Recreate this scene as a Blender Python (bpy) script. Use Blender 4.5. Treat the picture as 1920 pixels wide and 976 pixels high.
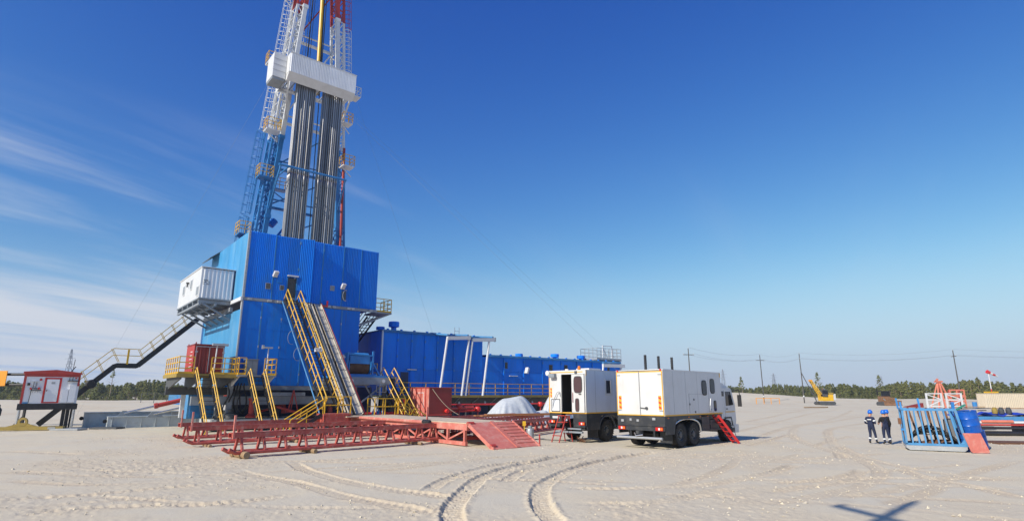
import bpy, math, random
import numpy as np
from mathutils import Vector, Matrix
random.seed(7); rng = np.random.default_rng(11)
for o in list(bpy.data.objects): bpy.data.objects.remove(o)
SC = bpy.context.scene; COL = SC.collection; R = math.radians

# ---------------------------------------------------------------- camera, sky, sun, exposure
cam = bpy.data.cameras.new('camera'); cam.sensor_width = 36; cam.lens = 1070/1920*36
cam.clip_start = .1; cam.clip_end = 6000
camo = bpy.data.objects.new('camera', cam); COL.objects.link(camo)
camo.location = (0, 0, 2.72); camo.rotation_euler = (R(90)+math.atan(251/1070), 0, 0)
SC.camera = camo
SUN_HEAD, SUN_EL = 45.5, 34.0           # heading the light travels to (clockwise from +Y), elevation
W = bpy.data.worlds.new('World'); SC.world = W; W.use_nodes = True
def build_world():
    nt = W.node_tree; N = nt.nodes; L = nt.links; N.clear()
    out = N.new('ShaderNodeOutputWorld'); bg = N.new('ShaderNodeBackground')
    sky = N.new('ShaderNodeTexSky'); sky.sky_type = 'NISHITA'; sky.sun_disc = False
    sky.sun_elevation = R(SUN_EL); sky.sun_rotation = R(SUN_HEAD+180)
    sky.altitude = 100; sky.air_density = 1.2; sky.dust_density = .25; sky.ozone_density = 3.0
    # deep polarised blue: one response curve per channel over the whole sky
    sc_ = N.new('ShaderNodeSeparateColor'); L.new(sky.outputs[0], sc_.inputs[0]); cc = N.new('ShaderNodeCombineColor')
    for i, (g, k, c) in enumerate(SKY_CURVE):        # y = z/(1+z/c), z = k*x^g
        p = N.new('ShaderNodeMath'); p.operation = 'POWER'; L.new(sc_.outputs[i], p.inputs[0]); p.inputs[1].default_value = g
        q = N.new('ShaderNodeMath'); q.operation = 'MULTIPLY'; L.new(p.outputs[0], q.inputs[0]); q.inputs[1].default_value = k
        d = N.new('ShaderNodeMath'); d.operation = 'MULTIPLY_ADD'; L.new(q.outputs[0], d.inputs[0]); d.inputs[1].default_value = 1/c; d.inputs[2].default_value = 1
        e = N.new('ShaderNodeMath'); e.operation = 'DIVIDE'; L.new(q.outputs[0], e.inputs[0]); L.new(d.outputs[0], e.inputs[1]); L.new(e.outputs[0], cc.inputs[i])
    tc = N.new('ShaderNodeTexCoord'); sep = N.new('ShaderNodeSeparateXYZ'); L.new(tc.outputs['Generated'], sep.inputs[0])
    def math_(op, a, b=None, clamp=False):
        n = N.new('ShaderNodeMath'); n.operation = op; n.use_clamp = clamp
        for i, q in enumerate((a, b)):
            if q is None: continue
            if isinstance(q, (int, float)): n.inputs[i].default_value = q
            else: L.new(q, n.inputs[i])
        return n.outputs[0]
    def ramp(x, a, b, lo=0., hi=1.):
        n = N.new('ShaderNodeMapRange'); n.interpolation_type = 'SMOOTHSTEP'
        n.inputs[1].default_value = a; n.inputs[2].default_value = b; n.inputs[3].default_value = lo; n.inputs[4].default_value = hi
        L.new(x, n.inputs[0]); return n.outputs[0]
    zz = math_('MAXIMUM', sep.outputs[2], .02)
    den = math_('ADD', zz, .10)
    px = math_('DIVIDE', sep.outputs[0], den); py = math_('DIVIDE', sep.outputs[1], den)
    cb = N.new('ShaderNodeCombineXYZ'); L.new(px, cb.inputs[0]); L.new(py, cb.inputs[1])
    # cirrus streaks lie across the view from upper left to lower right
    mp = N.new('ShaderNodeMapping'); mp.vector_type = 'TEXTURE'; mp.inputs['Rotation'].default_value = (0, 0, R(CL_ROT)); mp.inputs['Scale'].default_value = (3.6, .8, 1)
    L.new(cb.outputs[0], mp.inputs[0])
    n1 = N.new('ShaderNodeTexNoise'); n1.inputs['Scale'].default_value = 1.4; n1.inputs['Detail'].default_value = 9; n1.inputs['Roughness'].default_value = .58
    n1.inputs['Distortion'].default_value = .35
    L.new(mp.outputs[0], n1.inputs['Vector'])
    n2 = N.new('ShaderNodeTexNoise'); n2.inputs['Scale'].default_value = .45; n2.inputs['Detail'].default_value = 2
    L.new(cb.outputs[0], n2.inputs['Vector'])
    m = math_('ADD', math_('MULTIPLY', n1.outputs[0], .8), math_('MULTIPLY', n2.outputs[0], .35))
    # denser towards the west (left) and the horizon
    west = ramp(sep.outputs[0], .05, -.60)
    low = ramp(sep.outputs[2], .215, .12)
    streak = math_('MULTIPLY', math_('MULTIPLY', ramp(m, .525, .74), ramp(sep.outputs[2], .43, .29)), math_('ADD', math_('MULTIPLY', west, .52), .04))
    bank = math_('MULTIPLY', ramp(math_('ADD', m, math_('MULTIPLY', low, .30)), .66, .92), math_('MULTIPLY', west, low))
    dens = math_('MAXIMUM', streak, bank)
    # thin veil of haze near the horizon, stronger in the west
    veil = math_('MULTIPLY', ramp(sep.outputs[2], .24, .0), math_('ADD', math_('MULTIPLY', west, .2), .75), True)
    def mixc(f, a_, c_):
        mx = N.new('ShaderNodeMix'); mx.data_type = 'RGBA'; L.new(f, mx.inputs[0]); L.new(a_, mx.inputs[6]); mx.inputs[7].default_value = c_; return mx.outputs[2]
    col = mixc(dens, mixc(veil, cc.outputs[0], VEIL_COL), CLOUD_COL)
    L.new(col, bg.inputs[0]); bg.inputs[1].default_value = SKY_STR
    L.new(bg.outputs[0], out.inputs[0])
SKY_CURVE = ((2.088, .145, 10.), (1.638, .267, 14.), (.875, 1.05, 20.)); VEIL_COL = (1.85, 2.7, 4.2, 1)
CL_ROT = 60; CLOUD_COL = (3.5, 3.75, 4.2, 1); SKY_STR = .14
build_world()
sl = bpy.data.lights.new('sun', 'SUN'); sl.energy = 3.8; sl.angle = R(.53); sl.color = (1, .93, .81)
so = bpy.data.objects.new('sun', sl); COL.objects.link(so); so.location = (-60, -60, 60)
_h, _e = R(SUN_HEAD), R(SUN_EL)
so.rotation_euler = Vector((math.sin(_h)*math.cos(_e), math.cos(_h)*math.cos(_e), -math.sin(_e))).to_track_quat('-Z', 'Y').to_euler()
SC.view_settings.view_transform = 'Standard'; SC.view_settings.look = 'None'; SC.view_settings.exposure = .42; SC.view_settings.gamma = 1
SC.render.engine = 'CYCLES'

# ---------------------------------------------------------------- materials
MATS = {}
def mat(n, c, r=.55, m=0., var=.10, sc=1.5, dirt=None, da=.0, dsc=2.5, bump=0., bsc=30., coat=0., rnd=.06, stretch=None, grime=0.):
    mt = bpy.data.materials.new(n); mt.use_nodes = True; nt = mt.node_tree; N = nt.nodes; L = nt.links
    b = N['Principled BSDF']; b.inputs['Roughness'].default_value = r; b.inputs['Metallic'].default_value = m
    if n in ('blue_sheet', 'blue_module', 'blue_sheet_sunlit'): b.inputs['Specular IOR Level'].default_value = .22
    if coat: b.inputs['Coat Weight'].default_value = coat; b.inputs['Coat Roughness'].default_value = .15
    tc = N.new('ShaderNodeTexCoord'); vec = tc.outputs['Object']
    if stretch:
        mp = N.new('ShaderNodeMapping'); mp.inputs['Scale'].default_value = stretch; L.new(vec, mp.inputs[0]); vec2 = mp.outputs[0]
    else: vec2 = vec
    no = N.new('ShaderNodeTexNoise'); no.inputs['Scale'].default_value = sc; no.inputs['Detail'].default_value = 6; no.inputs['Roughness'].default_value = .65
    L.new(vec2, no.inputs['Vector'])
    oi = N.new('ShaderNodeObjectInfo')
    mr = N.new('ShaderNodeMapRange'); mr.inputs[1].default_value = .3; mr.inputs[2].default_value = .7; mr.inputs[3].default_value = 1-var; mr.inputs[4].default_value = 1+var
    L.new(no.outputs[0], mr.inputs[0])
    ma = N.new('ShaderNodeMath'); ma.operation = 'MULTIPLY_ADD'; L.new(oi.outputs['Random'], ma.inputs[0]); ma.inputs[1].default_value = 2*rnd; ma.inputs[2].default_value = 1-rnd
    mm = N.new('ShaderNodeMath'); mm.operation = 'MULTIPLY'; L.new(mr.outputs[0], mm.inputs[0]); L.new(ma.outputs[0], mm.inputs[1])
    vm = N.new('ShaderNodeVectorMath'); vm.operation = 'SCALE'; vm.inputs[0].default_value = c[:3]; L.new(mm.outputs[0], vm.inputs['Scale'])
    col = vm.outputs[0]
    if dirt:
        n3 = N.new('ShaderNodeTexNoise'); n3.inputs['Scale'].default_value = dsc; n3.inputs['Detail'].default_value = 9; n3.inputs['Roughness'].default_value = .7
        L.new(vec2, n3.inputs['Vector'])
        m3 = N.new('ShaderNodeMapRange'); m3.inputs[1].default_value = .5; m3.inputs[2].default_value = .72; m3.inputs[3].default_value = 0; m3.inputs[4].default_value = da
        L.new(n3.outputs[0], m3.inputs[0])
        mx = N.new('ShaderNodeMix'); mx.data_type = 'RGBA'; L.new(m3.outputs[0], mx.inputs[0]); L.new(col, mx.inputs[6]); mx.inputs[7].default_value = (*dirt, 1)
        col = mx.outputs[2]
    if grime:       # vertical runs of dirt and rust
        mg = N.new('ShaderNodeMapping'); mg.inputs['Scale'].default_value = (5, 5, .22); L.new(vec, mg.inputs[0])
        ng = N.new('ShaderNodeTexNoise'); ng.inputs['Scale'].default_value = 1.6; ng.inputs['Detail'].default_value = 7; ng.inputs['Roughness'].default_value = .75; L.new(mg.outputs[0], ng.inputs['Vector'])
        g2 = N.new('ShaderNodeMapRange'); g2.inputs[1].default_value = .54; g2.inputs[2].default_value = .74; g2.inputs[3].default_value = 0; g2.inputs[4].default_value = grime; L.new(ng.outputs[0], g2.inputs[0])
        gx = N.new('ShaderNodeMix'); gx.data_type = 'RGBA'; L.new(g2.outputs[0], gx.inputs[0]); L.new(col, gx.inputs[6]); gx.inputs[7].default_value = (.10, .085, .075, 1); col = gx.outputs[2]
    L.new(col, b.inputs['Base Color'])
    if bump:
        n4 = N.new('ShaderNodeTexNoise'); n4.inputs['Scale'].default_value = bsc; n4.inputs['Detail'].default_value = 5; L.new(vec, n4.inputs['Vector'])
        bp = N.new('ShaderNodeBump'); bp.inputs['Strength'].default_value = bump; bp.inputs['Distance'].default_value = .02
        L.new(n4.outputs[0], bp.inputs['Height']); L.new(bp.outputs[0], b.inputs['Normal'])
    MATS[n] = mt; return mt
RUST = (.16, .07, .035); DUST = (.42, .36, .29)
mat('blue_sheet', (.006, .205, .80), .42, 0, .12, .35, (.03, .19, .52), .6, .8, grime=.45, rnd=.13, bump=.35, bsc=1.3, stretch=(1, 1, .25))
mat('blue_sheet_sunlit', (.055, .27, .52), .45, 0, .10, .4, (.20, .40, .56), .6, .7, grime=.3, bump=.3, bsc=1.3, stretch=(1, 1, .3))  # same paint as the blue sheet, paled to stand for direct sun
mat('blue_module', (.005, .19, .76), .4, 0, .12, .4, (.02, .16, .46), .6, .9, grime=.45, rnd=.13, bump=.35, bsc=1.3, stretch=(1, 1, .3))
mat('blue_steel', (.03, .21, .52), .42, 0, .15, 2, RUST, .25, 4)
mat('blue_light', (.06, .24, .48), .5, 0, .15, 2, (.24, .26, .26), .5, 3, grime=.3)
mat('blue_drum', (.006, .10, .48), .3, 0, .15, 3, (.10, .2, .4), .3, 5)
mat('navy_dark', (.012, .03, .09), .5, 0, .2, 1, (.02, .02, .02), .5, 2)
mat('white_paint', (.63, .64, .65), .4, 0, .06, 1, (.45, .42, .38), .25, 1.6)
mat('white_sheet', (.66, .69, .73), .45, 0, .07, .8, (.45, .45, .45), .35, 1.2, stretch=(1, 1, .3))
mat('cabin_white_lifted', (.82, .83, .85), .45, 0, .05, 1, (.5, .5, .5), .2, 2)  # white lifted on the cabin front to make up for its shade
mat('wind_sheet', (.82, .84, .87), .5, 0, .06, 1, (.5, .5, .5), .3, 2)  # front sheets whitened to stand in for grazing sun on the ribs
mat('white_steel', (.68, .70, .72), .4, 0, .08, 2, RUST, .12, 5)
mat('truck_white', (.64, .64, .63), .3, 0, .04, 1, (.50, .45, .38), .28, 1.2, coat=.3, rnd=.02, grime=.10)
mat('truck_dark', (.030, .033, .038), .45, 0, .2, 2, (.13, .115, .095), .55, 2)
mat('yellow', (.74, .43, .02), .45, 0, .14, 3, (.25, .13, .03), .35, 6)
mat('yellow_dark', (.33, .235, .05), .6, 0, .2, 2, (.12, .09, .05), .6, 4, bump=.3)
mat('orange', (.75, .30, .02), .5)
mat('red_paint', (.45, .045, .035), .5, 0, .15, 1.2, (.30, .10, .08), .4, 2.5)
mat('red_rack', (.44, .075, .055), .55, 0, .25, 1.5, (.50, .30, .24), .75, 4, grime=.45)
mat('red_pale', (.58, .17, .13), .65, 0, .15, 2, (.52, .38, .30), .8, 2.0, bump=.2, grime=.2)
mat('red_dull', (.25, .028, .022), .5, 0, .15, 1, (.16, .03, .02), .4, 2, stretch=(1, 1, .3))
mat('red_bright', (.62, .03, .025), .4, 0, .12, 2)
mat('salmon', (.62, .19, .12), .55, 0, .12, 3)
mat('mast_red', (.38, .045, .03), .45, 0, .15, 3, (.25, .06, .04), .3, 4)
mat('black_steel', (.018, .018, .020), .5, 0, .3, 2, (.07, .06, .05), .4, 4)
mat('grey_steel', (.26, .29, .32), .5, .1, .15, 1.2, (.20, .15, .11), .45, 2.2)
mat('grey_skid', (.47, .50, .50), .5, .1, .12, .8, (.24, .20, .15), .45, 1.5)
mat('dark_grey', (.08, .085, .09), .55, .1, .2, 2, (.12, .09, .06), .5, 3)
mat('galv', (.42, .43, .44), .4, .4, .1, 3)
mat('pipe_steel', (.30, .30, .31), .36, .55, .35, .8, (.20, .14, .09), .35, 1.2, rnd=.35, stretch=(2, 2, .12))
mat('pipe_dark', (.05, .05, .055), .4, .6, .2, 1)
mat('rust', (.17, .075, .035), .8, .0, .35, 3, (.07, .035, .02), .6, 5, bump=.5)
mat('cable', (.05, .047, .042), .6, .3, .3, 6, (.10, .07, .045), .5, 8)
mat('ramp_plate', (.46, .42, .35), .6, 0, .15, 1.2, (.30, .24, .18), .5, 3)
mat('deck_wood', (.58, .47, .34), .75, 0, .2, 2, (.32, .24, .17), .5, 4, bump=.3)
mat('wood', (.33, .22, .12), .8, 0, .25, 3, (.18, .12, .07), .5, 5, bump=.5)
mat('wood_pale', (.47, .38, .26), .8, 0, .2, 3, (.30, .22, .14), .4, 5)
mat('plank_rust', (.36, .155, .06), .75, 0, .2, 1, (.22, .09, .04), .5, 2)
mat('tarp_grey', (.52, .55, .57), .55, 0, .10, 2, (.34, .36, .37), .4, 3, bump=.6, bsc=5)
mat('tarp_blue', (.03, .06, .42), .4, 0, .15, 3)
mat('rubber', (.020, .019, .018), .8, 0, .2, 5, (.13, .115, .09), .55, 4)
mat('glass_dark', (.012, .014, .018), .06, 0, .0, 1, rnd=0)
mat('glass_brown', (.085, .045, .045), .08, 0, .1, 1, rnd=0)
mat('lamp_red', (.55, .015, .012), .2, 0, .05, 5)
mat('lamp_orange', (.72, .20, .02), .25, 0, .05, 5)
mat('lamp_white', (.7, .7, .68), .2)
mat('reflect_yellow', (.78, .42, .03), .4, 0, .05, 5)
mat('reflect_red', (.62, .04, .02), .4)
mat('chrome', (.62, .62, .62), .25, .8, .1, 5)
mat('beige_container', (.60, .52, .40), .6, 0, .06, .8, (.45, .38, .28), .3, 1.5)
mat('skin', (.55, .30, .21), .5)
mat('overall_navy', (.014, .022, .060), .8, 0, .25, 9)
mat('shirt_black', (.012, .012, .014), .85, 0, .2, 9)
mat('helmet_blue', (.015, .15, .62), .25)
mat('boot', (.03, .024, .018), .7)
mat('reflective', (.68, .70, .70), .4)
mat('pole_wood', (.085, .080, .072), .85, 0, .2, 2)
mat('dozer_rust', (.23, .12, .06), .7, 0, .3, 2, (.12, .07, .045), .6, 3)
mat('pylon', (.24, .27, .31), .5)
mat('green', (.04, .25, .16), .5)
mat('interior', (.16, .15, .14), .7)
mat('rope', (.52, .42, .30), .9)
def mat_leaf(n, c1, c2, sc):
    mt = bpy.data.materials.new(n); mt.use_nodes = True; nt = mt.node_tree; N = nt.nodes; L = nt.links
    b = N['Principled BSDF']; b.inputs['Roughness'].default_value = .7
    g = N.new('ShaderNodeTexCoord'); no = N.new('ShaderNodeTexNoise'); no.inputs['Scale'].default_value = sc; no.inputs['Detail'].default_value = 4
    L.new(g.outputs['Object'], no.inputs['Vector'])
    gi = N.new('ShaderNodeNewGeometry'); mr = N.new('ShaderNodeMapRange'); mr.inputs[1].default_value = .3; mr.inputs[2].default_value = .7; L.new(no.outputs[0], mr.inputs[0])
    ad = N.new('ShaderNodeMath'); ad.operation = 'MULTIPLY_ADD'; L.new(gi.outputs['Random Per Island'], ad.inputs[0]); ad.inputs[1].default_value = .5; L.new(mr.outputs[0], ad.inputs[2]); 
    a2 = N.new('ShaderNodeMath'); a2.operation = 'MULTIPLY'; L.new(ad.outputs[0], a2.inputs[0]); a2.inputs[1].default_value = .66
    mx = N.new('ShaderNodeMix'); mx.data_type = 'RGBA'; L.new(a2.outputs[0], mx.inputs[0]); mx.inputs[6].default_value = (*c1, 1); mx.inputs[7].default_value = (*c2, 1)
    L.new(mx.outputs[2], b.inputs['Base Color'])
    tr = N.new('ShaderNodeBsdfTranslucent'); L.new(mx.outputs[2], tr.inputs[0]); ms = N.new('ShaderNodeMixShader'); ms.inputs[0].default_value = .45
    L.new(b.outputs[0], ms.inputs[1]); L.new(tr.outputs[0], ms.inputs[2]); L.new(ms.outputs[0], N['Material Output'].inputs[0]); MATS[n] = mt
mat_leaf('pine_foliage', (.13, .16, .038), (.30, .285, .085), .05)
mat('pine_bark', (.30, .22, .16), .9, 0, .3, 1)

# ---------------------------------------------------------------- mesh helpers
class MB:
    def __init__(s): s.v = []; s.f = []; s.m = []; s.mi = 0
    def add(s, vs, fs):
        b = len(s.v); s.v += [tuple(v) for v in vs]; s.f += [tuple(b+i for i in f) for f in fs]; s.m += [s.mi]*len(fs); return s
    def box(s, x0, y0, z0, x1, y1, z1):
        x0, x1 = min(x0, x1), max(x0, x1); y0, y1 = min(y0, y1), max(y0, y1); z0, z1 = min(z0, z1), max(z0, z1)
        return s.add([(x0,y0,z0),(x1,y0,z0),(x1,y1,z0),(x0,y1,z0),(x0,y0,z1),(x1,y0,z1),(x1,y1,z1),(x0,y1,z1)],
                     [(0,3,2,1),(4,5,6,7),(0,1,5,4),(1,2,6,5),(2,3,7,6),(3,0,4,7)])
    def bar(s, p, q, w=.1, h=None, up=(0,0,1)):
        p, q, up = Vector(p), Vector(q), Vector(up); d = (q-p).normalized(); h = w if h is None else h
        a = d.cross(up)
        if a.length < 1e-3: a = d.cross(Vector((0,1,0)))
        a.normalize(); b = a.cross(d); a *= w/2; b *= h/2
        vs = [p-a-b, p+a-b, p+a+b, p-a+b, q-a-b, q+a-b, q+a+b, q-a+b]
        return s.add(vs, [(0,3,2,1),(4,5,6,7),(0,1,5,4),(1,2,6,5),(2,3,7,6),(3,0,4,7)])
    def tube(s, p, q, r=.03, n=8, r2=None, cap=True):
        p, q = Vector(p), Vector(q); d = (q-p).normalized(); r2 = r if r2 is None else r2
        a = d.cross(Vector((0,0,1)))
        if a.length < 1e-3: a = Vector((1,0,0))
        a.normalize(); b = d.cross(a)
        vs = []
        for c, rr in ((p, r), (q, r2)):
            for k in range(n):
                t = 2*math.pi*k/n; vs.append(c + (a*math.cos(t) + b*math.sin(t))*rr)
        fs = [(k, (k+1) % n, n+(k+1) % n, n+k) for k in range(n)]
        if cap: fs += [tuple(range(n))[::-1], tuple(range(n, 2*n))]
        return s.add(vs, fs)
    def path(s, pts, r=.03, n=6):
        for a, b in zip(pts[:-1], pts[1:]): s.tube(a, b, r, n)
        return s
    def prism(s, poly, a, b, axis='y'):
        """polygon (list of 2d points) extruded along axis from a to b"""
        n = len(poly)
        def P(p, t): return {'y': (p[0], t, p[1]), 'x': (t, p[0], p[1]), 'z': (p[0], p[1], t)}[axis]
        vs = [P(p, a) for p in poly] + [P(p, b) for p in poly]
        return s.add(vs, [tuple(range(n))[::-1], tuple(range(n, 2*n))] + [(k, (k+1) % n, n+(k+1) % n, n+k) for k in range(n)])
    def lathe(s, prof, c=(0,0,0), n=20, axis='z', cap=True):
        vs = []; m = len(prof)
        for r, z in prof:
            for k in range(n):
                t = 2*math.pi*k/n; x, y = r*math.cos(t), r*math.sin(t)
                p = {'z': (x, y, z), 'y': (x, z, y), 'x': (z, x, y)}[axis]
                vs.append((c[0]+p[0], c[1]+p[1], c[2]+p[2]))
        fs = [(i*n+k, i*n+(k+1) % n, (i+1)*n+(k+1) % n, (i+1)*n+k) for i in range(m-1) for k in range(n)]
        if cap: fs += [tuple(range(n))[::-1], tuple(range((m-1)*n, m*n))]
        return s.add(vs, fs)
    def corr(s, p, q, z0, z1, pitch=.18, depth=.045, th=.03, nrm=None):
        """corrugated sheet from p to q (2d), ribs standing out to the right of p>q"""
        p, q = Vector(p), Vector(q); d = q-p; Ln = d.length; d /= Ln; n = Vector((d[1], -d[0]))
        k = max(1, round(Ln/pitch)); w = Ln/k; pr = []
        for i in range(k):
            t = i*w; pr += [(t, 0), (t+w*.36, 0), (t+w*.54, depth), (t+w*.84, depth)]
        pr.append((Ln, 0)); m = len(pr)
        front = [p+d*t+n*o for t, o in pr]; back = [p-n*th, q-n*th]
        vs = [(f.x, f.y, z0) for f in front]+[(f.x, f.y, z1) for f in front]+[(back[0].x, back[0].y, z0), (back[1].x, back[1].y, z0), (back[0].x, back[0].y, z1), (back[1].x, back[1].y, z1)]
        fs = [(i, i+1, m+i+1, m+i) for i in range(m-1)]
        fs += [(2*m, 2*m+2, 2*m+3, 2*m+1)[::1], (0, m, 2*m+2, 2*m), (m-1, 2*m+1, 2*m+3, 2*m-1), tuple(range(m, 2*m))+(2*m+3, 2*m+2), tuple(range(m))[::-1]+(2*m, 2*m+1)]
        return s.add(vs, fs)
OFF = {}
NAMES = {}
def mesh_from(mb, mats, off=(0,0,0), smooth=None, name='mesh'):
    me = bpy.data.meshes.new(name); o = off
    me.from_pydata([(v[0]-o[0], v[1]-o[1], v[2]-o[2]) for v in mb.v], [], mb.f)
    for m in (mats if isinstance(mats, (list, tuple)) else [mats]): me.materials.append(MATS[m])
    if isinstance(mats, (list, tuple)): me.polygons.foreach_set('material_index', mb.m)
    if smooth: me.shade_smooth(); me.set_sharp_from_angle(angle=R(smooth))
    me.validate(); me.update()
    return me
def root_off(p):
    while p is not None and p.name not in OFF: p = p.parent
    return OFF[p.name] if p else (0,0,0)
def part(name, mb, m, parent, smooth=None, label=None, stuff=False):
    o = bpy.data.objects.new(name, mesh_from(mb, m, root_off(parent), smooth, name)); COL.objects.link(o); o.parent = parent
    if label: o['label'] = label
    if stuff: o['kind'] = 'stuff'
    return o
def inst(name, me, parent, loc, rot=(0,0,0), scale=None):
    """a piece that shares its mesh; loc in the thing's authoring coordinates"""
    o = bpy.data.objects.new(name, me); COL.objects.link(o); o.parent = parent; f = root_off(parent)
    o.location = (loc[0]-f[0], loc[1]-f[1], loc[2]-f[2]); o.rotation_euler = rot
    if scale: o.scale = scale
    return o
class Frame:
    def __init__(s, x, y, head, z=0, sx=1.): s.sx = sx; s.o = Vector((x, y, z)); s.a = R(90-head); s.m = Matrix.Rotation(s.a, 3, 'Z')
    def w(s, p): return s.o + s.m @ Vector((p[0]*s.sx, p[1], p[2]))
TF = Frame(-22.3, 46.8, 50.2)           # the rig: x along its front, y into its depth
WF = Frame(0, 0, 90)                     # the world itself
def thing(name, label, cat, base, frame=TF, group=None):
    o = bpy.data.objects.new(name, None); COL.objects.link(o); o.empty_display_size = .3
    o.location = frame.w(base); o.rotation_euler = (0, 0, frame.a); o.scale = (frame.sx, 1, 1); OFF[o.name] = base
    o['label'] = label; o['category'] = cat
    if group: o['group'] = group
    return o
def solo(name, mb, m, label, cat, base, frame=TF, group=None, smooth=None, kind=None):
    o = bpy.data.objects.new(name, mesh_from(mb, m, base, smooth, name)); COL.objects.link(o)
    o.location = frame.w(base); o.rotation_euler = (0, 0, frame.a); o.scale = (frame.sx, 1, 1); OFF[o.name] = base
    if kind: o['kind'] = kind
    if label: o['label'] = label
    if cat: o['category'] = cat
    if group: o['group'] = group
    return o
_POST = {}
def post_mesh(h, r, m):
    k = (round(h, 2), r, m)
    if k not in _POST: _POST[k] = mesh_from(MB().box(-r, -r, 0, r, r, h), m, name='post')
    return _POST[k]
def railing(parent, pts, h=1.1, sp=1.2, m='yellow', r=.03, mid=2, toe=True, toe_h=.15):
    """handrail along pts (floor points), each post a piece of its own"""
    mb = MB()
    for a, b in zip(pts[:-1], pts[1:]):
        for k in range(mid+1):
            z = h*(k+1)/(mid+1); mb.bar((a[0], a[1], a[2]+z), (b[0], b[1], b[2]+z), 2*r)
        if toe: mb.bar((a[0], a[1], a[2]+toe_h/2+.01), (b[0], b[1], b[2]+toe_h/2+.01), .012, toe_h)
    part('handrail', mb, m, parent)
    for i, (a, b) in enumerate(zip(pts[:-1], pts[1:])):
        A, B = Vector(a), Vector(b); n = max(1, round((B-A).length/sp))
        for k in range(0 if i == 0 else 1, n+1):
            p = A.lerp(B, k/n); inst('post', post_mesh(h, r, m), parent, p)
def stairs(parent, top, bot, width, n, side, ms='black_steel', mr='yellow', rails=True, h=1.0, tread_d=.24, style='perp'):
    """top/bot = centre points, side = unit vector across"""
    T, B, S = Vector(top), Vector(bot), Vector(side); w = S*(width/2); d = (B-T)
    up = S.cross(d).normalized(); up = up if up.z > 0 else -up
    for sg in (-1, 1):
        part('stringer', MB().bar(T+w*sg, B+w*sg, .06, .24, up), ms, parent)
    hd = Vector((d.x, d.y, 0)).normalized(); tm = MB()
    tm.bar(-w*.96, w*.96, tread_d, .035); tme = mesh_from(tm, ms, name='tread')
    for k in range(n): inst('tread', tme, parent, T+d*((k+.5)/n))
    if rails:
        for sg in (-1, 1):
            mb = MB(); o = w*sg*1.04
            off = up*h if style == 'perp' else Vector((0,0,h))
            for t in (.5, 1.): mb.tube(T+o+off*t, B+o+off*t, .042, 6)
            part('handrail', mb, mr, parent)
            L = d.length; m = max(2, round(L/1.25)); pm = MB().tube((0,0,0), off, .036, 6); pme = mesh_from(pm, mr, name='post')
            for k in range(m+1): inst('post', pme, parent, T+o+d*(k/m))

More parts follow.
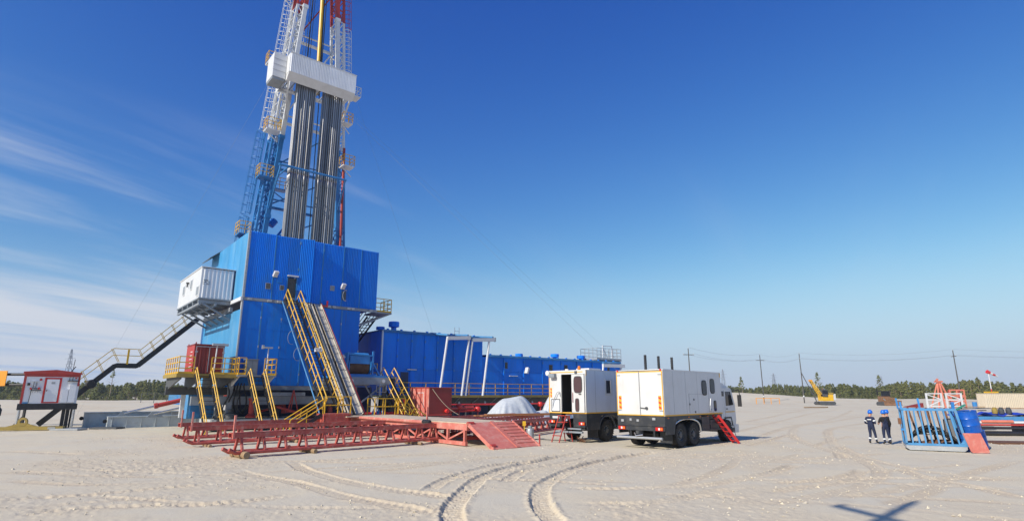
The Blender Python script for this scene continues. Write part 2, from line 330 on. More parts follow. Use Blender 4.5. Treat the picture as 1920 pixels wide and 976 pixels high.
# ---------------------------------------------------------------- ground: one sheet of sand with wheel tracks pressed into it
TRACKS = [
 ([(-13.61, 16.22), (-13.03, 16.55), (-12.5, 16.8), (-11.87, 17.15), (-11.27, 17.6), (-10.54, 18.18), (-9.75, 18.81), (-8.91, 19.48)],0.5,0.07,1),
 ([(-11.49, 13.93), (-11.18, 14.6), (-10.57, 14.99), (-9.71, 15.26), (-8.91, 15.47), (-8.14, 15.54), (-7.47, 15.84), (-6.84, 16.3), (-6.01, 17.15)],0.5,0.07,1),
 ([(-18.76, 22.11), (-17.46, 21.96), (-16.15, 21.53), (-15.22, 21.81)],0.6,0.04,0.6),
 ([(-16.87, 19.95), (-13.55, 19.02), (-10.9, 19.36), (-8.33, 19.71), (-7.12, 20.2)],0.4,0.025,0.5),
 ([(-25.3, 29.61), (-22.56, 28.81), (-19.78, 27.81)],0.7,0.05,0.7),
 ([(-27.27, 37.63), (-24.87, 38.08), (-20.95, 37.19)],0.5,0.07,0.6),
 ([(-18.5, 21.81), (-14.43, 20.97), (-11.43, 20.58)],0.35,0.02,0.4),
 ([(-12.14, 14.53), (-11.39, 15.54), (-9.98, 16.3), (-8.41, 17.15)],0.4,0.04,0.7),
 ([(-10.56, 24.82), (-7.39, 26.01), (-4.03, 28.3), (0.0, 31.04)],0.45,0.04,0.8),
 ([(-9.28, 25.2), (-7.63, 22.42), (-5.55, 19.71), (-3.81, 18.08), (-2.4, 17.15), (-1.27, 16.15)],0.55,0.05,0.8),
 ([(-10.3, 22.42), (-8.88, 20.97), (-6.73, 19.14), (-4.53, 16.71), (-2.65, 15.19), (-1.22, 14.05)],0.55,0.05,0.8),
 ([(-6.36, 15.19), (-4.74, 15.12), (-3.18, 15.19), (-1.63, 14.41)],0.4,0.03,0.6),
 ([(-6.12, 21.67), (-4.02, 22.73), (-2.22, 25.01), (0.0, 27.57)],0.4,0.035,0.6),
 ([(-1.22, 13.12), (-1.45, 14.85), (-1.43, 16.3), (-1.27, 18.08), (-0.99, 20.32), (-0.39, 22.11), (0.43, 24.08), (1.91, 26.88), (4.34, 30.45)],0.6,0.14,1),
 ([(-2.47, 17.6), (-2.21, 19.36), (-1.69, 21.25), (-0.63, 23.72), (0.91, 25.6), (3.02, 28.3)],0.5,0.08,1),
 ([(1.0, 13.12), (0.78, 14.85), (0.76, 16.71), (0.95, 18.59), (1.54, 20.58), (2.55, 23.05), (3.83, 25.4), (6.04, 28.3), (7.38, 29.61)],0.6,0.14,1),
 ([(-0.25, 19.14), (0.0, 20.32), (0.59, 22.42), (1.95, 24.44), (3.61, 27.11)],0.5,0.09,1),
 ([(4.55, 24.44), (6.31, 25.4), (8.91, 27.11), (12.08, 28.3)],0.4,0.05,0.7),
 ([(1.59, 18.08), (3.81, 18.08), (6.12, 18.81), (7.83, 20.2), (9.0, 21.25), (11.7, 24.44)],0.5,0.07,0.9),
 ([(1.63, 15.54), (3.25, 15.54), (4.56, 16.3), (5.8, 17.42), (6.98, 18.08)],0.55,0.07,0.9),
 ([(7.98, 18.92), (9.6, 19.48), (11.84, 20.97), (13.27, 22.73)],0.5,0.07,0.9),
 ([(6.09, 15.19), (8.48, 16.71), (10.78, 18.59), (13.2, 21.67), (14.63, 25.01), (15.81, 29.61), (17.54, 36.34), (20.09, 42.7), (25.57, 52.68), (32.87, 60.84), (44.97, 75.53)],0.5,0.04,0.8),
 ([(8.55, 16.3), (10.21, 17.15), (13.13, 19.14), (17.44, 22.42), (22.17, 26.01)],0.45,0.05,0.8),
 ([(7.21, 17.15), (8.57, 18.08), (10.43, 19.14), (12.58, 20.97)],0.5,0.06,0.9),
 ([(17.21, 45.14), (27.39, 60.84), (43.46, 85.93), (58.77, 106.52)],0.5,0.05,0.6),
 ([(14.29, 36.34), (23.82, 50.97), (36.44, 67.39), (61.66, 106.52)],0.5,0.05,0.6),
 ([(14.32, 26.01), (20.52, 38.55), (25.19, 47.16), (29.83, 52.68), (37.25, 60.84)],0.5,0.05,0.6),
 ([(12.81, 32.62), (16.49, 37.63), (20.09, 42.7)],0.4,0.06,0.6),
 ([(16.44, 32.62), (19.49, 36.34), (23.53, 41.04)],0.4,0.05,0.6),
 ([(24.1, 60.84), (31.19, 72.05), (48.67, 99.69), (62.32, 118.74)],0.5,0.05,0.5),
 ([(16.31, 19.71), (15.31, 21.67), (15.16, 24.44), (16.11, 28.3), (18.57, 34.38)],0.5,0.04,0.8),
 ([(13.68, 16.3), (13.97, 18.08), (13.97, 20.32), (14.79, 23.22)],0.5,0.04,0.8),
 ([(1.06, 23.51), (2.37, 24.44), (3.62, 25.44), (4.79, 26.53), (5.89, 27.69), (6.91, 28.92)],0.32,0.045,0.5), #x
 ([(9.13, 15.03), (10.37, 16.04), (11.57, 17.09), (12.74, 18.18), (13.87, 19.32), (14.96, 20.49)],0.4,0.035,0.5), #x
 ([(9.57, 23.84), (10.66, 25.01), (11.74, 26.19), (12.81, 27.39), (13.87, 28.58)],0.32,0.025,0.5), #x
 ([(5.43, 26.46), (6.9, 27.1), (8.37, 27.74), (9.84, 28.37), (11.32, 28.98)],0.32,0.045,0.5), #x
 ([(11.03, 25.57), (12.53, 26.12), (14.01, 26.72), (15.48, 27.37), (16.91, 28.07), (18.33, 28.82)],0.4,0.045,1), #x
 ([(-16.9, 22.65), (-15.33, 22.37), (-13.76, 22.04), (-12.21, 21.67), (-10.66, 21.25), (-9.13, 20.8)],0.4,0.035,1), #x
 ([(-11.89, 16.96), (-10.4, 16.38), (-8.87, 15.91), (-7.32, 15.53), (-5.74, 15.27), (-4.15, 15.11), (-2.55, 15.06), (-0.95, 15.11)],0.4,0.035,1), #x
 ([(7.4, 19.61), (8.97, 19.88), (10.56, 20.09), (12.15, 20.24), (13.75, 20.34), (15.35, 20.38), (16.95, 20.36), (18.55, 20.29)],0.4,0.045,0.8), #x
 ([(8.89, 16.89), (10.43, 16.47), (11.96, 15.98), (13.45, 15.41)],0.4,0.025,0.5), #x
 ([(-7.12, 21.75), (-5.75, 22.58), (-4.44, 23.5), (-3.18, 24.48), (-1.98, 25.54), (-0.84, 26.66), (0.24, 27.85)],0.4,0.025,0.5), #x
 ([(1.18, 23.24), (2.68, 23.78), (4.22, 24.22), (5.78, 24.56), (7.37, 24.79), (8.96, 24.91), (10.56, 24.93), (12.16, 24.83), (13.75, 24.63)],0.4,0.025,0.5), #x
 ([(4.48, 18.14), (5.57, 19.31), (6.58, 20.55), (7.5, 21.86), (8.34, 23.22), (9.09, 24.63), (9.75, 26.09), (10.31, 27.59)],0.4,0.025,0.5), #x
 ([(11.46, 21.11), (12.91, 21.78), (14.36, 22.46), (15.81, 23.15), (17.24, 23.85), (18.67, 24.57)],0.32,0.035,0.8), #x
 ([(-9.74, 25.47), (-8.17, 25.16), (-6.61, 24.82), (-5.05, 24.44), (-3.51, 24.01)],0.4,0.035,0.8), #x
 ([(-1.92, 26.35), (-0.46, 27.01), (1.01, 27.63), (2.5, 28.23), (3.99, 28.81)],0.4,0.025,0.5), #x
 ([(-2.74, 20.45), (-1.18, 20.08), (0.36, 19.66), (1.9, 19.2), (3.42, 18.7)],0.4,0.035,1), #x
 ([(3.43, 17.29), (4.95, 16.79), (6.44, 16.2), (7.88, 15.52), (9.28, 14.74), (10.63, 13.87), (11.92, 12.93)],0.45,0.025,1), #x
 ([(7.7, 19.9), (9.28, 19.61), (10.83, 19.25), (12.38, 18.82), (13.9, 18.32), (15.39, 17.75)],0.4,0.035,1), #x
 ([(10.74, 20.49), (12.32, 20.28), (13.92, 20.11), (15.51, 19.99), (17.11, 19.91)],0.45,0.045,1), #x
 ([(-4.92, 21.83), (-3.36, 21.45), (-1.82, 21.04), (-0.28, 20.6), (1.26, 20.14), (2.78, 19.65), (4.29, 19.14)],0.45,0.025,0.5), #x
 ([(-12.36, 19.45), (-11.07, 20.4), (-9.75, 21.31), (-8.41, 22.17), (-7.04, 23.0), (-5.64, 23.78), (-4.22, 24.52), (-2.78, 25.22)],0.32,0.025,0.5), #x
]
_lat = rng.random((256, 256))
def vnoise(x, y, s, sd=0):
    x = x*s + sd*17.3; y = y*s + sd*9.1
    xi = np.floor(x).astype(np.int64); yi = np.floor(y).astype(np.int64); fx = x-xi; fy = y-yi
    fx = fx*fx*(3-2*fx); fy = fy*fy*(3-2*fy)
    g = lambda a, b: _lat[a & 255, b & 255]
    return (g(xi, yi)*(1-fx)+g(xi+1, yi)*fx)*(1-fy)+(g(xi, yi+1)*(1-fx)+g(xi+1, yi+1)*fx)*fy - .5
def build_ground():
    r = np.concatenate([np.linspace(.6, 8.6, 14), np.geomspace(9, 140, 640), np.geomspace(145, 3500, 70)])
    fine = np.radians(np.linspace(-46.5, 46.5, 1000)); coarse = np.radians(np.linspace(46.5, 313.5, 72)[1:-1])
    t = np.concatenate([fine, coarse]); nr, nt_ = len(r), len(t)
    Rr, Tt = np.meshgrid(r, t, indexing='ij'); X = Rr*np.sin(Tt); Y = Rr*np.cos(Tt)
    Z = vnoise(X, Y, .09, 1)*.10*np.clip(1-Rr/150, 0, 1) + vnoise(X, Y, .45, 2)*.035 + vnoise(X, Y, 1.7, 3)*.014
    near = Rr < 60
    # low sand bank between the clearing and the wood
    bank = np.exp(-((Rr-250-30*vnoise(X, Y, .012, 4))/38.)**2)*(1.15+1.8*vnoise(X, Y, .02, 5)+.5*vnoise(X, Y, .06, 6))
    bank += np.exp(-((X+95)/75.)**2-((Y-120)/26.)**2)*1.35*(1+.3*vnoise(X, Y, .05, 7))
    bank += np.exp(-((X-78)/26.)**2-((Y-215)/14.)**2)*2.3*(1+.35*vnoise(X, Y, .09, 8))
    Z += np.maximum(bank, 0)
    dist_mask = np.zeros_like(Z)
    lr0, lr1 = math.log(9), math.log(140); 
    for ti, (pts, w, dep, lug) in enumerate(TRACKS):
        w *= .48; dep *= .72
        P = np.array(pts); 
        # Catmull-Rom resample
        Q = []; PP = np.vstack([2*P[0]-P[1], P, 2*P[-1]-P[-2]])
        for i in range(1, len(PP)-2):
            for u in np.linspace(0, 1, 40, endpoint=False):
                a, b, c, d = PP[i-1], PP[i], PP[i+1], PP[i+2]
                Q.append(.5*((2*b)+(-a+c)*u+(2*a-5*b+4*c-d)*u*u+(-a+3*b-3*c+d)*u**3))
        Q = np.array(Q); seg = np.linalg.norm(np.diff(Q, axis=0), axis=1); S = np.concatenate([[0], np.cumsum(seg)])
        ss = np.arange(0, S[-1], .12); Q = np.stack([np.interp(ss, S, Q[:, 0]), np.interp(ss, S, Q[:, 1])], 1)
        tg = np.gradient(Q, axis=0); tg /= np.linalg.norm(tg, axis=1)[:, None]
        D = np.full(Z.shape, 9.); A = np.zeros(Z.shape); win = w*1.9
        for k in range(len(Q)):
            qx, qy = Q[k]; qr = math.hypot(qx, qy); qt = math.atan2(qx, qy)
            i0 = np.searchsorted(r, qr-win); i1 = np.searchsorted(r, qr+win); dt = win/max(qr, 1)
            j0 = np.searchsorted(fine, qt-dt); j1 = np.searchsorted(fine, qt+dt)
            if i1 <= i0 or j1 <= j0: continue
            dx = X[i0:i1, j0:j1]-qx; dy = Y[i0:i1, j0:j1]-qy
            al = dx*tg[k, 0]+dy*tg[k, 1]; la = dx*tg[k, 1]-dy*tg[k, 0]
            ok = (np.abs(al) < .09) & (np.abs(la) < np.abs(D[i0:i1, j0:j1]))
            Ds = D[i0:i1, j0:j1]; As = A[i0:i1, j0:j1]; Ds[ok] = la[ok]; As[ok] = ss[k]+al[ok]
        q = np.abs(D)/w; inside = q < 1.9
        endf = np.clip(A/.8, 0, 1)*np.clip((ss[-1]-A)/.8, 0, 1); 
        br = .55+.9*np.clip(vnoise(X, Y, .35, ti+20)+.5, 0, 1); br *= endf
        rut = -np.clip((1.06-q)*4.5, 0, 1)*dep*.8
        ridge = np.exp(-((q-1.15)/.28)**2)*dep*.20*(1+1.2*vnoise(X, Y, 4., ti+40)*2)
        lugs = np.where(q < 1.05, np.sign(np.sin((A+np.abs(D)*.55)*2*math.pi/.27))*dep*.20*lug, 0)
        crumb = np.exp(-((q-.95)/.6)**2)*vnoise(X, Y, 9., ti+60)*dep*.55
        Z += np.where(inside, (rut+ridge+lugs+crumb)*br, 0)
        dist_mask = np.maximum(dist_mask, np.where(inside, np.clip(1.9-q, 0, 1)*br, 0))
    # trampled, clodded ground between the tracks
    clod = np.clip(vnoise(X, Y, .16, 90)+vnoise(X, Y, .6, 91)*.6+.05, 0, 1)
    fade = np.clip(1.3-Rr/90, 0, 1)
    Z += (np.maximum(vnoise(X, Y, 5.5, 92), 0)*.045+vnoise(X, Y, 11., 93)*.025)*clod*2.0*fade
    dist_mask = np.maximum(dist_mask, np.clip(clod*1.6, 0, .8))
    global CLODS
    pick = (dist_mask > .25) & (Rr < 48) & (Rr > 10) & (np.abs(Tt) < .8); w_ = (dist_mask*Rr**2*pick).ravel(); w_ = w_/w_.sum(); ii = rng.choice(len(w_), 5000, replace=False, p=w_)
    CLODS = np.stack([X.ravel()[ii], Y.ravel()[ii], Z.ravel()[ii]], 1)
    nv = nr*nt_; co = np.empty((nv+1, 3)); co[:nv, 0] = X.ravel(); co[:nv, 1] = Y.ravel(); co[:nv, 2] = Z.ravel(); co[nv] = (0, 0, 0)
    i, j = np.meshgrid(np.arange(nr-1), np.arange(nt_), indexing='ij'); j2 = (j+1) % nt_
    quads = np.stack([i*nt_+j, i*nt_+j2, (i+1)*nt_+j2, (i+1)*nt_+j], -1).reshape(-1, 4)[:, ::-1]
    jj = np.arange(nt_); tris = np.stack([np.full(nt_, nv), (jj+1) % nt_, jj], -1)[:, ::-1][:, ::-1]
    me = bpy.data.meshes.new('ground'); nq, ntr = len(quads), len(tris)
    me.vertices.add(nv+1); me.vertices.foreach_set('co', co.ravel())
    me.loops.add(nq*4+ntr*3); me.loops.foreach_set('vertex_index', np.concatenate([quads.ravel(), tris.ravel()]).astype(np.int32))
    me.polygons.add(nq+ntr); me.polygons.foreach_set('loop_start', np.concatenate([np.arange(nq)*4, nq*4+np.arange(ntr)*3]).astype(np.int32))
    me.update(calc_edges=True); me.shade_smooth()
    at = me.attributes.new('loose', 'FLOAT', 'POINT'); at.data.foreach_set('value', np.append(dist_mask.ravel(), 0).astype(np.float32))
    mt = bpy.data.materials.new('sand'); mt.use_nodes = True; N = mt.node_tree.nodes; L = mt.node_tree.links; b = N['Principled BSDF']
    b.inputs['Roughness'].default_value = .95; b.inputs['Specular IOR Level'].default_value = .15
    tc = N.new('ShaderNodeTexCoord')
    def noise(s, d=5, rg=.6):
        n = N.new('ShaderNodeTexNoise'); n.inputs['Scale'].default_value = s; n.inputs['Detail'].default_value = d; n.inputs['Roughness'].default_value = rg; L.new(tc.outputs['Object'], n.inputs['Vector']); return n.outputs[0]
    def mix(f, a, c):
        m = N.new('ShaderNodeMix'); m.data_type = 'RGBA'
        L.new(f, m.inputs[0])
        for k, q in ((6, a), (7, c)):
            if isinstance(q, tuple): m.inputs[k].default_value = (*q, 1)
            else: L.new(q, m.inputs[k])
        return m.outputs[2]
    def rmp(x, a, c, lo=0., hi=1.):
        n = N.new('ShaderNodeMapRange'); n.inputs[1].default_value = a; n.inputs[2].default_value = c; n.inputs[3].default_value = lo; n.inputs[4].default_value = hi; L.new(x, n.inputs[0]); return n.outputs[0]
    av = N.new('ShaderNodeAttribute'); av.attribute_name = 'loose'
    lo = N.new('ShaderNodeMath'); lo.operation = 'MULTIPLY'; L.new(av.outputs['Fac'], lo.inputs[0]); L.new(rmp(noise(1.3), .3, .6, .5, 1.), lo.inputs[1])
    base = mix(rmp(noise(.35, 7, .65), .42, .58), SAND_A, SAND_B)
    col = mix(lo.outputs[0], base, SAND_C)
    col = mix(rmp(noise(6., 6, .7), .52, .75, 0, .35), col, SAND_D)
    col = mix(rmp(noise(.8, 8, .72), .56, .70, 0, .45), col, SAND_D)
    L.new(col, b.inputs['Base Color'])
    bp = N.new('ShaderNodeBump'); bp.inputs['Strength'].default_value = .55; bp.inputs['Distance'].default_value = .03
    L.new(noise(14., 7, .7), bp.inputs['Height']); L.new(bp.outputs[0], b.inputs['Normal'])
    MATS['sand'] = mt; me.materials.append(mt)
    o = bpy.data.objects.new('ground', me); COL.objects.link(o); o['kind'] = 'structure'
SAND_A = (.61, .55, .43); SAND_B = (.64, .56, .415); SAND_C = (.58, .485, .35); SAND_D = (.46, .385, .29)
build_ground()

def build_clods():
    base = np.array([(1, 0, 0), (-1, 0, 0), (0, 1, 0), (0, -1, 0), (0, 0, 1), (0, 0, -.6)], float); fc = np.array([(0,2,4),(2,1,4),(1,3,4),(3,0,4),(2,0,5),(1,2,5),(3,1,5),(0,3,5)])
    n = len(CLODS); sz = np.exp(rng.normal(-3.95, .40, n)).clip(.010, .055); V = base[None]*sz[:, None, None]*rng.uniform(.6, 1.4, (n, 6, 1))+rng.normal(size=(n, 6, 3))*.18*sz[:, None, None]
    a = rng.uniform(0, 6.28, n); c, sn = np.cos(a)[:, None], np.sin(a)[:, None]; V = np.stack([V[..., 0]*c-V[..., 1]*sn, V[..., 0]*sn+V[..., 1]*c, V[..., 2]*.8], -1)+CLODS[:, None, :]+np.array([0, 0, .008])
    F = (fc[None]+np.arange(n)[:, None, None]*6).reshape(-1, 3)
    me = bpy.data.meshes.new('sand_clods'); me.from_pydata(V.reshape(-1, 3).tolist(), [], F.tolist()); me.materials.append(MATS['sand'])
    o = bpy.data.objects.new('sand_clods', me); COL.objects.link(o); o['kind'] = 'stuff'; o['label'] = 'small broken clods of sand strewn along the wheel tracks'; o['category'] = 'sand'
build_clods()

# ---------------------------------------------------------------- the wood around the clearing
def pine(rs, h, cr):
    """leaf clumps and trunk of one pine: arrays of triangles' vertices"""
    lf = []; n = 82; z0 = h*rs.uniform(.10, .38)
    for k in range(n):
        f = rs.random()**.8; z = z0+(h-z0)*f; rad = cr*(1.05-f)**.6*(.35+.65*rs.random()); a = rs.random()*6.283
        c = np.array([math.cos(a)*rad, math.sin(a)*rad, z]); s = rs.uniform(.26, .62)*(1.15-.4*f)*cr*.5
        for _ in range(2):
            nn = np.array([math.cos(a), math.sin(a), .7])+rs.normal(size=3)*.55; nn /= np.linalg.norm(nn)
            d1 = np.cross(nn, rs.normal(size=3)); d1 /= np.linalg.norm(d1); d2 = np.cross(nn, d1)
            lf.append([c-d1*s-d2*s*.3, c+d1*s*.2-d2*s*.7, c+d1*s, c+d2*s*.7])
    return np.array(lf)
PINES = [pine(np.random.default_rng(50+k), 10, 2.1+.25*(k % 3)) for k in range(10)]
def build_forest():
    V = []; F = []; MI = []; nb = 0
    def put(x, y, z, s, wd, rot, k, h):
        nonlocal nb
        L = PINES[k].copy().reshape(-1, 3); c, sn = math.cos(rot), math.sin(rot)
        P = np.stack([(L[:, 0]*c-L[:, 1]*sn)*wd, (L[:, 0]*sn+L[:, 1]*c)*wd, L[:, 2]*s], 1)+[x, y, z]
        q = len(P)//4; V.append(P); F.append(np.arange(q*4).reshape(-1, 4)+nb); MI.append(np.zeros(q)); nb += q*4
        a = np.array([0, 2.094, 4.189]); T = np.concatenate([np.stack([x+.16*np.cos(a), y+.16*np.sin(a), np.full(3, z-.5)], 1), np.stack([x+.05*np.cos(a), y+.05*np.sin(a), np.full(3, z+9.5*s)], 1)])
        V.append(T); F.append(np.array([[0,1,4,3],[1,2,5,4],[2,0,3,5]])+nb); MI.append(np.ones(3)); nb += 6
    for i in range(2900):
        hd = R(rng.uniform(-58, 58)); edge = 335+35*math.sin(hd*5+1)+45*math.exp(-((math.degrees(hd)-24)/6)**2)+rng.normal()*4
        d = edge+abs(rng.normal())*38+rng.uniform(0, 12); x, y = d*math.sin(hd), d*math.cos(hd)
        s = rng.uniform(.62, .84)*(1+.06*math.sin(hd*31)+.1*math.sin(hd*77)); put(x, y, -.2, s, rng.uniform(.65, 1.1), rng.uniform(0, 6.28), rng.integers(10), 10)
    for i in range(1500):   # scrub at the wood's edge
        hd = R(rng.uniform(-58, 58)); edge = 325+35*math.sin(hd*5+1)+45*math.exp(-((math.degrees(hd)-24)/6)**2)+rng.normal()*5
        x, y = edge*math.sin(hd), edge*math.cos(hd); s = rng.uniform(.22, .5); put(x, y, -1.2, s, rng.uniform(.5, .9), rng.uniform(0, 6.28), rng.integers(10), 10)
    V = np.concatenate(V); F = np.concatenate(F); MI = np.concatenate(MI).astype(np.int32)
    me = bpy.data.meshes.new('forest'); me.vertices.add(len(V)); me.vertices.foreach_set('co', V.ravel())
    me.loops.add(len(F)*4); me.loops.foreach_set('vertex_index', F.ravel().astype(np.int32)); me.polygons.add(len(F)); me.polygons.foreach_set('loop_start', (np.arange(len(F))*4).astype(np.int32))
    me.materials.append(MATS['pine_foliage']); me.materials.append(MATS['pine_bark']); me.polygons.foreach_set('material_index', MI); me.update(calc_edges=True)
    o = bpy.data.objects.new('forest', me); COL.objects.link(o); o['kind'] = 'stuff'; o['label'] = 'dark green pine wood along the edge of the sandy clearing'; o['category'] = 'forest'
build_forest()
def tree(x, y, h, label, k, bare=False):
    f = Frame(x, y, 90); t = thing('pine_tree', label, 'tree', (0, 0, 0), f, 'tall pines standing out of the wood')
    rs = np.random.default_rng(900+k); mb = MB(); lean = rs.normal()*.25
    pts = [Vector((lean*q*q, 0, h*q)) for q in np.linspace(0, 1, 6)]
    for i in range(5): mb.tube(pts[i], pts[i+1], .20-.032*i, 7, .20-.032*(i+1))
    for i in range(9):
        q = rs.uniform(.5, .95); a = rs.random()*6.28; L = (1.1-q)*h*.32+.4; p = Vector((lean*q*q, 0, h*q)); mb.tube(p, p+Vector((math.cos(a)*L, math.sin(a)*L, L*.35)), .05, 5, .015)
    part('trunk', mb, 'pine_bark', t)
    cb = MB(); n = 60 if bare else 150
    for i in range(n):
        q = rs.uniform(.74 if bare else .5, 1.03); a = rs.random()*6.28; rad = (1.12-q)*h*(.26 if bare else .30)*rs.uniform(.3, 1.); c = Vector((lean+math.cos(a)*rad, math.sin(a)*rad, h*q))
        s = rs.uniform(.25, .5); d1 = Vector(rs.normal(size=3)).normalized(); d2 = d1.cross(Vector(rs.normal(size=3))).normalized()
        cb.add([c-d1*s, c-d2*s*.6, c+d1*s, c+d2*s*.6], [(0, 1, 2, 3)])
    part('crown', cb, 'pine_foliage', t)
for k, (px, py, h, lab, bare) in enumerate([
    (-168, 245, 12.5, 'tall flat-topped pine with a bare pale trunk left of the rig, nearer the white cabin', True),
    (-140, 250, 13, 'tall open-crowned pine in the wood just left of the red container', True),
    (-205, 248, 12, 'dense tall pine behind the white and red cabin', False),
    (152, 290, 13, 'broad tall pine rising above the wood right of the yellow crane', False),
    (122, 310, 11.5, 'pointed pine rising above the wood left of the leaning pole', False),
    (262, 285, 14, 'tallest pine rising above the wood over the beige container', False),
    (186, 296, 12, 'bushy pine in the wood behind the bulldozer', False)]): tree(px, py, h, lab, k, bare)

# ---------------------------------------------------------------- power line and far pylons
def pole(x, y, h, arm, rz, label, lean=0., brace=False, group='wooden poles of the power line'):
    f = Frame(x, y, 90); t = thing('utility_pole', label, 'pole', (0, 0, 0), f, group); top = Vector((lean, 0, h))
    part('shaft', MB().tube((0, 0, -.3), top, .19, 8, .12), 'pole_wood', t, 40)
    c, s = math.cos(rz), math.sin(rz); zc = h*.885; ax = lean*.885
    a = part('crossarm', MB().bar((ax-arm*c, -arm*s, zc), (ax+arm*c, arm*s, zc), .16, .16), 'pole_wood', t)
    for q in (-1, 1): part('insulator', MB().lathe([(.03, 0), (.08, .03), (.06, .1), (.09, .13), (.05, .25)], (ax+arm*c*.92*q, arm*s*.92*q, zc+.08), 8), 'white_paint', a, 40)
    part('insulator', MB().lathe([(.03, 0), (.08, .03), (.06, .1), (.09, .13), (.05, .25)], (lean, 0, h), 8), 'white_paint', t, 40)
    if brace: part('strut', MB().tube((lean*.62, 0, h*.62), (4.6, 1, 0), .12, 7), 'pole_wood', t)
    if h < 16: part('number_band', MB().tube((lean*.1, 0, h*.13), (lean*.13, 0, h*.16), .20, 8), 'white_paint', t)
    return [f.w((ax-arm*c*.92, -arm*s*.92, zc+.3)), f.w((ax+arm*c*.92, arm*s*.92, zc+.3)), f.w((lean, 0, h+.25))]
PW = [pole(46.5, 152, 14.6, 1.45, .1, 'dark wooden pole with crossarm rising behind the larger truck'),
      pole(80.1, 186.7, 15.2, 1.4, .1, 'dark wooden pole with wide crossarm behind the low yellow frame'),
      pole(90.2, 181.3, 15.2, 1.4, 1.15, 'dark wooden pole with a side strut beside the yellow crane', 0, True),
      pole(128.5, 168, 15.3, 1.4, 1.35, 'dark wooden pole rising behind the salmon trestle', 0)]
PW.append(pole(196, 158, 15.2, 1.4, 1.5, 'dark wooden pole farthest right in the power line'))
SPAN = ['the truck pole and the pole by the yellow frame', 'the two poles left of the crane', 'the strutted pole and the trestle pole', 'the trestle pole and the rightmost pole']
for i, (a, b) in enumerate(zip(PW[:-1], PW[1:])):
    for k, w_ in enumerate(('near-arm', 'far-arm', 'topmost')):
        pts = [a[k].lerp(b[k], u)-Vector((0, 0, 1.1*4*u*(1-u))) for u in np.linspace(0, 1, 9)]
        solo('power_line', MB().path(pts, .022, 4), 'pylon', w_+' wire between '+SPAN[i], 'wire', (0, 0, 0), WF, 'wires of the power line')
# pole behind the photographer; only its cross shaped shadow lies in the picture
pole(-6.6, -.92, 16.0, 1.45, -1.34, 'wooden pole beside the viewer casting the cross-shaped shadow on the sand', 0)
def pylon(x, y, h, w, label):
    f = Frame(x, y, 90); t = thing('lattice_pylon', label, 'pylon', (0, 0, 0), f, 'far lattice pylons')
    mb = MB(); n = 9
    for i in range(n):
        q0, q1 = i/n, (i+1)/n; w0, w1 = w*(1-q0*.9), w*(1-q1*.9)
        for sx, sy in ((1, 1), (1, -1), (-1, -1), (-1, 1)):
            mb.bar((sx*w0, sy*w0, h*q0), (sx*w1, sy*w1, h*q1), .28); mb.bar((sx*w0, sy*w0, h*q0), (-sy*w1, sx*w1, h*q1), .16); mb.bar((-sy*w0, sx*w0, h*q0), (sx*w1, sy*w1, h*q1), .16)
    part('lattice', mb, 'pylon', t)
    for z, l in ((.68, 3.4), (.8, 4.4), (.9, 3.)): part('crossarm', MB().bar((-l, 0, h*z), (l, 0, h*z+.4), .3), 'pylon', t)
pylon(-382, 500, 41, 3.2, 'grey lattice pylon rising behind the black stairway'); pylon(-690, 760, 38, 3.2, 'small far lattice pylon above the white and red cabin roof')
pylon(232, 640, 30, 3, 'far lattice pylon just right of the larger truck cab'); pylon(292, 650, 26, 3, 'far lattice pylon between the two tall poles'); pylon(640, 1010, 34, 3, 'faint far lattice pylon above the wood right of the crane')

# ================================================================ THE RIG (coordinates: x along its front, y into its depth)
def flat_panel(x0, x1, z0, z1, y=0., d=.05, gap=.012, ribs=0):
    mb = MB().box(x0+gap, y-d, z0+gap, x1-gap, y, z1-gap)
    for k in range(ribs):
        z = z0+(z1-z0)*(k+1)/(ribs+1); mb.box(x0+.02, y-d-.012, z-.02, x1-.02, y-d, z+.02)
    return mb
def side_panel(y0, y1, z0, z1, x=0., d=.05, gap=.012): return MB().box(x-d, y0+gap, z0+gap, x, y1-gap, z1-gap)

enc = thing('rig_enclosure', 'tall blue clad drill floor block with corrugated upper walls and flat lower walls', 'building', (6, 6, 0))
U0, U1, D1 = 0., 12., 12.8
core = MB().box(.06, .06, 10.75, 11.94, D1-.06, 10.95)      # drill floor
part('drill_floor', core, 'grey_steel', enc)
# upper front wall: corrugated sheets
cuts = [(0, 2.19), (2.19, 3.40), (5.46, 6.46), (6.46, 8.43), (8.43, 10.2), (10.2, 12.0)]
for i, (a, b) in enumerate(cuts):
    part('corrugated_panel', MB().corr((a+.01, -.02), (b-.01, -.02), 10.62, 16.3-.02*(i % 2), .155, .045), 'blue_sheet', enc)
part('corrugated_panel', MB().corr((3.41, -.02), (4.30, -.02), 12.72, 16.3, .155, .045), 'blue_sheet', enc)
part('hinged_panel', MB().corr((4.32, -.03), (5.44, -.42), 10.62, 16.32, .15, .06), 'blue_sheet', enc, label='corrugated panel swung outward beside the doorway')
part('door_jamb', MB().box(3.40, -.07, 10.62, 3.47, 0, 12.72).box(4.23, -.07, 10.62, 4.30, 0, 12.72), 'blue_steel', enc)
dr = part('doorway', MB().corr((3.48, .10), (4.22, .10), 10.95, 12.66, .12, .03), 'dark_grey', enc, label='dark sheet standing in for the opening at the head of the stairs')  # dark sheet stands in for the dimness inside the doorway
part('door_lamp', MB().box(3.40, -.22, 12.78, 4.34, -.07, 12.90), 'white_paint', enc)
for x in (2.19, 6.46, 8.43, 10.2): part('cover_strip', MB().box(x-.045, -.085, 10.62, x+.045, -.065, 16.25), 'blue_steel', enc)
for x, z in ((4.30, 15.9), (4.30, 13.5), (6.46, 15.6), (6.46, 13.0)): part('hinge', MB().box(x-.06, -.12, z-.12, x+.06, -.08, z+.12), 'blue_light', enc)
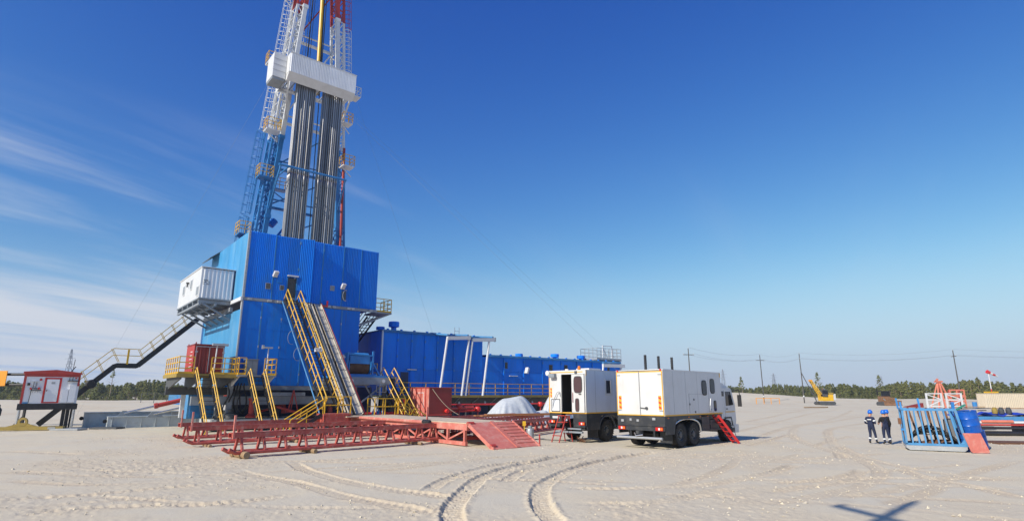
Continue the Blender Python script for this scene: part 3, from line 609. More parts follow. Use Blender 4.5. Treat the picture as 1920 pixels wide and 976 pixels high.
# upper left wall: flat sheets in full sun
ys = [0, 2.0, 4.0, 6.0, 8.1, 10.4, 12.8]
for a, b in zip(ys[:-1], ys[1:]): part('side_panel', side_panel(a, b, 10.62, 16.28, -.005), 'blue_sheet_sunlit', enc)
part('side_panel', MB().box(11.955, .1, 10.62, 12.0, D1, 16.25), 'blue_sheet', enc); part('back_panel', MB().box(0, D1, 10.62, 12, D1+.05, 16.25), 'blue_sheet', enc)
tr = MB().box(-.10, -.10, 10.55, .06, -.075, 16.35).box(-.10, -.075, 10.55, -.075, .12, 16.35)
ct = part('corner_trim', tr, 'galv', enc)
bm_ = mesh_from(MB().lathe([(.02, -.012), (.02, 0)], (0, 0, 0), 6, 'y'), 'dark_grey', name='bolt')
for k in range(19): inst('bolt', bm_, ct, (-.03, -.1, 10.8+k*.3))
# openings and fittings on the upper front
for x, z, w, h, m in ((1.85, 11.73, .42, .52, 'dark_grey'), (2.78, 12.36, .48, .5, 'blue_module'), (3.02, 11.72, .36, .42, 'dark_grey'), (7.5, 12.2, .42, .46, 'grey_steel')):
    f_ = part('vent_frame', MB().box(x-w/2, -.10, z-h/2, x+w/2, -.068, z+h/2), 'galv' if m != 'blue_module' else 'blue_steel', enc)
    part('vent', MB().box(x-w/2+.03, -.112, z-h/2+.03, x+w/2-.03, -.101, z+h/2-.03), m, f_)
for x, z in ((2.30, 12.85), (8.42, 12.5)):
    l = part('floodlight', MB().bar((x, -.16, z-.25), (x+.05, -.5, z+.15), .36, .22), 'white_paint', enc); part('bracket', MB().box(x-.06, -.2, z-.32, x+.02, -.07, z-.2), 'dark_grey', l)
sp_ = MB().lathe([(.30, -.02), (.30, .02)], (8.72, -.13, 11.62), 18, 'y'); part('horn', MB().box(8.45, -.14, 11.25, 8.85, -.08, 12.0), 'dark_grey', enc); part('hose_loop', MB().path([(8.78+.28*math.cos(t), -.18, 11.65+.5*math.sin(t)) for t in np.linspace(1.2, 5.0, 12)], .045), 'galv', enc)
part('hook_bracket', MB().bar((6.45, -.3, 10.45), (7.05, -.3, 10.45), .09).bar((7.05, -.3, 10.4), (7.05, -.3, 10.95), .12), 'red_bright', enc)
# white beam and bolts between the two storeys
part('floor_beam', MB().box(-.12, -.06, 10.36, 10.5, .10, 10.60).box(10.5, -.06, 10.36, 12.1, .10, 10.60), 'grey_steel', enc)
fl = mesh_from(MB().box(-.16, -.14, -.11, .16, .02, .10), 'galv', name='flange')
for x in (.5, 2.1, 2.9, 5.0, 7.3, 7.8, 9.2, 9.6, 11.4): inst('flange', fl, enc, (x, -.06, 10.48))
part('side_beam', MB().box(-.22, -.1, 10.30, -.06, 3.0, 10.60).box(-.06, 0, 9.6, .04, .3, 10.3), 'white_steel', enc)
# lower block
lw = [(0, 1.55), (1.55, 3.25), (3.25, 5.1), (5.1, 6.8), (6.8, 8.6), (8.6, 10.4)]
for a, b in lw:
    p_ = part('lower_panel', flat_panel(a, b, 3.45, 10.34, 0, .05, .012, 2), 'blue_module', enc)
    for z in (4.4, 6.6, 9.0): part('latch', MB().box(b-.06, -.10, z-.09, b+.02, -.052, z+.09), 'galv', p_)
for x in (1.55, 5.1, 8.6): part('cover_strip', MB().box(x-.06, -.09, 3.5, x+.06, -.055, 10.3), 'blue_steel', enc)
for a, b in ((0, 2.2), (2.2, 4.5), (4.5, 6.8), (6.8, 9.), (9., 11.1), (11.1, 13.1)): part('lower_side_panel', side_panel(a, b, 3.45, 9.62, -.005), 'blue_sheet_sunlit', enc)
part('lower_side_panel', MB().box(10.35, .05, 3.45, 10.4, 12.8, 10.3), 'blue_module', enc); part('lower_back_panel', MB().box(0, 12.9, 3.45, 10.4, 12.95, 10.3), 'blue_module', enc)
part('corner_trim', MB().box(-.08, -.09, 3.4, .03, -.065, 10.3).box(-.08, -.065, 3.4, -.055, .1, 10.3), 'galv', enc)
# steel column ladder at the far left edge of the lower block
lad = MB()
for k in range(22): lad.bar((-.12, 12.75, 3.6+k*.28), (-.12, 13.1, 3.6+k*.28), .03)
part('wall_ladder', lad.bar((-.12, 12.75, 3.5), (-.12, 12.75, 9.7), .05).bar((-.12, 13.1, 3.5), (-.12, 13.1, 9.7), .05), 'blue_steel', enc)
# lean-to roof over the back of the left wall
part('awning', MB().add([(-.9, 9.8, 15.6), (1.2, 9.8, 17.4), (1.2, 12.9, 17.4), (-.9, 12.9, 15.6), (-.9, 9.8, 15.52), (1.2, 9.8, 17.32), (1.2, 12.9, 17.32), (-.9, 12.9, 15.52)], [(0,1,2,3),(7,6,5,4),(0,4,5,1),(1,5,6,2),(2,6,7,3),(3,7,4,0)]), 'dark_grey', enc)
part('awning_frame', MB().bar((-.06, 12.85, 14.9), (1.3, 12.85, 17.5), .10).bar((-.06, 9.9, 15.9), (1.3, 9.9, 17.5), .08).bar((-.1, 12.95, 12), (-.1, 12.95, 15.2), .12), 'white_steel', enc)
# substructure underneath
sub = thing('rig_substructure', 'grey and dark steel base frame under the blue rig block', 'steel frame', (5, 5, 0))
for y in (.5, 11.5):
    for x in (.35, 3.6, 6.9, 10.1): part('column', MB().box(x-.22, y-.22, 1., x+.22, y+.22, 3.42), 'dark_grey', sub)
part('front_girder', MB().box(-3.0, -.35, 1.95, 10.6, -.05, 2.55).box(-3.0, -.42, 1.93, 10.6, .02, 1.98).box(-3., -.42, 2.53, 10.6, .02, 2.58), 'grey_steel', sub)
part('upper_girder', MB().box(.2, -.12, 3.08, 10.5, .2, 3.43), 'grey_steel', sub)
part('void_backing', MB().box(.2, 2.4, .9, 13.2, 2.5, 3.4), 'navy_dark', sub)  # dark sheet added to stand for the shaded void below the floor
part('side_girder', MB().box(.0, .3, 2.0, .3, 12.6, 2.6), 'grey_steel', sub)
for a, b in (((.35, .5, 1.), (3.6, .5, 3.3)), ((6.9, .5, 3.3), (10.1, .5, 1.))): part('diagonal', MB().bar(a, b, .18), 'dark_grey', sub)
for x in (2.0, 6.0): part('manifold', MB().tube((x, .2, 1.3), (x+2.2, .2, 1.9), .10, 8).lathe([(.22, 0), (.22, .45), (.12, .5), (.12, .8)], (x+2.2, .2, 1.2), 10), 'red_paint', sub, 40)
# hanging red tripod yoke under the girder
part('yoke', MB().bar((4.5, -.9, 3.1), (4.1, -1.0, 1.3), .07).bar((4.5, -.9, 3.1), (4.95, -1.0, 1.3), .07).bar((4.5, -.9, 3.1), (4.5, -.6, 1.3), .06).bar((3.9, -1, 1.35), (5.2, -1, 1.35), .12).tube((3.2, -1, 1.75), (5.6, -1.0, 1.1), .09, 8).lathe([(.3, 0), (.34, .2), (.2, .42)], (5.0, -1, .95), 10), 'red_paint', sub, 40)
part('jack', MB().lathe([(.42, 0), (.42, .1), (.2, .3), (.2, 1.3), (.28, 1.35), (.28, 1.5)], (1.2, -1.1, .95), 12), 'red_paint', sub, 40)
for k in range(5):
    x = -.6+k*.35; pts = [(x+.15*math.sin(t*2+k), -.6+.2*math.cos(t*3), 3.6-t*.9) for t in np.linspace(0, 2.6, 12)]
    part('hose', MB().path(pts, .05), 'black_steel', sub, 60)
part('loop_hose', MB().path([(.9+.75*math.cos(t), -.95, 2.1+.9*math.sin(t)) for t in np.linspace(0, 6.28, 24)], .035), 'black_steel', sub, 60)
# skid runners on the ground
def skid(x0, x1, y0, y1, z1, label, ribs=14):
    t = thing('skid_beam', label, 'skid', (x0, (y0+y1)/2, 0), TF, 'grey skid beams under the rig')
    part('web', MB().box(x0, y0+.1, .06, x1, y1-.1, z1-.06), 'grey_skid', t)
    part('flange', MB().box(x0-.02, y0, z1-.06, x1+.02, y1, z1), 'grey_skid', t); part('flange', MB().box(x0-.02, y0-.04, 0, x1+.02, y1+.04, .06), 'grey_skid', t)
    rm = mesh_from(MB().box(-.02, 0, 0, .02, .10, z1-.12), 'grey_skid', name='rib')
    for k in range(ribs): inst('rib', rm, t, (x0+.3+(x1-x0-.6)*k/(ribs-1), y0, .06))
    part('tow_eye', MB().lathe([(.16, -.05), (.16, .05), (.08, .05), (.08, -.05)], (x0-.15, (y0+y1)/2, z1*.6), 12, 'y'), 'black_steel', t, 40)
skid(-7.2, 13.0, 8.4, 9.3, .95, 'nearest pale grey skid beam running out left from under the rig', 20)
skid(-8.6, 13.0, 11.4, 12.4, 1.25, 'rear grey skid beam beyond the nearest one, left of the rig', 18)
dk = thing('rig_base_deck', 'flat grey steel base deck in front of the rig, behind the red racks', 'deck', (6, -3, 0))
part('deck_plate', MB().box(-1.6, -1.3, .72, 13.4, 2.3, .82), 'grey_skid', dk)
part('side_channel', MB().box(-1.65, -1.4, .12, 13.45, -1.3, .86), 'grey_skid', dk)
for k in range(10): part('rib', MB().box(-1.4+k*1.6, -1.46, .16, -1.34+k*1.6, -1.4, .8), 'grey_skid', dk)
part('side_channel', MB().box(-1.7, -1.3, .12, -1.6, 2.3, .86), 'grey_skid', dk)
part('sleeper', MB().box(-1.4, -1.2, 0, -1.0, 2, .72), 'dark_grey', dk); part('sleeper', MB().box(5.0, -1.2, 0, 5.4, 2, .72), 'dark_grey', dk); part('sleeper', MB().box(12.6, -1.2, 0, 13.0, 2, .72), 'dark_grey', dk)
for x, y, s in ((-.2, -.7, .5), (-.9, .2, .35), (5.6, -.8, .3)):
    solo('valve', MB().lathe([(s*.5, 0), (s*.8, s*.2), (s*.8, s*.9), (s*.35, s*1.1), (s*.35, s*1.5), (s*.5, s*1.55)], (x, y, .82), 12).tube((x-s, y, .82+s*.5), (x+s, y, .82+s*.5), s*.3, 8), 'dark_grey', {-.2: 'largest dark valve body on the deck between the two stairways', -.9: 'smaller dark valve near the leftmost stairway foot', 5.6: 'dark valve on the deck near the main stairs'}[x], 'valve', (x, y, .82), TF, 'valves on the base deck', 40)
# hydraulic rams at the left
for y, x0, lab in ((9.0, -6.1, 'red hydraulic ram lying over the skid, left one with a bright rod'), (4.5, -4.6, 'red hydraulic ram behind the leftmost stairway')):
    t = thing('hydraulic_ram', lab, 'ram', (x0, y, 1.0), TF, 'red hydraulic rams')
    part('cylinder', MB().tube((x0+2.2, y, 1.75), (x0+6.5, y, 2.8), .19, 12).tube((x0+2.15, y, 1.74), (x0+2.4, y, 1.80), .24, 12), 'red_paint', t, 40)
    part('rod', MB().tube((x0, y, 1.2), (x0+2.3, y, 1.77), .09, 10), 'chrome', t, 40)
    part('clevis', MB().prism([(x0-.45, .95), (x0+.75, .95), (x0+.15, 1.4), (x0-.12, 1.4)], y-.06, y+.06), 'grey_steel', t)
# blue cabin half hidden under the platform
cb_ = thing('blue_cabinet', 'light blue steel cabinet standing half hidden behind the leftmost stairway', 'cabinet', (-1.6, 4, .95))
part('body', MB().box(-2.5, 3.2, .82, -.5, 5.0, 3.0), 'blue_light', cb_); part('door', MB().box(-2.3, 3.14, .95, -1.55, 3.2, 2.85), 'blue_steel', cb_); part('door', MB().box(-1.45, 3.14, .95, -.7, 3.2, 2.85), 'blue_steel', cb_)

# ---------------------------------------------------------------- doghouse hung on the left wall
dh = thing('doghouse_cabin', 'white corrugated cabin bracketed high on the left side of the rig', 'cabin', (-1.4, 7.5, 10.6))
part('side_wall', MB().box(-2.72, 3.0, 10.68, -2.66, 12.0, 13.27), 'white_paint', dh)
part('front_wall', MB().corr((-2.66, 3.0), (-.16, 3.0), 10.68, 13.2, .30, .05), 'white_sheet', dh)
part('roof', MB().box(-2.78, 2.92, 13.27, -.08, 12.08, 13.34), 'white_paint', dh); part('floor', MB().box(-2.75, 2.95, 10.56, -.08, 12.05, 10.68), 'grey_steel', dh)
part('back_wall', MB().box(-.16, 2.98, 10.68, -.09, 12.0, 13.27), 'white_paint', dh); part('end_wall', MB().box(-2.66, 11.94, 10.68, -.16, 12.0, 13.27), 'white_paint', dh)
for y, z, w, h in ((9.62, 12.1, .8, .95), (6.55, 12.25, .75, .95), (3.7, 11.3, .9, .9)):
    f_ = part('window', MB().box(-2.77, y-w/2, z-h/2, -2.72, y+w/2, z+h/2), 'white_steel', dh); part('pane', MB().box(-2.785, y-w/2+.09, z-h/2+.09, -2.771, y+w/2-.09, z+h/2-.09), 'grey_steel', f_)
part('lamp', MB().box(-2.95, 7.7, 12.5, -2.72, 7.95, 12.62).box(-2.9, 7.75, 12.2, -2.8, 7.9, 12.5), 'dark_grey', dh)
part('corner_post', MB().box(-.2, 2.93, 10.6, -.08, 3.0, 13.3), 'navy_dark', dh)
# stencilled numbers on the corrugated end
for r_, c_ in [(r_, c_) for r_ in range(3) for c_ in range(4)]:
    if (r_+c_) % 4 != 3: part('stencil', MB().box(-2.52+c_*.13, 2.935, 12.12-r_*.16, -2.44+c_*.13, 2.942, 12.20-r_*.16), 'dark_grey', dh)
br = thing('doghouse_bracket', 'rusty grey bracket frame carrying the white cabin', 'bracket', (-1.4, 7.5, 8.9))
for y in (3.2, 5.3, 7.4, 9.6, 11.7):
    part('cantilever', MB().box(-2.7, y-.1, 10.24, -.07, y+.1, 10.54), 'grey_steel', br); part('strut', MB().bar((-2.4, y, 10.25), (-.1, y, 9.0), .14), 'grey_steel', br)
for x in (-2.6, -1.4): part('rail', MB().box(x-.09, 2.9, 10.05, x+.09, 12.0, 10.22), 'grey_steel', br)
part('wall_rail', MB().box(-.3, 2.6, 9.65, -.07, 12.6, 10.0), 'grey_steel', br)

# ---------------------------------------------------------------- stairs, ramp and platforms at the front
st = thing('main_stairs', 'long steep black stairway with yellow rails up to the doorway', 'stairs', (4, -9, 1.5))
stairs(st, (3.8, -.2, 10.75), (4.35, -9.0, 1.7), 1.05, 34, (1, 0, 0), h=1.05)
part('cable_pipe', MB().tube((3.12, -.25, 10.5), (3.62, -9.0, 1.4), .05, 7), 'blue_light', st, 40)
part('hose_coil', MB().path([(3.0+.35*math.cos(t)+.2, -3.2, 7.2+.55*math.sin(t)) for t in np.linspace(1.3, 5, 10)], .018), 'grey_steel', st); part('hose_coil', MB().path([(3.0+.35*math.cos(t)+.3, -4.6, 5.8+.5*math.sin(t)) for t in np.linspace(1.3, 5, 10)], .018), 'grey_steel', st)
part('step_light', MB().lathe([(.16, 0), (.2, .12)], (4.75, -5.6, 6.2), 12, 'y').box(4.3, -5.6, 6.0, 4.7, -5.3, 6.3), 'white_paint', st)
vr = thing('pipe_ramp', 'steep pipe ramp with pale steel chute beside the main stairs', 'ramp', (6, -9, 1.3))
def on_ramp(x, t, h=0.): return Vector((x+.35*t, -.15-8.95*t, 10.55-9.3*t)) + Vector((0, -.72, .69))*h
part('bed', MB().add([on_ramp(5.0, 0, 0), on_ramp(6.45, 0, 0), on_ramp(6.7, 1, 0), on_ramp(5.1, 1, 0), on_ramp(5.0, 0, -.16), on_ramp(6.45, 0, -.16), on_ramp(6.7, 1, -.16), on_ramp(5.1, 1, -.16)], [(0,1,2,3),(7,6,5,4),(0,4,5,1),(1,5,6,2),(2,6,7,3),(3,7,4,0)]), 'black_steel', vr)
for k, x in enumerate((4.95, 5.18, 5.42, 5.62)): part('skid_pipe', MB().tube(on_ramp(x, 0, .1), on_ramp(x+.02, 1, .1), .075, 8), 'ramp_plate' if k != 1 else 'wood_pale', vr, 40)
n = 14
for k in range(n):
    a, b = k/n+.0008, (k+1)/n-.0008
    mb = MB()
    for x0, x1, h0, h1 in ((5.82, 5.9, .22, .04), (5.9, 6.38, .04, .04), (6.38, 6.46, .04, .22)):
        A_, B_ = .1*a, .1*b; mb.add([on_ramp(x0+A_, a, h0), on_ramp(x1+A_, a, h1), on_ramp(x1+B_, b, h1), on_ramp(x0+B_, b, h0), on_ramp(x0+A_, a, h0-.04), on_ramp(x1+A_, a, h1-.04), on_ramp(x1+B_, b, h1-.04), on_ramp(x0+B_, b, h0-.04)], [(0,3,2,1),(4,5,6,7),(0,1,5,4),(1,2,6,5),(2,3,7,6),(3,0,4,7)])
    part('chute_plate', mb, 'ramp_plate', vr); part('lap_joint', MB().bar(on_ramp(5.92+.1*b, b, .05), on_ramp(6.38+.1*b, b-.012, .05), .03, .02), 'dark_grey', vr)
part('edge_beam', MB().bar(on_ramp(6.5, 0, .12), on_ramp(6.62, 1, .12), .07, .24), 'red_dull', vr); part('edge_beam', MB().bar(on_ramp(4.86, 0, .05), on_ramp(4.92, 1, .05), .07, .2), 'black_steel', vr)
for k in range(10): part('roller', MB().bar(on_ramp(4.95, k/10+.05, .02), on_ramp(5.75, k/10+.05, .02), .06, .05), 'black_steel', vr)
# landing at the stair foot
ld = thing('stair_landing', 'low red landing with yellow rails at the foot of the main stairs', 'platform', (4.3, -9.8, 0))
part('platform', MB().box(3.3, -10.6, 1.30, 5.3, -9.0, 1.42), 'red_rack', ld); part('skirt', MB().box(3.32, -10.56, .72, 5.28, -10.5, 1.3).box(3.32, -10.5, .82, 3.38, -9.1, 1.3), 'red_rack', ld)
for x, y in ((3.4, -10.5), (5.2, -10.5), (3.4, -9.1), (5.2, -9.1)): part('leg', MB().box(x-.06, y-.06, 0, x+.06, y+.06, 1.3), 'red_rack', ld)
railing(ld, [(3.35, -10.55, 1.42), (5.25, -10.55, 1.42)], 1.15, 1.0, toe=False, mid=1); railing(ld, [(5.25, -10.5, 1.42), (5.25, -9.2, 1.42)], 1.15, 1.2, toe=False, mid=1)
s2 = thing('landing_steps', 'short yellow-railed steps going down left from the stair landing', 'stairs', (2.2, -9.9, 0))
stairs(s2, (3.3, -9.8, 1.4), (1.1, -9.8, .05), 1.1, 6, (0, 1, 0), h=1.0, style='up')

# left platform with the red container
p1 = thing('side_platform', 'grey steel platform with yellow rails left of the rig carrying the red container', 'platform', (-2.5, 0, 3))
part('floor', MB().box(-4.45, -2.2, 4.05, -.35, 3.1, 4.2), 'grey_steel', p1); part('edge', MB().box(-4.5, -2.26, 3.95, -.3, -2.2, 4.22).box(-4.52, -2.2, 3.95, -4.45, 3.1, 4.22), 'yellow_dark', p1)
for x in (-4.2, -2.9, -1.6, -.6): part('joist', MB().prism([(-2.1, 4.05), (3.0, 4.05), (3.0, 2.9), (1.0, 3.3), (-2.1, 3.85)], x-.07, x+.07, 'x'), 'dark_grey', p1)
part('beam', MB().box(-4.4, 1.9, 2.7, .2, 2.2, 3.3), 'dark_grey', p1); part('column', MB().box(-.5, -.6, .82, -.15, -.25, 4.05), 'grey_steel', p1); part('column', MB().box(-.55, 2.0, .82, -.2, 2.35, 2.7), 'grey_steel', p1)
part('column', MB().box(-3.2, 2.2, .95, -2.9, 2.5, 2.7), 'white_steel', p1)
railing(p1, [(-4.4, 3.0, 4.2), (-4.4, -2.1, 4.2), (-3.42, -2.1, 4.2)], 1.25, .9); railing(p1, [(-2.25, -2.1, 4.2), (-.45, -2.1, 4.2), (-.45, -.7, 4.2)], 1.25, 1.0)
lp = part('lamp_post', MB().tube((-2.0, -1.9, 4.2), (-1.95, -1.9, 6.35), .05, 8), 'white_paint', p1); part('lamp_head', MB().box(-2.3, -2.1, 6.35, -1.2, -1.75, 6.52), 'galv', lp)
s_ = thing('platform_stairs', 'leftmost steep black stairway with yellow rails up to the red container', 'stairs', (-2.85, -4, 0), TF, 'short stairways to the side platforms')
stairs(s_, (-2.85, -2.25, 4.2), (-2.28, -4.9, .03), 1.0, 14, (1, 0, 0), h=.85)
rc = thing('red_container', 'dull red steel container standing on the side platform by the rig', 'container', (-2.3, .3, 4.2))
part('front_wall', MB().corr((-3.28, -1.0), (-1.22, -1.0), 4.28, 6.42, .25, .03), 'red_dull', rc)
part('side_wall', MB().box(-3.32, -.98, 4.28, -3.28, 1.7, 6.42), 'red_paint', rc); part('side_wall', MB().box(-1.24, -.96, 4.28, -1.2, 1.7, 6.42), 'red_dull', rc); part('back_wall', MB().box(-3.28, 1.66, 4.28, -1.24, 1.7, 6.42), 'red_dull', rc)
part('roof', MB().box(-3.36, -1.08, 6.42, -1.16, 1.74, 6.5), 'red_dull', rc); part('base_frame', MB().box(-3.34, -1.06, 4.2, -1.18, 1.72, 4.28), 'black_steel', rc)
d_ = part('door', MB().box(-2.25, -1.06, 4.45, -1.3, -1.035, 6.3), 'red_dull', rc)
part('door_frame', MB().box(-3.2, -1.075, 6.28, -1.28, -1.06, 6.33).box(-3.22, -1.075, 4.4, -3.17, -1.06, 6.33).box(-2.3, -1.075, 4.4, -2.25, -1.06, 6.28).box(-1.31, -1.075, 4.4, -1.26, -1.06, 6.28), 'galv', d_)
for x, z in ((-3.2, 5.9), (-3.2, 4.7), (-1.3, 5.9), (-1.3, 4.7)): part('hinge', MB().box(x-.06, -1.1, z-.05, x+.12, -1.075, z+.05), 'galv', rc)
for k in range(5): part('chalk_mark', MB().box(-3.335, -.5+.1*(k % 2), 5.9-k*.28, -3.321, .2+.12*(k % 3), 5.95-k*.28), 'reflective', rc)
for x, y in ((-3.25, -1), (-1.3, -1), (-3.25, 1.6)): part('lifting_eye', MB().lathe([(.06, 0), (.04, .1), (.02, .14)], (x, y, 6.5), 8), 'red_dull', rc)
# second platform
p2 = thing('centre_platform', 'small grey platform with yellow rails at the foot of the blue rig wall', 'platform', (1, -1.3, 3))
part('floor', MB().box(-.45, -2.5, 4.08, 2.45, -.12, 4.2), 'grey_steel', p2)
for x in (-.3, 2.3): part('bracket', MB().prism([(-.15, 4.08), (-2.45, 4.08), (-.15, 3.2)], x-.06, x+.06, 'x'), 'white_steel', p2)
part('column', MB().box(2.3, -.6, 2.6, 2.6, -.3, 4.08).box(2.3, -.6, 2.6, 5.6, -.42, 2.9), 'grey_steel', p2)
railing(p2, [(-.4, -.3, 4.2), (-.4, -2.45, 4.2), (.12, -2.45, 4.2)], 1.3, 1.1); railing(p2, [(1.5, -2.45, 4.2), (2.4, -2.45, 4.2), (2.4, -.3, 4.2)], 1.3, 1.0)
lp = part('lamp_post', MB().tube((1.75, -2.2, 4.2), (1.75, -2.2, 6.3), .04, 8), 'white_paint', p2); part('lamp_head', MB().box(1.3, -2.5, 6.3, 2.0, -2.2, 6.42).box(1.2, -2.45, 6.25, 1.35, -2.25, 6.55), 'galv', lp)
s_ = thing('platform_stairs', 'steep black stairway with yellow rails left of the main stairs', 'stairs', (.8, -4, 0), TF, 'short stairways to the side platforms')
stairs(s_, (.8, -2.55, 4.2), (1.32, -5.2, .03), 1.05, 14, (1, 0, 0), h=.85)
solo('control_cabinet', MB().box(.45, -1.2, 4.2, 1.35, -.5, 5.45).box(.40, -1.25, 5.45, 1.40, -.45, 5.5).box(.5, -1.23, 4.3, .88, -1.2, 5.35).box(.92, -1.23, 4.3, 1.3, -1.2, 5.35), 'grey_steel', 'grey metal cabinet at the head of the stairway on the small platform', 'cabinet', (.9, -.85, 4.2))

# black stairway from the doghouse down to the left
ch = thing('long_stairway', 'long black cranked stairway with yellow rail slanting down left from the white cabin', 'stairs', (-11, 10, 0))
P = [(-.12, 10, 10.3), (-4.8, 10, 5.4), (-6.55, 10, 5.4), (-11.5, 10, .15)]
for y in (9.5, 10.5):
    mb = MB()
    for a, b in zip(P[:-1], P[1:]): mb.bar((a[0], y, a[2]), (b[0], y, b[2]), .09, .42)
    part('stringer', mb, 'black_steel', ch)
tm = mesh_from(MB().box(-.13, -.46, -.02, .13, .46, .02), 'black_steel', name='tread')
for a, b, n in ((P[0], P[1], 20), (P[2], P[3], 21)):
    for k in range(n): inst('tread', tm, ch, Vector(a).lerp(Vector(b), (k+.5)/n))
part('landing', MB().box(-6.55, 9.5, 5.35, -4.8, 10.5, 5.4), 'black_steel', ch); part('soffit', MB().add([(-.12, 9.55, 10.1), (-4.8, 9.55, 5.2), (-4.8, 10.45, 5.2), (-.12, 10.45, 10.1)], [(0,1,2,3)]).add([(-6.55, 9.55, 5.2), (-11.5, 9.55, 0), (-11.5, 10.45, 0), (-6.55, 10.45, 5.2)], [(0,1,2,3)]), 'black_steel', ch)
part('knuckle', MB().lathe([(.35, -.1), (.42, .0), (.42, 1.1), (.35, 1.2)], (-8.2, 9.4, 3.65), 12, 'y'), 'black_steel', ch, 40)
HP = [(-.5, 9.5, 10.1), (-4.6, 9.5, 5.7), (-6.75, 9.5, 5.7), (-10.8, 9.5, 1.5)]
mb = MB()
for a, b in zip(HP[:-1], HP[1:]):
    for z in (.62, 1.25): mb.bar((a[0]-.15, a[1], a[2]+z), (b[0]-.15, b[1], b[2]+z), .06)
part('handrail', mb, 'yellow', ch)
for a, b, n in ((HP[0], HP[1], 5), (HP[2], HP[3], 4)):
    for k in range(n+1):
        p = Vector(a).lerp(Vector(b), k/n)
        for dx in (0, .12): part('post', MB().bar((p.x+.3+dx, p.y, p.z+.0), (p.x-.35+dx, p.y, p.z+1.2), .045), 'yellow', ch)
part('post', MB().bar((-5.7, 9.5, 5.5), (-5.7, 9.5, 6.9), .16), 'yellow', ch)

for o in [ch]: o.location = TF.w((-11, 16, 0))
# winch platform right of the ramp
wp = thing('winch_platform', 'grey steel platform carrying the blue drum winch right of the ramp', 'platform', (9.3, -2.5, 2))
part('floor', MB().box(7.2, -4.2, 4.12, 11.6, -.1, 4.3), 'blue_steel', wp); part('girder', MB().box(7.2, -4.3, 3.55, 11.6, -4.2, 4.15).box(7.2, -.3, 3.5, 11.6, -.2, 4.1), 'grey_steel', wp)
for x in (7.5, 11.3): part('column', MB().box(x-.15, -4.0, 0, x+.15, -3.7, 4.1), 'dark_grey', wp)
part('diagonal', MB().bar((7.6, -3.9, .9), (11.2, -3.9, 3.6), .12), 'grey_steel', wp); part('diagonal', MB().bar((11.2, -3.9, .9), (9.4, -3.9, 3.6), .1), 'grey_steel', wp)
for x in (8.0, 10.9): part('spot_lamp', MB().lathe([(.1, 0), (.16, -.12)], (x, -4.32, 3.85), 12, 'y'), 'lamp_white', wp)
part('gate', MB().box(10.3, -4.36, 2.9, 10.34, -4.3, 3.5).box(11.2, -4.36, 2.9, 11.24, -4.3, 3.5).box(10.3, -4.36, 3.46, 11.24, -4.3, 3.5).box(10.3, -4.36, 2.9, 11.24, -4.3, 2.94).box(10.6, -4.35, 2.9, 10.64, -4.31, 3.5).box(10.9, -4.35, 2.9, 10.94, -4.31, 3.5), 'galv', wp)
part('ladder', MB().bar((9.9, -4.0, .9), (9.9, -4.0, 3.4), .05).bar((10.6, -4, .9), (10.6, -4, 3.4), .05), 'dark_grey', wp)
wi = thing('drum_winch', 'blue steel winch with a drum of brown wire rope', 'winch', (8.9, -2.6, 4.3))
fr_ = MB()
for y in (-3.6, -1.7):
    fr_.bar((7.6, y, 4.35), (10.6, y, 4.35), .16); fr_.bar((7.8, y, 4.35), (7.9, y, 6.25), .14); fr_.bar((10.2, y, 4.35), (10.2, y, 6.4), .14); fr_.bar((7.8, y, 6.1), (10.25, y, 6.0), .12); fr_.bar((7.9, y, 5.5), (7.35, y, 4.4), .12); fr_.bar((10.2, y, 5.4), (10.9, y, 4.35), .12); fr_.bar((7.85, y, 5.33), (10.2, y, 5.33), .08)
part('frame', fr_, 'blue_steel', wi)
part('drum', MB().lathe([(.60, 8.05), (.60, 10.0)], (0, -2.9, 5.0), 24, 'x'), 'dark_grey', wi, 40)
ropes = MB()
for k in range(17): ropes.lathe([(.60, 8.10+k*.108), (.67, 8.13+k*.108), (.67, 8.17+k*.108), (.60, 8.20+k*.108)], (0, -2.9, 5.0), 24, 'x', cap=False)
part('wire_rope', ropes, 'dozer_rust', wi, 60)
for x in (8.0, 10.02): part('drum_flange', MB().lathe([(.86, x-.04), (.86, x+.04)], (0, -2.9, 5.05), 28, 'x'), 'blue_steel', wi, 40)
part('hood', MB().prism([(-3.62, 5.35), (-3.62, 5.95), (-3.2, 6.25), (-2.5, 6.25), (-2.0, 5.9), (-2.0, 5.35)], 8.1, 9.9, 'x'), 'blue_steel', wi)
part('motor_cover', MB().box(7.05, -3.5, 4.7, 7.6, -2.9, 5.5).bar((7.0, -3.6, 5.5), (7.5, -3.7, 5.9), .3), 'white_paint', wi)
# right stairs, landing
s_ = thing('platform_stairs', 'steep yellow-railed stairway right of the drum winch', 'stairs', (12, -5, 0), TF, 'short stairways to the side platforms')
stairs(s_, (11.9, -2.6, 4.3), (12.4, -6.6, .03), 1.0, 15, (1, 0, 0), h=1.1)
wk = thing('winch_walkway', 'short walkway with yellow rail beside the drum winch', 'walkway', (12, -1.2, 3)); part('floor', MB().box(11.62, -2.5, 4.14, 13.3, -.1, 4.28), 'grey_steel', wk); railing(wk, [(11.65, -.3, 4.28), (11.65, -1.6, 4.28)], 1.2, 1.2, toe=False)
part('leg', MB().box(12.9, -2.4, .82, 13.1, -2.2, 4.14), 'dark_grey', wk)
lr = thing('lower_landing', 'low landing with yellow rails right of the pipe ramp', 'platform', (9, -8.2, 0))
part('platform', MB().box(7.7, -9.4, 1.12, 10.4, -8.0, 1.22), 'red_dull', lr); part('skirt', MB().box(7.72, -9.38, .5, 10.38, -9.32, 1.12), 'red_dull', lr)
for x in (7.8, 10.3): part('leg', MB().box(x-.06, -9.3, 0, x+.06, -9.18, 1.12), 'red_dull', lr); part('leg', MB().box(x-.06, -8.2, 0, x+.06, -8.08, 1.12), 'red_dull', lr)
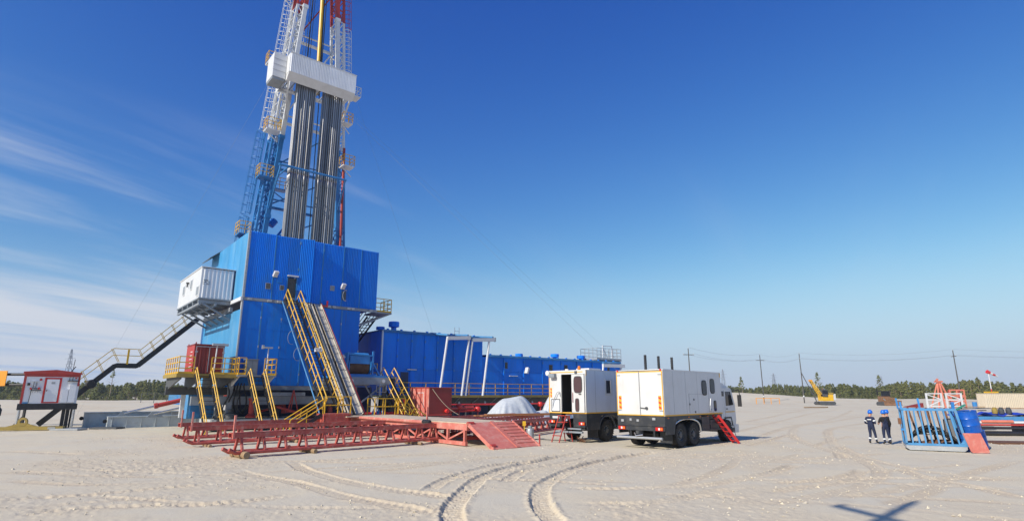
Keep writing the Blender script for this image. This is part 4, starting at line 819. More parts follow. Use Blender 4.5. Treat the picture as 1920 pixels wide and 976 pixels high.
railing(lr, [(7.75, -9.3, 1.22), (10.35, -9.3, 1.22)], 1.2, .9, toe=False, mid=1); railing(lr, [(7.75, -8.1, 1.22), (10.35, -8.1, 1.22)], 1.2, 1.3, toe=False, mid=1)
s_ = thing('landing_steps', 'short yellow-railed steps going down right from the lower landing', 'stairs', (11, -8.7, 0)); stairs(s_, (10.4, -8.7, 1.2), (12.4, -8.7, .05), 1.0, 5, (0, 1, 0), h=1.0, style='up')
for k, x in enumerate((8.5, 8.9, 9.3)): solo('gas_cylinder', MB().lathe([(.11, 0), (.12, .1), (.12, 1.25), (.07, 1.42), (.03, 1.46), (.04, 1.56)], (x, -7.6, .05), 12), 'blue_light' if k == 0 else 'blue_steel', ['pale blue gas cylinder behind the lower landing rail, leftmost', 'blue gas cylinder in the middle behind the lower landing rail', 'blue gas cylinder behind the lower landing rail, rightmost'][k], 'cylinder', (x, -7.6, .05), TF, 'gas cylinders behind the lower landing', 40)
# balcony at the right edge of the drill floor
bl = thing('side_balcony', 'small grey balcony with yellow rail on the right edge of the rig', 'balcony', (12.9, 1.3, 10.5))
part('floor', MB().box(12.05, .2, 10.36, 13.8, 2.6, 10.5), 'grey_steel', bl); part('bracket', MB().bar((13.6, .5, 10.35), (10.5, .5, 9.0), .12), 'grey_steel', bl); part('bracket', MB().bar((13.6, 2.3, 10.35), (10.5, 2.3, 9.0), .12), 'grey_steel', bl)
railing(bl, [(12.1, .25, 10.5), (13.75, .25, 10.5), (13.75, 2.5, 10.5)], 1.3, .8)
s_ = thing('back_stairs', 'dark steel stairway in the gap between rig and long module', 'stairs', (12, 6, 5)); stairs(s_, (13.0, 2.8, 10.3), (11.4, 8.2, 5.0), 1.0, 18, (1, 0, 0), 'black_steel', 'black_steel')

# ---------------------------------------------------------------- the mast
mast = thing('derrick_mast', 'tall two-legged lattice mast, blue below, white in the middle, red above', 'mast', (6.3, 6.5, 10.9))
ZB = [10.9, 19.5, 28.0, 36.0, 43.6, 52.0]
def legx(z, sg): return 6.33+sg*(4.15-(z-10.6)*.0705)
def chord(z, sg, k):      # four corners of a leg's section: front-inner, front-outer, back-outer, back-inner
    x = legx(z, sg); w = .78
    return Vector([(x, 5.6, z), (x+sg*w, 5.7, z), (x+sg*w, 7.2, z), (x, 7.3, z)][k])
def band(z): return 'blue_steel' if z < 28 else ('white_steel' if z < 43.5 else 'mast_red')
for sg in (-1, 1):
    for z0, z1 in zip(ZB[:-1], ZB[1:]):
        m = band((z0+z1)/2)
        sec = part('leg_section', MB().bar(chord(z0, sg, 0), chord(z1, sg, 0), .42, .42).bar(chord(z0, sg, 1), chord(z1, sg, 1), .2).bar(chord(z0, sg, 2), chord(z1, sg, 2), .2).bar(chord(z0, sg, 3), chord(z1, sg, 3), .26), m, mast)
        n = 6; lb = MB()
        for i in range(n):
            a, b = z0+(z1-z0)*i/n, z0+(z1-z0)*(i+1)/n
            for k in range(4):
                p, q = (k, (k+1) % 4) if i % 2 else ((k+1) % 4, k)
                lb.bar(chord(a, sg, p), chord(b, sg, q), .09); lb.bar(chord(b, sg, p), chord(b, sg, q), .08)
        part('lattice', lb, m, sec)
        part('joint_plate', MB().box(chord(z1, sg, 0).x-.28, 5.35, z1-.18, chord(z1, sg, 0).x+.28, 5.85, z1+.18), m, sec)
for z in (17.2, 21.0, 25.2, 30.4, 40.3, 47.5):
    m = band(z); part('cross_girder', MB().bar(chord(z, -1, 3), chord(z, 1, 3), .24).bar(chord(z+.9, -1, 3), chord(z+.9, 1, 3), .12), m, mast)
for z0, z1 in ((17.2, 21.), (21., 25.2), (25.2, 30.4), (30.4, 40.3), (40.3, 47.5)):
    m = band((z0+z1)/2); part('cross_brace', MB().bar(chord(z0, -1, 3), chord(z1, 1, 3), .14), m, mast)
part('crown_beam', MB().bar(chord(52, -1, 0)-Vector((.8, 0, 0)), chord(52, 1, 0)+Vector((.8, 0, 0)), .6, .8).bar(chord(52, -1, 3)-Vector((.8, 0, 0)), chord(52, 1, 3)+Vector((.8, 0, 0)), .6, .8), 'mast_red', mast)
# caged ladders
def ladder(sg, z0, z1, m, off=1.75):
    f = lambda z: legx(z, sg)+sg*off
    mb = MB(); a0, a1 = Vector((f(z0), 6.0, z0)), Vector((f(z1), 6.0, z1)); d = Vector((0, .45, 0))
    mb.bar(a0, a1, .06); mb.bar(a0+d, a1+d, .06)
    for k in range(int((z1-z0)/.32)): p = a0.lerp(a1, (k+.5)/((z1-z0)/.32)); mb.bar(p, p+d, .035)
    l = part('ladder', mb, m, mast); cg = MB(); n = int((z1-z0)/.95)
    hoop = lambda z: [Vector((f(z)+sg*.42-sg*.42*math.cos(t)*1.0, 6.22+.42*math.sin(t), z)) for t in np.linspace(-2.6, 2.6, 9)]
    for k in range(n+1):
        pts = hoop(z0+(z1-z0)*k/n)
        for a, b in zip(pts[:-1], pts[1:]): cg.bar(a, b, .045)
    A, B = hoop(z0), hoop(z1)
    for k in (0, 2, 4, 6, 8): cg.bar(A[k], B[k], .04)
    part('cage', cg, m, l)
ladder(-1, 11.5, 19.2, 'blue_steel', 1.5); ladder(-1, 19.6, 28.3, 'blue_steel', 1.45); ladder(-1, 28.6, 35.2, 'white_steel', 1.2); ladder(-1, 35.6, 44.0, 'white_steel', 1.2); ladder(1, 35.2, 43.2, 'white_steel', 1.05); ladder(1, 43.4, 50, 'mast_red', 1.05); ladder(-1, 44.4, 50, 'mast_red', 1.2)
# small rest platforms with yellow rails
def perch(x, y, z, w, d, m='blue_steel', rm='yellow'):
    p = part('perch', MB().box(x-w/2, y-d/2, z-.1, x+w/2, y+d/2, z).bar((x-w/2, y, z-.1), (x+w/2, y+.2, z-.9), .08), m, mast); mb = MB()
    for zz in (.4, .75, 1.15):
        for a, b in (((-1, -1), (1, -1)), ((-1, -1), (-1, 1)), ((1, -1), (1, 1))): mb.bar((x+a[0]*w/2, y+a[1]*d/2, z+zz), (x+b[0]*w/2, y+b[1]*d/2, z+zz), .05)
    for a in ((-1, -1), (0, -1), (1, -1), (-1, 0), (-1, 1), (1, 1)): mb.bar((x+a[0]*w/2, y+a[1]*d/2, z), (x+a[0]*w/2, y+a[1]*d/2, z+1.15), .05)
    part('guard_rail', mb, rm, p)
perch(.75, 5.6, 17.3, 1.0, 1.4); perch(2.05, 5.2, 23.2, 1.3, 1.2); perch(2.2, 4.8, 28.0, 1.3, 1.2, 'white_steel'); perch(4.0, 7.2, 23.0, 1.6, .9); perch(10.0, 4.6, 26.2, 1.2, 1.2, 'white_steel'); perch(9.6, 4.6, 31.0, 1.0, 1.1, 'white_steel'); perch(1.9, 6.2, 35.9, 1.0, 1.0, 'white_steel'); perch(2.7, 6.2, 44.4, 1.0, 1.0, 'white_steel')
# belly bar holding the pipes
bb = part('belly_bar', MB().tube((2.1, 1.1, 23.3), (8.6, 1.1, 23.3), .11, 10), 'blue_steel', mast, 40)
part('bar_arm', MB().tube((2.3, 1.1, 23.3), (legx(22.2, -1), 5.5, 22.0), .08, 8).tube((3.0, 1.1, 23.3), (legx(23.4, -1), 5.5, 23.4), .08, 8).tube((2.3, 1.1, 23.3), (legx(20, -1), 5.5, 20.2), .07, 8), 'blue_steel', bb, 40)
part('bar_arm', MB().tube((8.5, 1.1, 23.3), (legx(21.6, 1), 5.5, 21.4), .08, 8), 'blue_steel', bb, 40)
part('standpipe', MB().tube((10.35, 5.2, 11), (9.85, 5.2, 28.5), .13, 10), 'mast_red', mast, 40)
# racking board
rbd = part('racking_board', MB().box(2.25, 1.2, 32.75, 8.9, 1.5, 32.9).box(2.25, 1.2, 32.75, 2.6, 5.2, 32.9).box(8.5, 1.2, 32.75, 8.9, 5.2, 32.9).box(5.35, 1.2, 32.75, 5.8, 5.0, 32.9).box(2.25, 4.6, 32.75, 8.9, 5.2, 32.9), 'white_steel', mast)
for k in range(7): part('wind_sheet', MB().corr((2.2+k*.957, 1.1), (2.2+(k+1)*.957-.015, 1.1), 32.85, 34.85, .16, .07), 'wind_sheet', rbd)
part('wind_sheet', MB().box(2.18, 1.12, 32.85, 2.24, 5.0, 34.85), 'white_paint', rbd); part('wind_sheet', MB().box(8.9, 1.12, 32.85, 8.94, 5.0, 34.85), 'white_sheet', rbd)
part('top_rail', MB().box(2.15, 1.02, 34.85, 8.96, 1.1, 34.93), 'white_paint', rbd)
part('skirt', MB().add([(2.2, 1.1, 32.85), (8.9, 1.1, 32.85), (8.9, 1.75, 32.2), (2.2, 1.75, 32.2)], [(0,1,2,3)]).add([(2.2, 1.1, 32.85), (2.2, 1.75, 32.2), (2.2, 5, 32.2), (2.2, 5, 32.85)], [(0,1,2,3)]), 'white_paint', rbd)
bx = part('side_hutch', MB().box(.95, 2.0, 32.35, 2.15, 3.9, 34.85), 'white_paint', rbd)
for z in (33.0, 33.6, 34.2): part('seam', MB().box(.93, 1.98, z, 2.14, 1.995, z+.03), 'galv', bx)
part('hutch_floor', MB().box(.98, 2.05, 32.1, 2.12, 3.85, 32.34), 'grey_steel', bx)
part('side_step', MB().box(8.95, 1.6, 32.9, 9.75, 2.8, 33.0), 'white_steel', rbd); sr = MB()
for z in (.5, 1.0): sr.bar((8.95, 1.6, 33+z), (9.75, 1.6, 33+z), .05); sr.bar((9.75, 1.6, 33+z), (9.75, 2.8, 33+z), .05)
for p in ((9.75, 1.6), (9.75, 2.8), (9.35, 1.6)): sr.bar((*p, 33), (*p, 34), .05)
part('step_rail', sr, 'white_steel', rbd)
for a_, b_, w_ in (((2.4, 1.8, 32.4), (legx(30.2, -1), 5.5, 30.0), .16), ((8.7, 1.8, 32.4), (legx(30.2, 1), 5.5, 30.0), .16), ((2.4, 4.9, 32.6), (legx(33, -1), 5.6, 33), .3), ((8.7, 4.9, 32.6), (legx(33, 1), 5.6, 33), .3)): part('board_arm', MB().bar(a_, b_, w_), 'white_steel', rbd)
for x0, x1 in ((2.7, 5.3), (5.85, 8.45)):
    for k in range(5): part('finger', MB().box(x0+k*(x1-x0)/4.4-.03, 1.5, 32.6, x0+k*(x1-x0)/4.4+.03, 4.6, 32.72), 'grey_steel', rbd)
# travelling gear: yellow pipe and hoisting lines between the legs
part('kelly_hose', MB().tube((6.3, 5.0, 33.5), (6.1, 5.6, 52), .17, 8), 'yellow', mast, 40); part('hose_clamp', MB().tube((6.55, 5.0, 33.5), (6.3, 5.6, 52), .10, 6), 'black_steel', mast)
for x, r_ in ((5.2, .07), (4.9, .03), (5.5, .03), (7.1, .05), (4.5, .025)): part('hoist_line', MB().tube((x, 5.8, 11.5), (x+(6.3-x)*.25, 6.2, 52), r_, 6), 'pipe_dark', mast)
part('top_drive', MB().box(5.5, 5.6, 13.2, 6.6, 6.6, 17.8).box(5.2, 5.4, 15.5, 6.9, 5.7, 16.2).tube((5.3, 5.4, 17.5), (5.0, 5.2, 20.5), .12, 8), 'pipe_dark', mast)
part('tong_arm', MB().bar((3.5, 6, 17), (4.6, 6, 18.8), .2).bar((3.4, 6.2, 16.5), (4.7, 6.4, 17.2), .25).tube((3.3, 6.1, 18.8), (3.7, 6.1, 19.4), .35, 8), 'blue_module', mast)

# ---------------------------------------------------------------- drill pipe stood back in the mast
def pipe_mesh(m):
    pr = []; z = 0.
    for L in (12.2, 12.2): pr += [(.074, z), (.088, z+.02), (.088, z+.35), (.070, z+.55), (.070, z+L-.75), (.088, z+L-.55), (.088, z+L-.02)]; z += L
    return mesh_from(MB().lathe(pr, (0, 0, 0), 10), m, smooth=40, name='drill_pipe')
ORD = 'first second third fourth fifth sixth seventh eighth ninth last'.split()
PM = [pipe_mesh('pipe_steel'), pipe_mesh('pipe_steel')]
for g, (x0, x1, lab) in enumerate(((3.48, 5.22, 'grey steel drill pipe standing in the left bundle inside the mast'), (6.18, 8.02, 'grey steel drill pipe standing in the right bundle inside the mast'))):
    for i in range(10):
        for j in range(3):
            x = x0+(x1-x0)*i/9+random.uniform(-.02, .02); y = 2.15+j*.27+random.uniform(-.04, .04)
            o = bpy.data.objects.new('drill_pipe', PM[(i+j) % 2]); COL.objects.link(o); o.location = TF.w((x, y, 10.96)); dx = random.uniform(-.0012, .0012)
            o.rotation_euler = (random.uniform(-.001, .001), dx, random.uniform(0, 6))
            o['label'] = ORD[i]+' grey drill pipe from the left in the '+('front', 'middle', 'back')[j]+' row of the '+('left', 'right')[g]+' bundle'; o['category'] = 'drill pipe'; o['group'] = 'drill pipes of the left bundle' if g == 0 else 'drill pipes of the right bundle'
# guy wires
for a, b, lab in (((8.9, 5, 33), (36, -16, 0), 'thin guy wire from the racking board down behind the two trucks'), ((9.3, 6, 34), (52.0, 3.5, 7.2), 'thin guy wire from the mast to the far roof of the long module'), ((2.2, 6, 35), (-7.5, 40, 0), 'thin guy wire from the mast down to the left of the rig'), ((9.0, 6, 40), (24, 8, 8.5), 'steep thin guy wire from the mast to the near roof of the long module')):
    solo('guy_wire', MB().tube(a, b, .008, 4), 'pylon', lab, 'wire', b, TF, 'guy wires of the mast')

# ---------------------------------------------------------------- long blue module building
md = thing('module_building', 'long low blue module row with roof vents stretching right from the rig', 'building', (30, 5, 0))
tall = [13.4, 15.05, 16.64, 18.2, 19.71, 21.81, 24.06, 25.6]; low = [26.2, 28.67, 31.65, 34.63, 37.79, 40.6, 43.4, 46.2, 49.0]
part('tall_core', MB().box(13.5, 1.1, 2.7, 25.5, 9, 8.7), 'blue_module', md); part('low_core', MB().box(25.6, 1.1, 2.7, 48.9, 9, 6.8), 'blue_module', md)
for seq, z1 in ((tall, 8.85), (low, 6.95)):
    for a, b in zip(seq[:-1], seq[1:]):
        hh = (2.65, 5.2, z1)
        for q0, q1 in zip(hh[:-1], hh[1:]): part('wall_panel', flat_panel(a, b, q0, q1, 1.08, .07, .012), 'blue_module', md)
    for x in seq[1:-1]:
        s_ = part('joint_post', MB().box(x-.08, .93, 2.65, x+.08, 1.008, z1), 'blue_module', md)
        for z in (3.6, 5.2, 6.4, 8.0):
            if z < z1-.3: part('latch', MB().box(x-.10, .88, z-.12, x+.04, .93, z+.12), 'blue_steel', s_)
    part('eave', MB().box(seq[0]-.08, .85, z1, seq[-1]+.08, 9.1, z1+.10), 'blue_light', md)
    part('eave_pipe', MB().tube((seq[0], .85, z1-.08), (seq[-1], .85, z1-.08), .06, 8), 'blue_steel', md, 40)
    k = seq[0]+.4
    while k < seq[-1]: part('roof_lug', MB().box(k, .9, z1+.1, k+.18, 1.1, z1+.22), 'blue_module', md); k += 1.5
part('end_post', MB().box(13.30, .92, 2.65, 13.42, 1.08, 8.85), 'white_steel', md); part('end_post', MB().box(48.95, .92, 2.65, 49.1, 1.08, 6.95), 'white_steel', md)
for y0, y1 in ((1.1, 3.7), (3.7, 6.3), (6.3, 9.)): part('end_panel', MB().box(13.42, y0+.01, 2.65, 13.5, y1-.01, 8.84), 'blue_module', md)
dd = part('door', MB().box(16.7, .96, 2.75, 17.7, 1.008, 4.75), 'blue_module', md); part('door_lamp', MB().box(16.2, .82, 5.1, 17.2, 1.0, 5.2), 'white_paint', md); part('recess_shade_plate', MB().box(15.5, .985, 2.75, 16.4, 1.007, 4.9), 'navy_dark', md)  # flat dark plate on the wall imitates the shade of a recess
part('door_lamp', MB().box(29.4, .82, 4.75, 30.6, 1.0, 4.83), 'white_paint', md)
for x, z in ((28.9, 5.95), (36.0, 5.9), (38.6, 5.95), (46.5, 5.9)): f_ = part('window', MB().box(x-.28, .955, z-.35, x+.28, 1.008, z+.35), 'dark_grey', md); part('pane', MB().box(x-.22, .945, z-.28, x+.22, .955, z+.28), 'glass_dark', f_)
for x, z in ((31.7, 5.4), (38.2, 5.4)): l = part('floodlight', MB().bar((x-.1, .5, z-.3), (x+.15, .55, z+.35), .42, .25), 'white_paint', md); part('bracket', MB().box(x-.06, .6, z-.1, x+.06, 1.0, z), 'dark_grey', l)
for x, y, h, r_ in ((14.6, 4, .55, .45), (15.6, 3, 1.05, .55), (39.6, 4, .75, .55), (44.5, 4, .75, .55), (35.2, 6, .7, .5)):
    z = 8.95 if x < 26 else 7.05
    v_ = part('roof_vent', MB().lathe([(r_*.5, z), (r_*.5, z+h*.55)], (x, y, 0), 16), 'blue_module', md, 40); part('vent_cap', MB().lathe([(r_*.6, z+h*.5), (r_, z+h*.55), (r_, z+h), (r_*.9, z+h+.05)], (x, y, 0), 20), 'blue_sheet', v_, 40)
part('antenna', MB().tube((22.5, 2, 8.9), (22.5, 2, 9.9), .03, 5).tube((23.1, 2, 8.9), (23.1, 2, 9.9), .03, 5).tube((22.5, 2, 9.5), (23.1, 2, 9.5), .02, 5), 'pylon', md)
# underframe and walkway
und = thing('module_underframe', 'dark steel underframe and walkway with yellow rail below the blue module row', 'walkway', (30, 0, 0))
part('walkway', MB().box(14.0, -.4, 2.46, 49.0, .9, 2.56), 'grey_steel', und); part('toe_board', MB().box(14.0, -.46, 2.42, 49.0, -.4, 2.68), 'yellow_dark', und); part('girder', MB().box(13.6, .9, 1.75, 49, 1.3, 2.5), 'dark_grey', und); part('skirt', MB().box(13.6, 1.6, .3, 49, 1.7, 2.5), 'navy_dark', und)
for k in range(15): x = 14.4+k*2.45; part('support', MB().box(x-.1, .8, 0, x+.1, 1.2, 1.75), 'dark_grey', und); part('bracket', MB().bar((x, .9, 1.8), (x, -.35, 2.42), .08), 'grey_steel', und)
for k in range(10): x = 15.2+k*3.4; part('hanger', MB().lathe([(.05, 1.3), (.14, 1.4), (.12, 1.7), (.05, 1.75)], (x, .2, .3), 10), 'galv', und, 40)
railing(und, [(14.1, -.42, 2.5), (49.0, -.42, 2.5)], 1.35, 1.75, mid=2, toe=False)
# white gantry frames leaning over the module wall
for k, (x0, x1, lab) in enumerate(((19.4, 22.3, 'white steel gantry arm with slanted legs over the tall module, left of the other'), (22.55, 25.6, 'white steel gantry arm with slanted legs at the right end of the tall module'))):
    t = thing('gantry_frame', lab, 'gantry', (x0, -1.2, 2.5), TF, 'white gantry arms on the module')
    part('arm', MB().bar((x0+.1, -1.2, 8.30), (x1, -1.2, 8.50), .26, .36), 'white_paint', t)
    part('roof_beam', MB().tube((x0-.2, 1.6, 8.98), (x0+.1, -1.25, 8.60), .12, 10), 'blue_light', t, 40); part('roof_beam', MB().tube((x1-.5, 1.6, 8.98), (x1-.3, -1.25, 8.72), .12, 10), 'blue_light', t, 40)
    for xa in (x0+.1, x1-.75) if k else (x0+.1, x1-.12): part('leg', MB().tube((xa, -1.2, 8.45), (xa-.85, -1.25, 2.6), .12, 10), 'white_paint', t, 40)
    part('end_cap', MB().box(x1, -1.35, 8.28, x1+.04, -1.05, 8.72), 'dark_grey', t)
t = thing('gantry_frame', 'white steel gantry arm with blue beam behind the smaller truck roof', 'gantry', (44, -1.2, 2.5), TF, 'white gantry arms on the module')
part('arm', MB().bar((43.0, -1.2, 6.3), (47.2, -1.2, 6.35), .26, .4), 'white_paint', t); part('leg', MB().tube((43.1, -1.2, 6.4), (42.4, -1.2, 2.6), .11, 8), 'white_paint', t, 40); part('leg', MB().tube((46.6, -1.2, 6.3), (46.0, -1.2, 2.6), .11, 8), 'white_paint', t, 40); part('roof_beam', MB().tube((43, -1.2, 6.6), (45.8, -1.0, 6.75), .14, 8), 'blue_light', t, 40)
# roof platform at the far end
rp = thing('roof_platform', 'railed grey service platform on the far end of the module roof', 'platform', (47.7, 3, 7.0))
part('floor', MB().box(45.0, 1.5, 7.2, 50.0, 4.6, 7.34), 'grey_steel', rp); 
for x in (45.3, 49.7): part('leg', MB().box(x-.08, 1.6, 6.95, x+.08, 4.5, 7.2), 'grey_steel', rp)
railing(rp, [(45.05, 4.5, 7.34), (45.05, 1.55, 7.34), (49.95, 1.55, 7.34), (49.95, 4.5, 7.34), (45.05, 4.5, 7.34)], 1.45, .8, 'galv', .025); part('davit', MB().bar((47.3, 2.5, 7.3), (47.3, 2.5, 9.3), .12).bar((47.3, 2.5, 9.2), (49.2, 2.5, 9.25), .1).bar((49.2, 2.5, 7.3), (49.2, 2.5, 9.25), .1).bar((47.3, 2.5, 9.0), (48.4, 2.5, 7.4), .09), 'white_steel', rp); part('leg', MB().box(49.7, 1.5, 0, 49.9, 1.7, 7.2), 'white_steel', rp)
# red pipework in front of the modules
rpw = thing('red_pipework', 'bright red pipe run with valves below the module walkway', 'pipework', (22, -3.5, 0))
part('pipe', MB().tube((6.5, -4.0, 1.15), (21.5, -4.0, 1.2), .11, 10), 'red_bright', rpw, 40); part('pipe', MB().tube((19.0, -2.5, 1.75), (45, -2.5, 1.75), .09, 10), 'red_bright', rpw, 40); part('pipe', MB().tube((17.5, -4.2, 1.45), (20.6, -4.3, 1.5), .16, 10), 'red_paint', rpw, 40); part('pipe', MB().tube((8.3, -5, .8), (15.2, -5, .85), .09, 10), 'red_bright', rpw, 40)
for x, y, z in ((19.0, -4.2, 1.6), (26.6, -2.5, 1.75), (13.2, -3.6, 2.1), (21.2, -4.2, 1.35), (9.0, -4.4, 1.2), (31, -2.5, 1.7)): v_ = part('valve', MB().lathe([(.2, -.25), (.32, -.1), (.32, .1), (.2, .25)], (x, y, z), 12), 'red_bright', rpw, 40); part('stem', MB().tube((x, y, z-.2), (x, y, .2), .07, 8), 'red_paint', v_)
for x in (9, 12, 15, 18, 21, 27, 33, 39): part('stand', MB().box(x-.08, -4.1 if x < 20 else -2.6, 0, x+.08, -3.9 if x < 20 else -2.4, 1.1 if x < 20 else 1.68), 'dark_grey', rpw)
# red bin
rb = thing('red_bin', 'large plain red steel box on a dark base in front of the blue module', 'box', (14.7, -4.8, 0))
part('front_wall', MB().box(14.55, -6.05, .95, 16.85, -6.0, 3.28), 'red_dull', rb); part('side_wall', MB().box(14.5, -6.05, .95, 14.55, -2.8, 3.28), 'red_pale', rb); part('side_wall', MB().box(16.85, -6.05, .95, 16.9, -2.8, 3.28), 'red_dull', rb); part('back_wall', MB().box(14.55, -2.85, .95, 16.85, -2.8, 3.28), 'red_dull', rb)
part('lid', MB().box(14.46, -6.1, 3.28, 16.94, -2.76, 3.34), 'red_paint', rb); part('base', MB().box(14.6, -5.9, .1, 16.8, -2.9, .95), 'dark_grey', rb); part('rim', MB().box(14.48, -6.09, .9, 16.92, -6.05, 1.05), 'red_paint', rb)
part('hatch_outline', MB().box(14.488, -5.2, 2.85, 14.5, -4.2, 2.9).box(14.488, -5.2, 1.6, 14.5, -5.15, 2.85), 'reflective', rb); part('outlet', MB().lathe([(.16, -6.4), (.2, -6.3), (.14, -6.05)], (16.3, 0, 1.3), 12, 'y'), 'red_bright', rb, 40)
for k in range(4): part('stiffener', MB().box(14.44, -5.6+k*.8, .95, 14.5, -5.52+k*.8, 3.25), 'red_paint', rb)
solo('tow_rope', MB().path([(14.8+2.2*t, -6.15-.9*t, 3.2-2.2*t-.5*4*t*(1-t)*.6) for t in np.linspace(0, 1, 12)], .025, 6), 'rope', 'pale rope hanging down in front of the red box', 'rope', (16, -7, .6))

# ================================================================ CATWALK AND PIPE RACKS
cw = thing('catwalk', 'raised catwalk with pale timber deck and red steel frame running out from the pipe ramp', 'catwalk', (7.6, -15, 0))
CX0, CX1, CY0, CY1, CZ = 6.0, 9.2, -23.8, -8.6, 1.22
nb = 8
for k in range(nb):
    x0 = CX0+(CX1-CX0)*k/nb; x1 = CX0+(CX1-CX0)*(k+1)/nb
    for y0, y1 in ((CY0, -18.2), (-18.2, -13.0), (-13.0, CY1)): part('deck_plank', MB().box(x0+.012, y0+.01, CZ-.06, x1-.012, y1-.01, CZ+random.uniform(-.008, .008)), 'deck_wood', cw)
part('deck_plank', MB().box(4.9, -10.8, CZ-.06, 5.98, CY1, CZ-.004), 'deck_wood', cw)
for x in (CX0+.06, CX1-.06):
    part('side_beam', MB().box(x-.07, CY0, CZ-.40, x+.07, CY1, CZ-.065), 'red_pale', cw); part('bottom_runner', MB().box(x-.08, CY0+.1, .02, x+.08, CY1, .22), 'red_pale', cw)
    for k in range(10):
        y = CY0+.25+k*1.66; part('post', MB().box(x-.07, y-.07, .22, x+.07, y+.07, CZ-.40), 'red_pale', cw)
        if k < 9: part('brace', MB().bar((x, y+.1, .28 if k % 2 else CZ-.45), (x, y+1.56, CZ-.45 if k % 2 else .28), .08), 'red_pale', cw)
for k in range(5): y = CY0+.3+k*3.7; part('crossbeam', MB().box(CX0+.14, y-.08, .3, CX1-.14, y+.08, .46), 'red_dull', cw)
part('edge_pipe', MB().tube((CX0-.14, -20.0, 1.12), (CX0-.1, -9.5, 1.12), .10, 10), 'red_pale', cw, 40); part('stake', MB().box(CX0-.28, -20.1, .9, CX0-.2, -20.02, 2.0), 'red_pale', cw)
part('rag_roll', MB().lathe([(.05, -.42), (.13, -.36), (.14, .3), (.1, .4)], (CX0-.3, -20.1, 1.15), 12, 'y'), 'black_steel', cw, 40)
# end ramp: a smooth half and a cleated half
er = thing('end_ramp', 'red loading ramp at the near end of the catwalk, cleated on its right half', 'ramp', (7.8, -25, 0))
def onr(x, t, h=0.): return (x, CY0-2.35*t, CZ*(1-t)+h)
def rplate(x0, x1, t0, t1, h0, h1): 
    return MB().add([onr(x0, t0, h1), onr(x1, t0, h1), onr(x1, t1, h1), onr(x0, t1, h1), onr(x0, t0, h0), onr(x1, t0, h0), onr(x1, t1, h0), onr(x0, t1, h0)], [(0,3,2,1),(4,5,6,7),(0,1,5,4),(1,2,6,5),(2,3,7,6),(3,0,4,7)])
part('plate', rplate(6.1, 7.55, 0, 1, -.1, 0), 'red_pale', er); part('plate', rplate(7.85, 9.2, 0, .97, -.1, -.02), 'red_pale', er); part('divider', rplate(7.58, 7.82, 0, 1, -.1, .05), 'red_pale', er)
part('gap', rplate(7.55, 7.58, 0, 1, -.12, -.08), 'black_steel', er)
for k in range(7): part('cleat', rplate(7.9, 9.16, .08+k*.125, .10+k*.125, -.02, .03), 'red_pale', er)
part('side_lip', rplate(6.0, 6.1, 0, 1, -.16, .06), 'red_pale', er); part('side_lip', rplate(9.2, 9.28, 0, 1, -.16, .05), 'red_pale', er)
part('hinge', MB().lathe([(.12, 6.0), (.12, 6.4)], (0, CY0-.05, CZ-.06), 10, 'x'), 'red_paint', er, 40); part('foot_roller', MB().lathe([(.12, 6.0), (.12, 6.3)], (0, CY0-2.1, .12), 10, 'x'), 'red_paint', er, 40); part('stake', MB().bar((9.34, CY0-2.2, 0), (9.34, CY0-2.2, .6), .06), 'red_paint', er)

def rack(p, q, label, stakes=True, h=1.08, logs=True, frame=WF):
    d = Vector((q[0]-p[0], q[1]-p[1])); L = d.length; f = Frame(p[0], p[1], math.degrees(math.atan2(d.x, d.y)))
    t = thing('pipe_rack', label, 'pipe rack', (L/2, 0, 0), f, 'red pipe racks')
    for y in (-.36, .36):
        part('runner', MB().tube((0, y, .24), (L, y, .24), .085, 10), 'red_rack', t, 40); part('runner_tip', MB().tube((.02, y, .24), (-.28, y, .40), .085, 10), 'red_rack', t, 40)
    part('top_rail', MB().box(-.15, -.17, h-.22, L+.1, .17, h-.19).box(-.15, -.17, h-.19, L+.1, -.14, h).box(-.15, .14, h-.19, L+.1, .17, h).box(-.15, -.17, h-.03, L+.1, .17, h+.002), 'red_rack', t)
    n = round(L/1.08); lm = [mesh_from(MB().bar((0, s*.36, .30), (0, s*.10, h-.23), .09, .12), 'red_rack', name='leg') for s in (-1, 1)]
    bm = mesh_from(MB().box(-.04, -.34, .2, .04, .34, .27), 'red_rack', name='tie')
    for k in range(n+1):
        x = .25+(L-.5)*k/n
        for q_ in (0, 1): inst('leg', lm[q_], t, (x+(.0 if q_ else .05), 0, 0))
        inst('tie', bm, t, (x, 0, 0))
    if stakes: part('stake', MB().box(-.12, -.25, h-.25, -.04, -.17, h+.75), 'red_pale', t)
    for y in (-.36,): part('pad_eye', MB().lathe([(.09, -.46), (.09, -.44)], (2.4, 0, .36), 10, 'y'), 'red_rack', t)
    return f, L
RK = [rack((-12.3, 26.3), (-4.45, 34.9), 'nearest red pipe rack left of the catwalk, resting on round logs'), rack((-16.9, 31.4), (-8.4, 38.6), 'middle red pipe rack of the three left of the catwalk'), rack((-19.6, 35.2), (-11.9, 43.1), 'rearmost red pipe rack of the three left of the catwalk'),
      rack(tuple(TF.w((9.7, -21.6, 0)))[:2], tuple(TF.w((21, -16.6, 0)))[:2], 'nearest red pipe rack right of the catwalk, behind the gas canister', False), rack(tuple(TF.w((9.7, -17.6, 0)))[:2], tuple(TF.w((21.5, -13.0, 0)))[:2], 'middle red pipe rack right of the catwalk', False), rack(tuple(TF.w((9.7, -13.2, 0)))[:2], tuple(TF.w((21.5, -9.2, 0)))[:2], 'rearmost red pipe rack right of the catwalk, below the grey tarpaulins', False)]
labs = ['round weathered log under the left end of the nearest rack', 'short log under the middle of the nearest rack', 'split wooden block under the nearest rack near the catwalk', 'pale wooden block under the left end of the middle rack', 'wooden block under the middle of the middle rack']
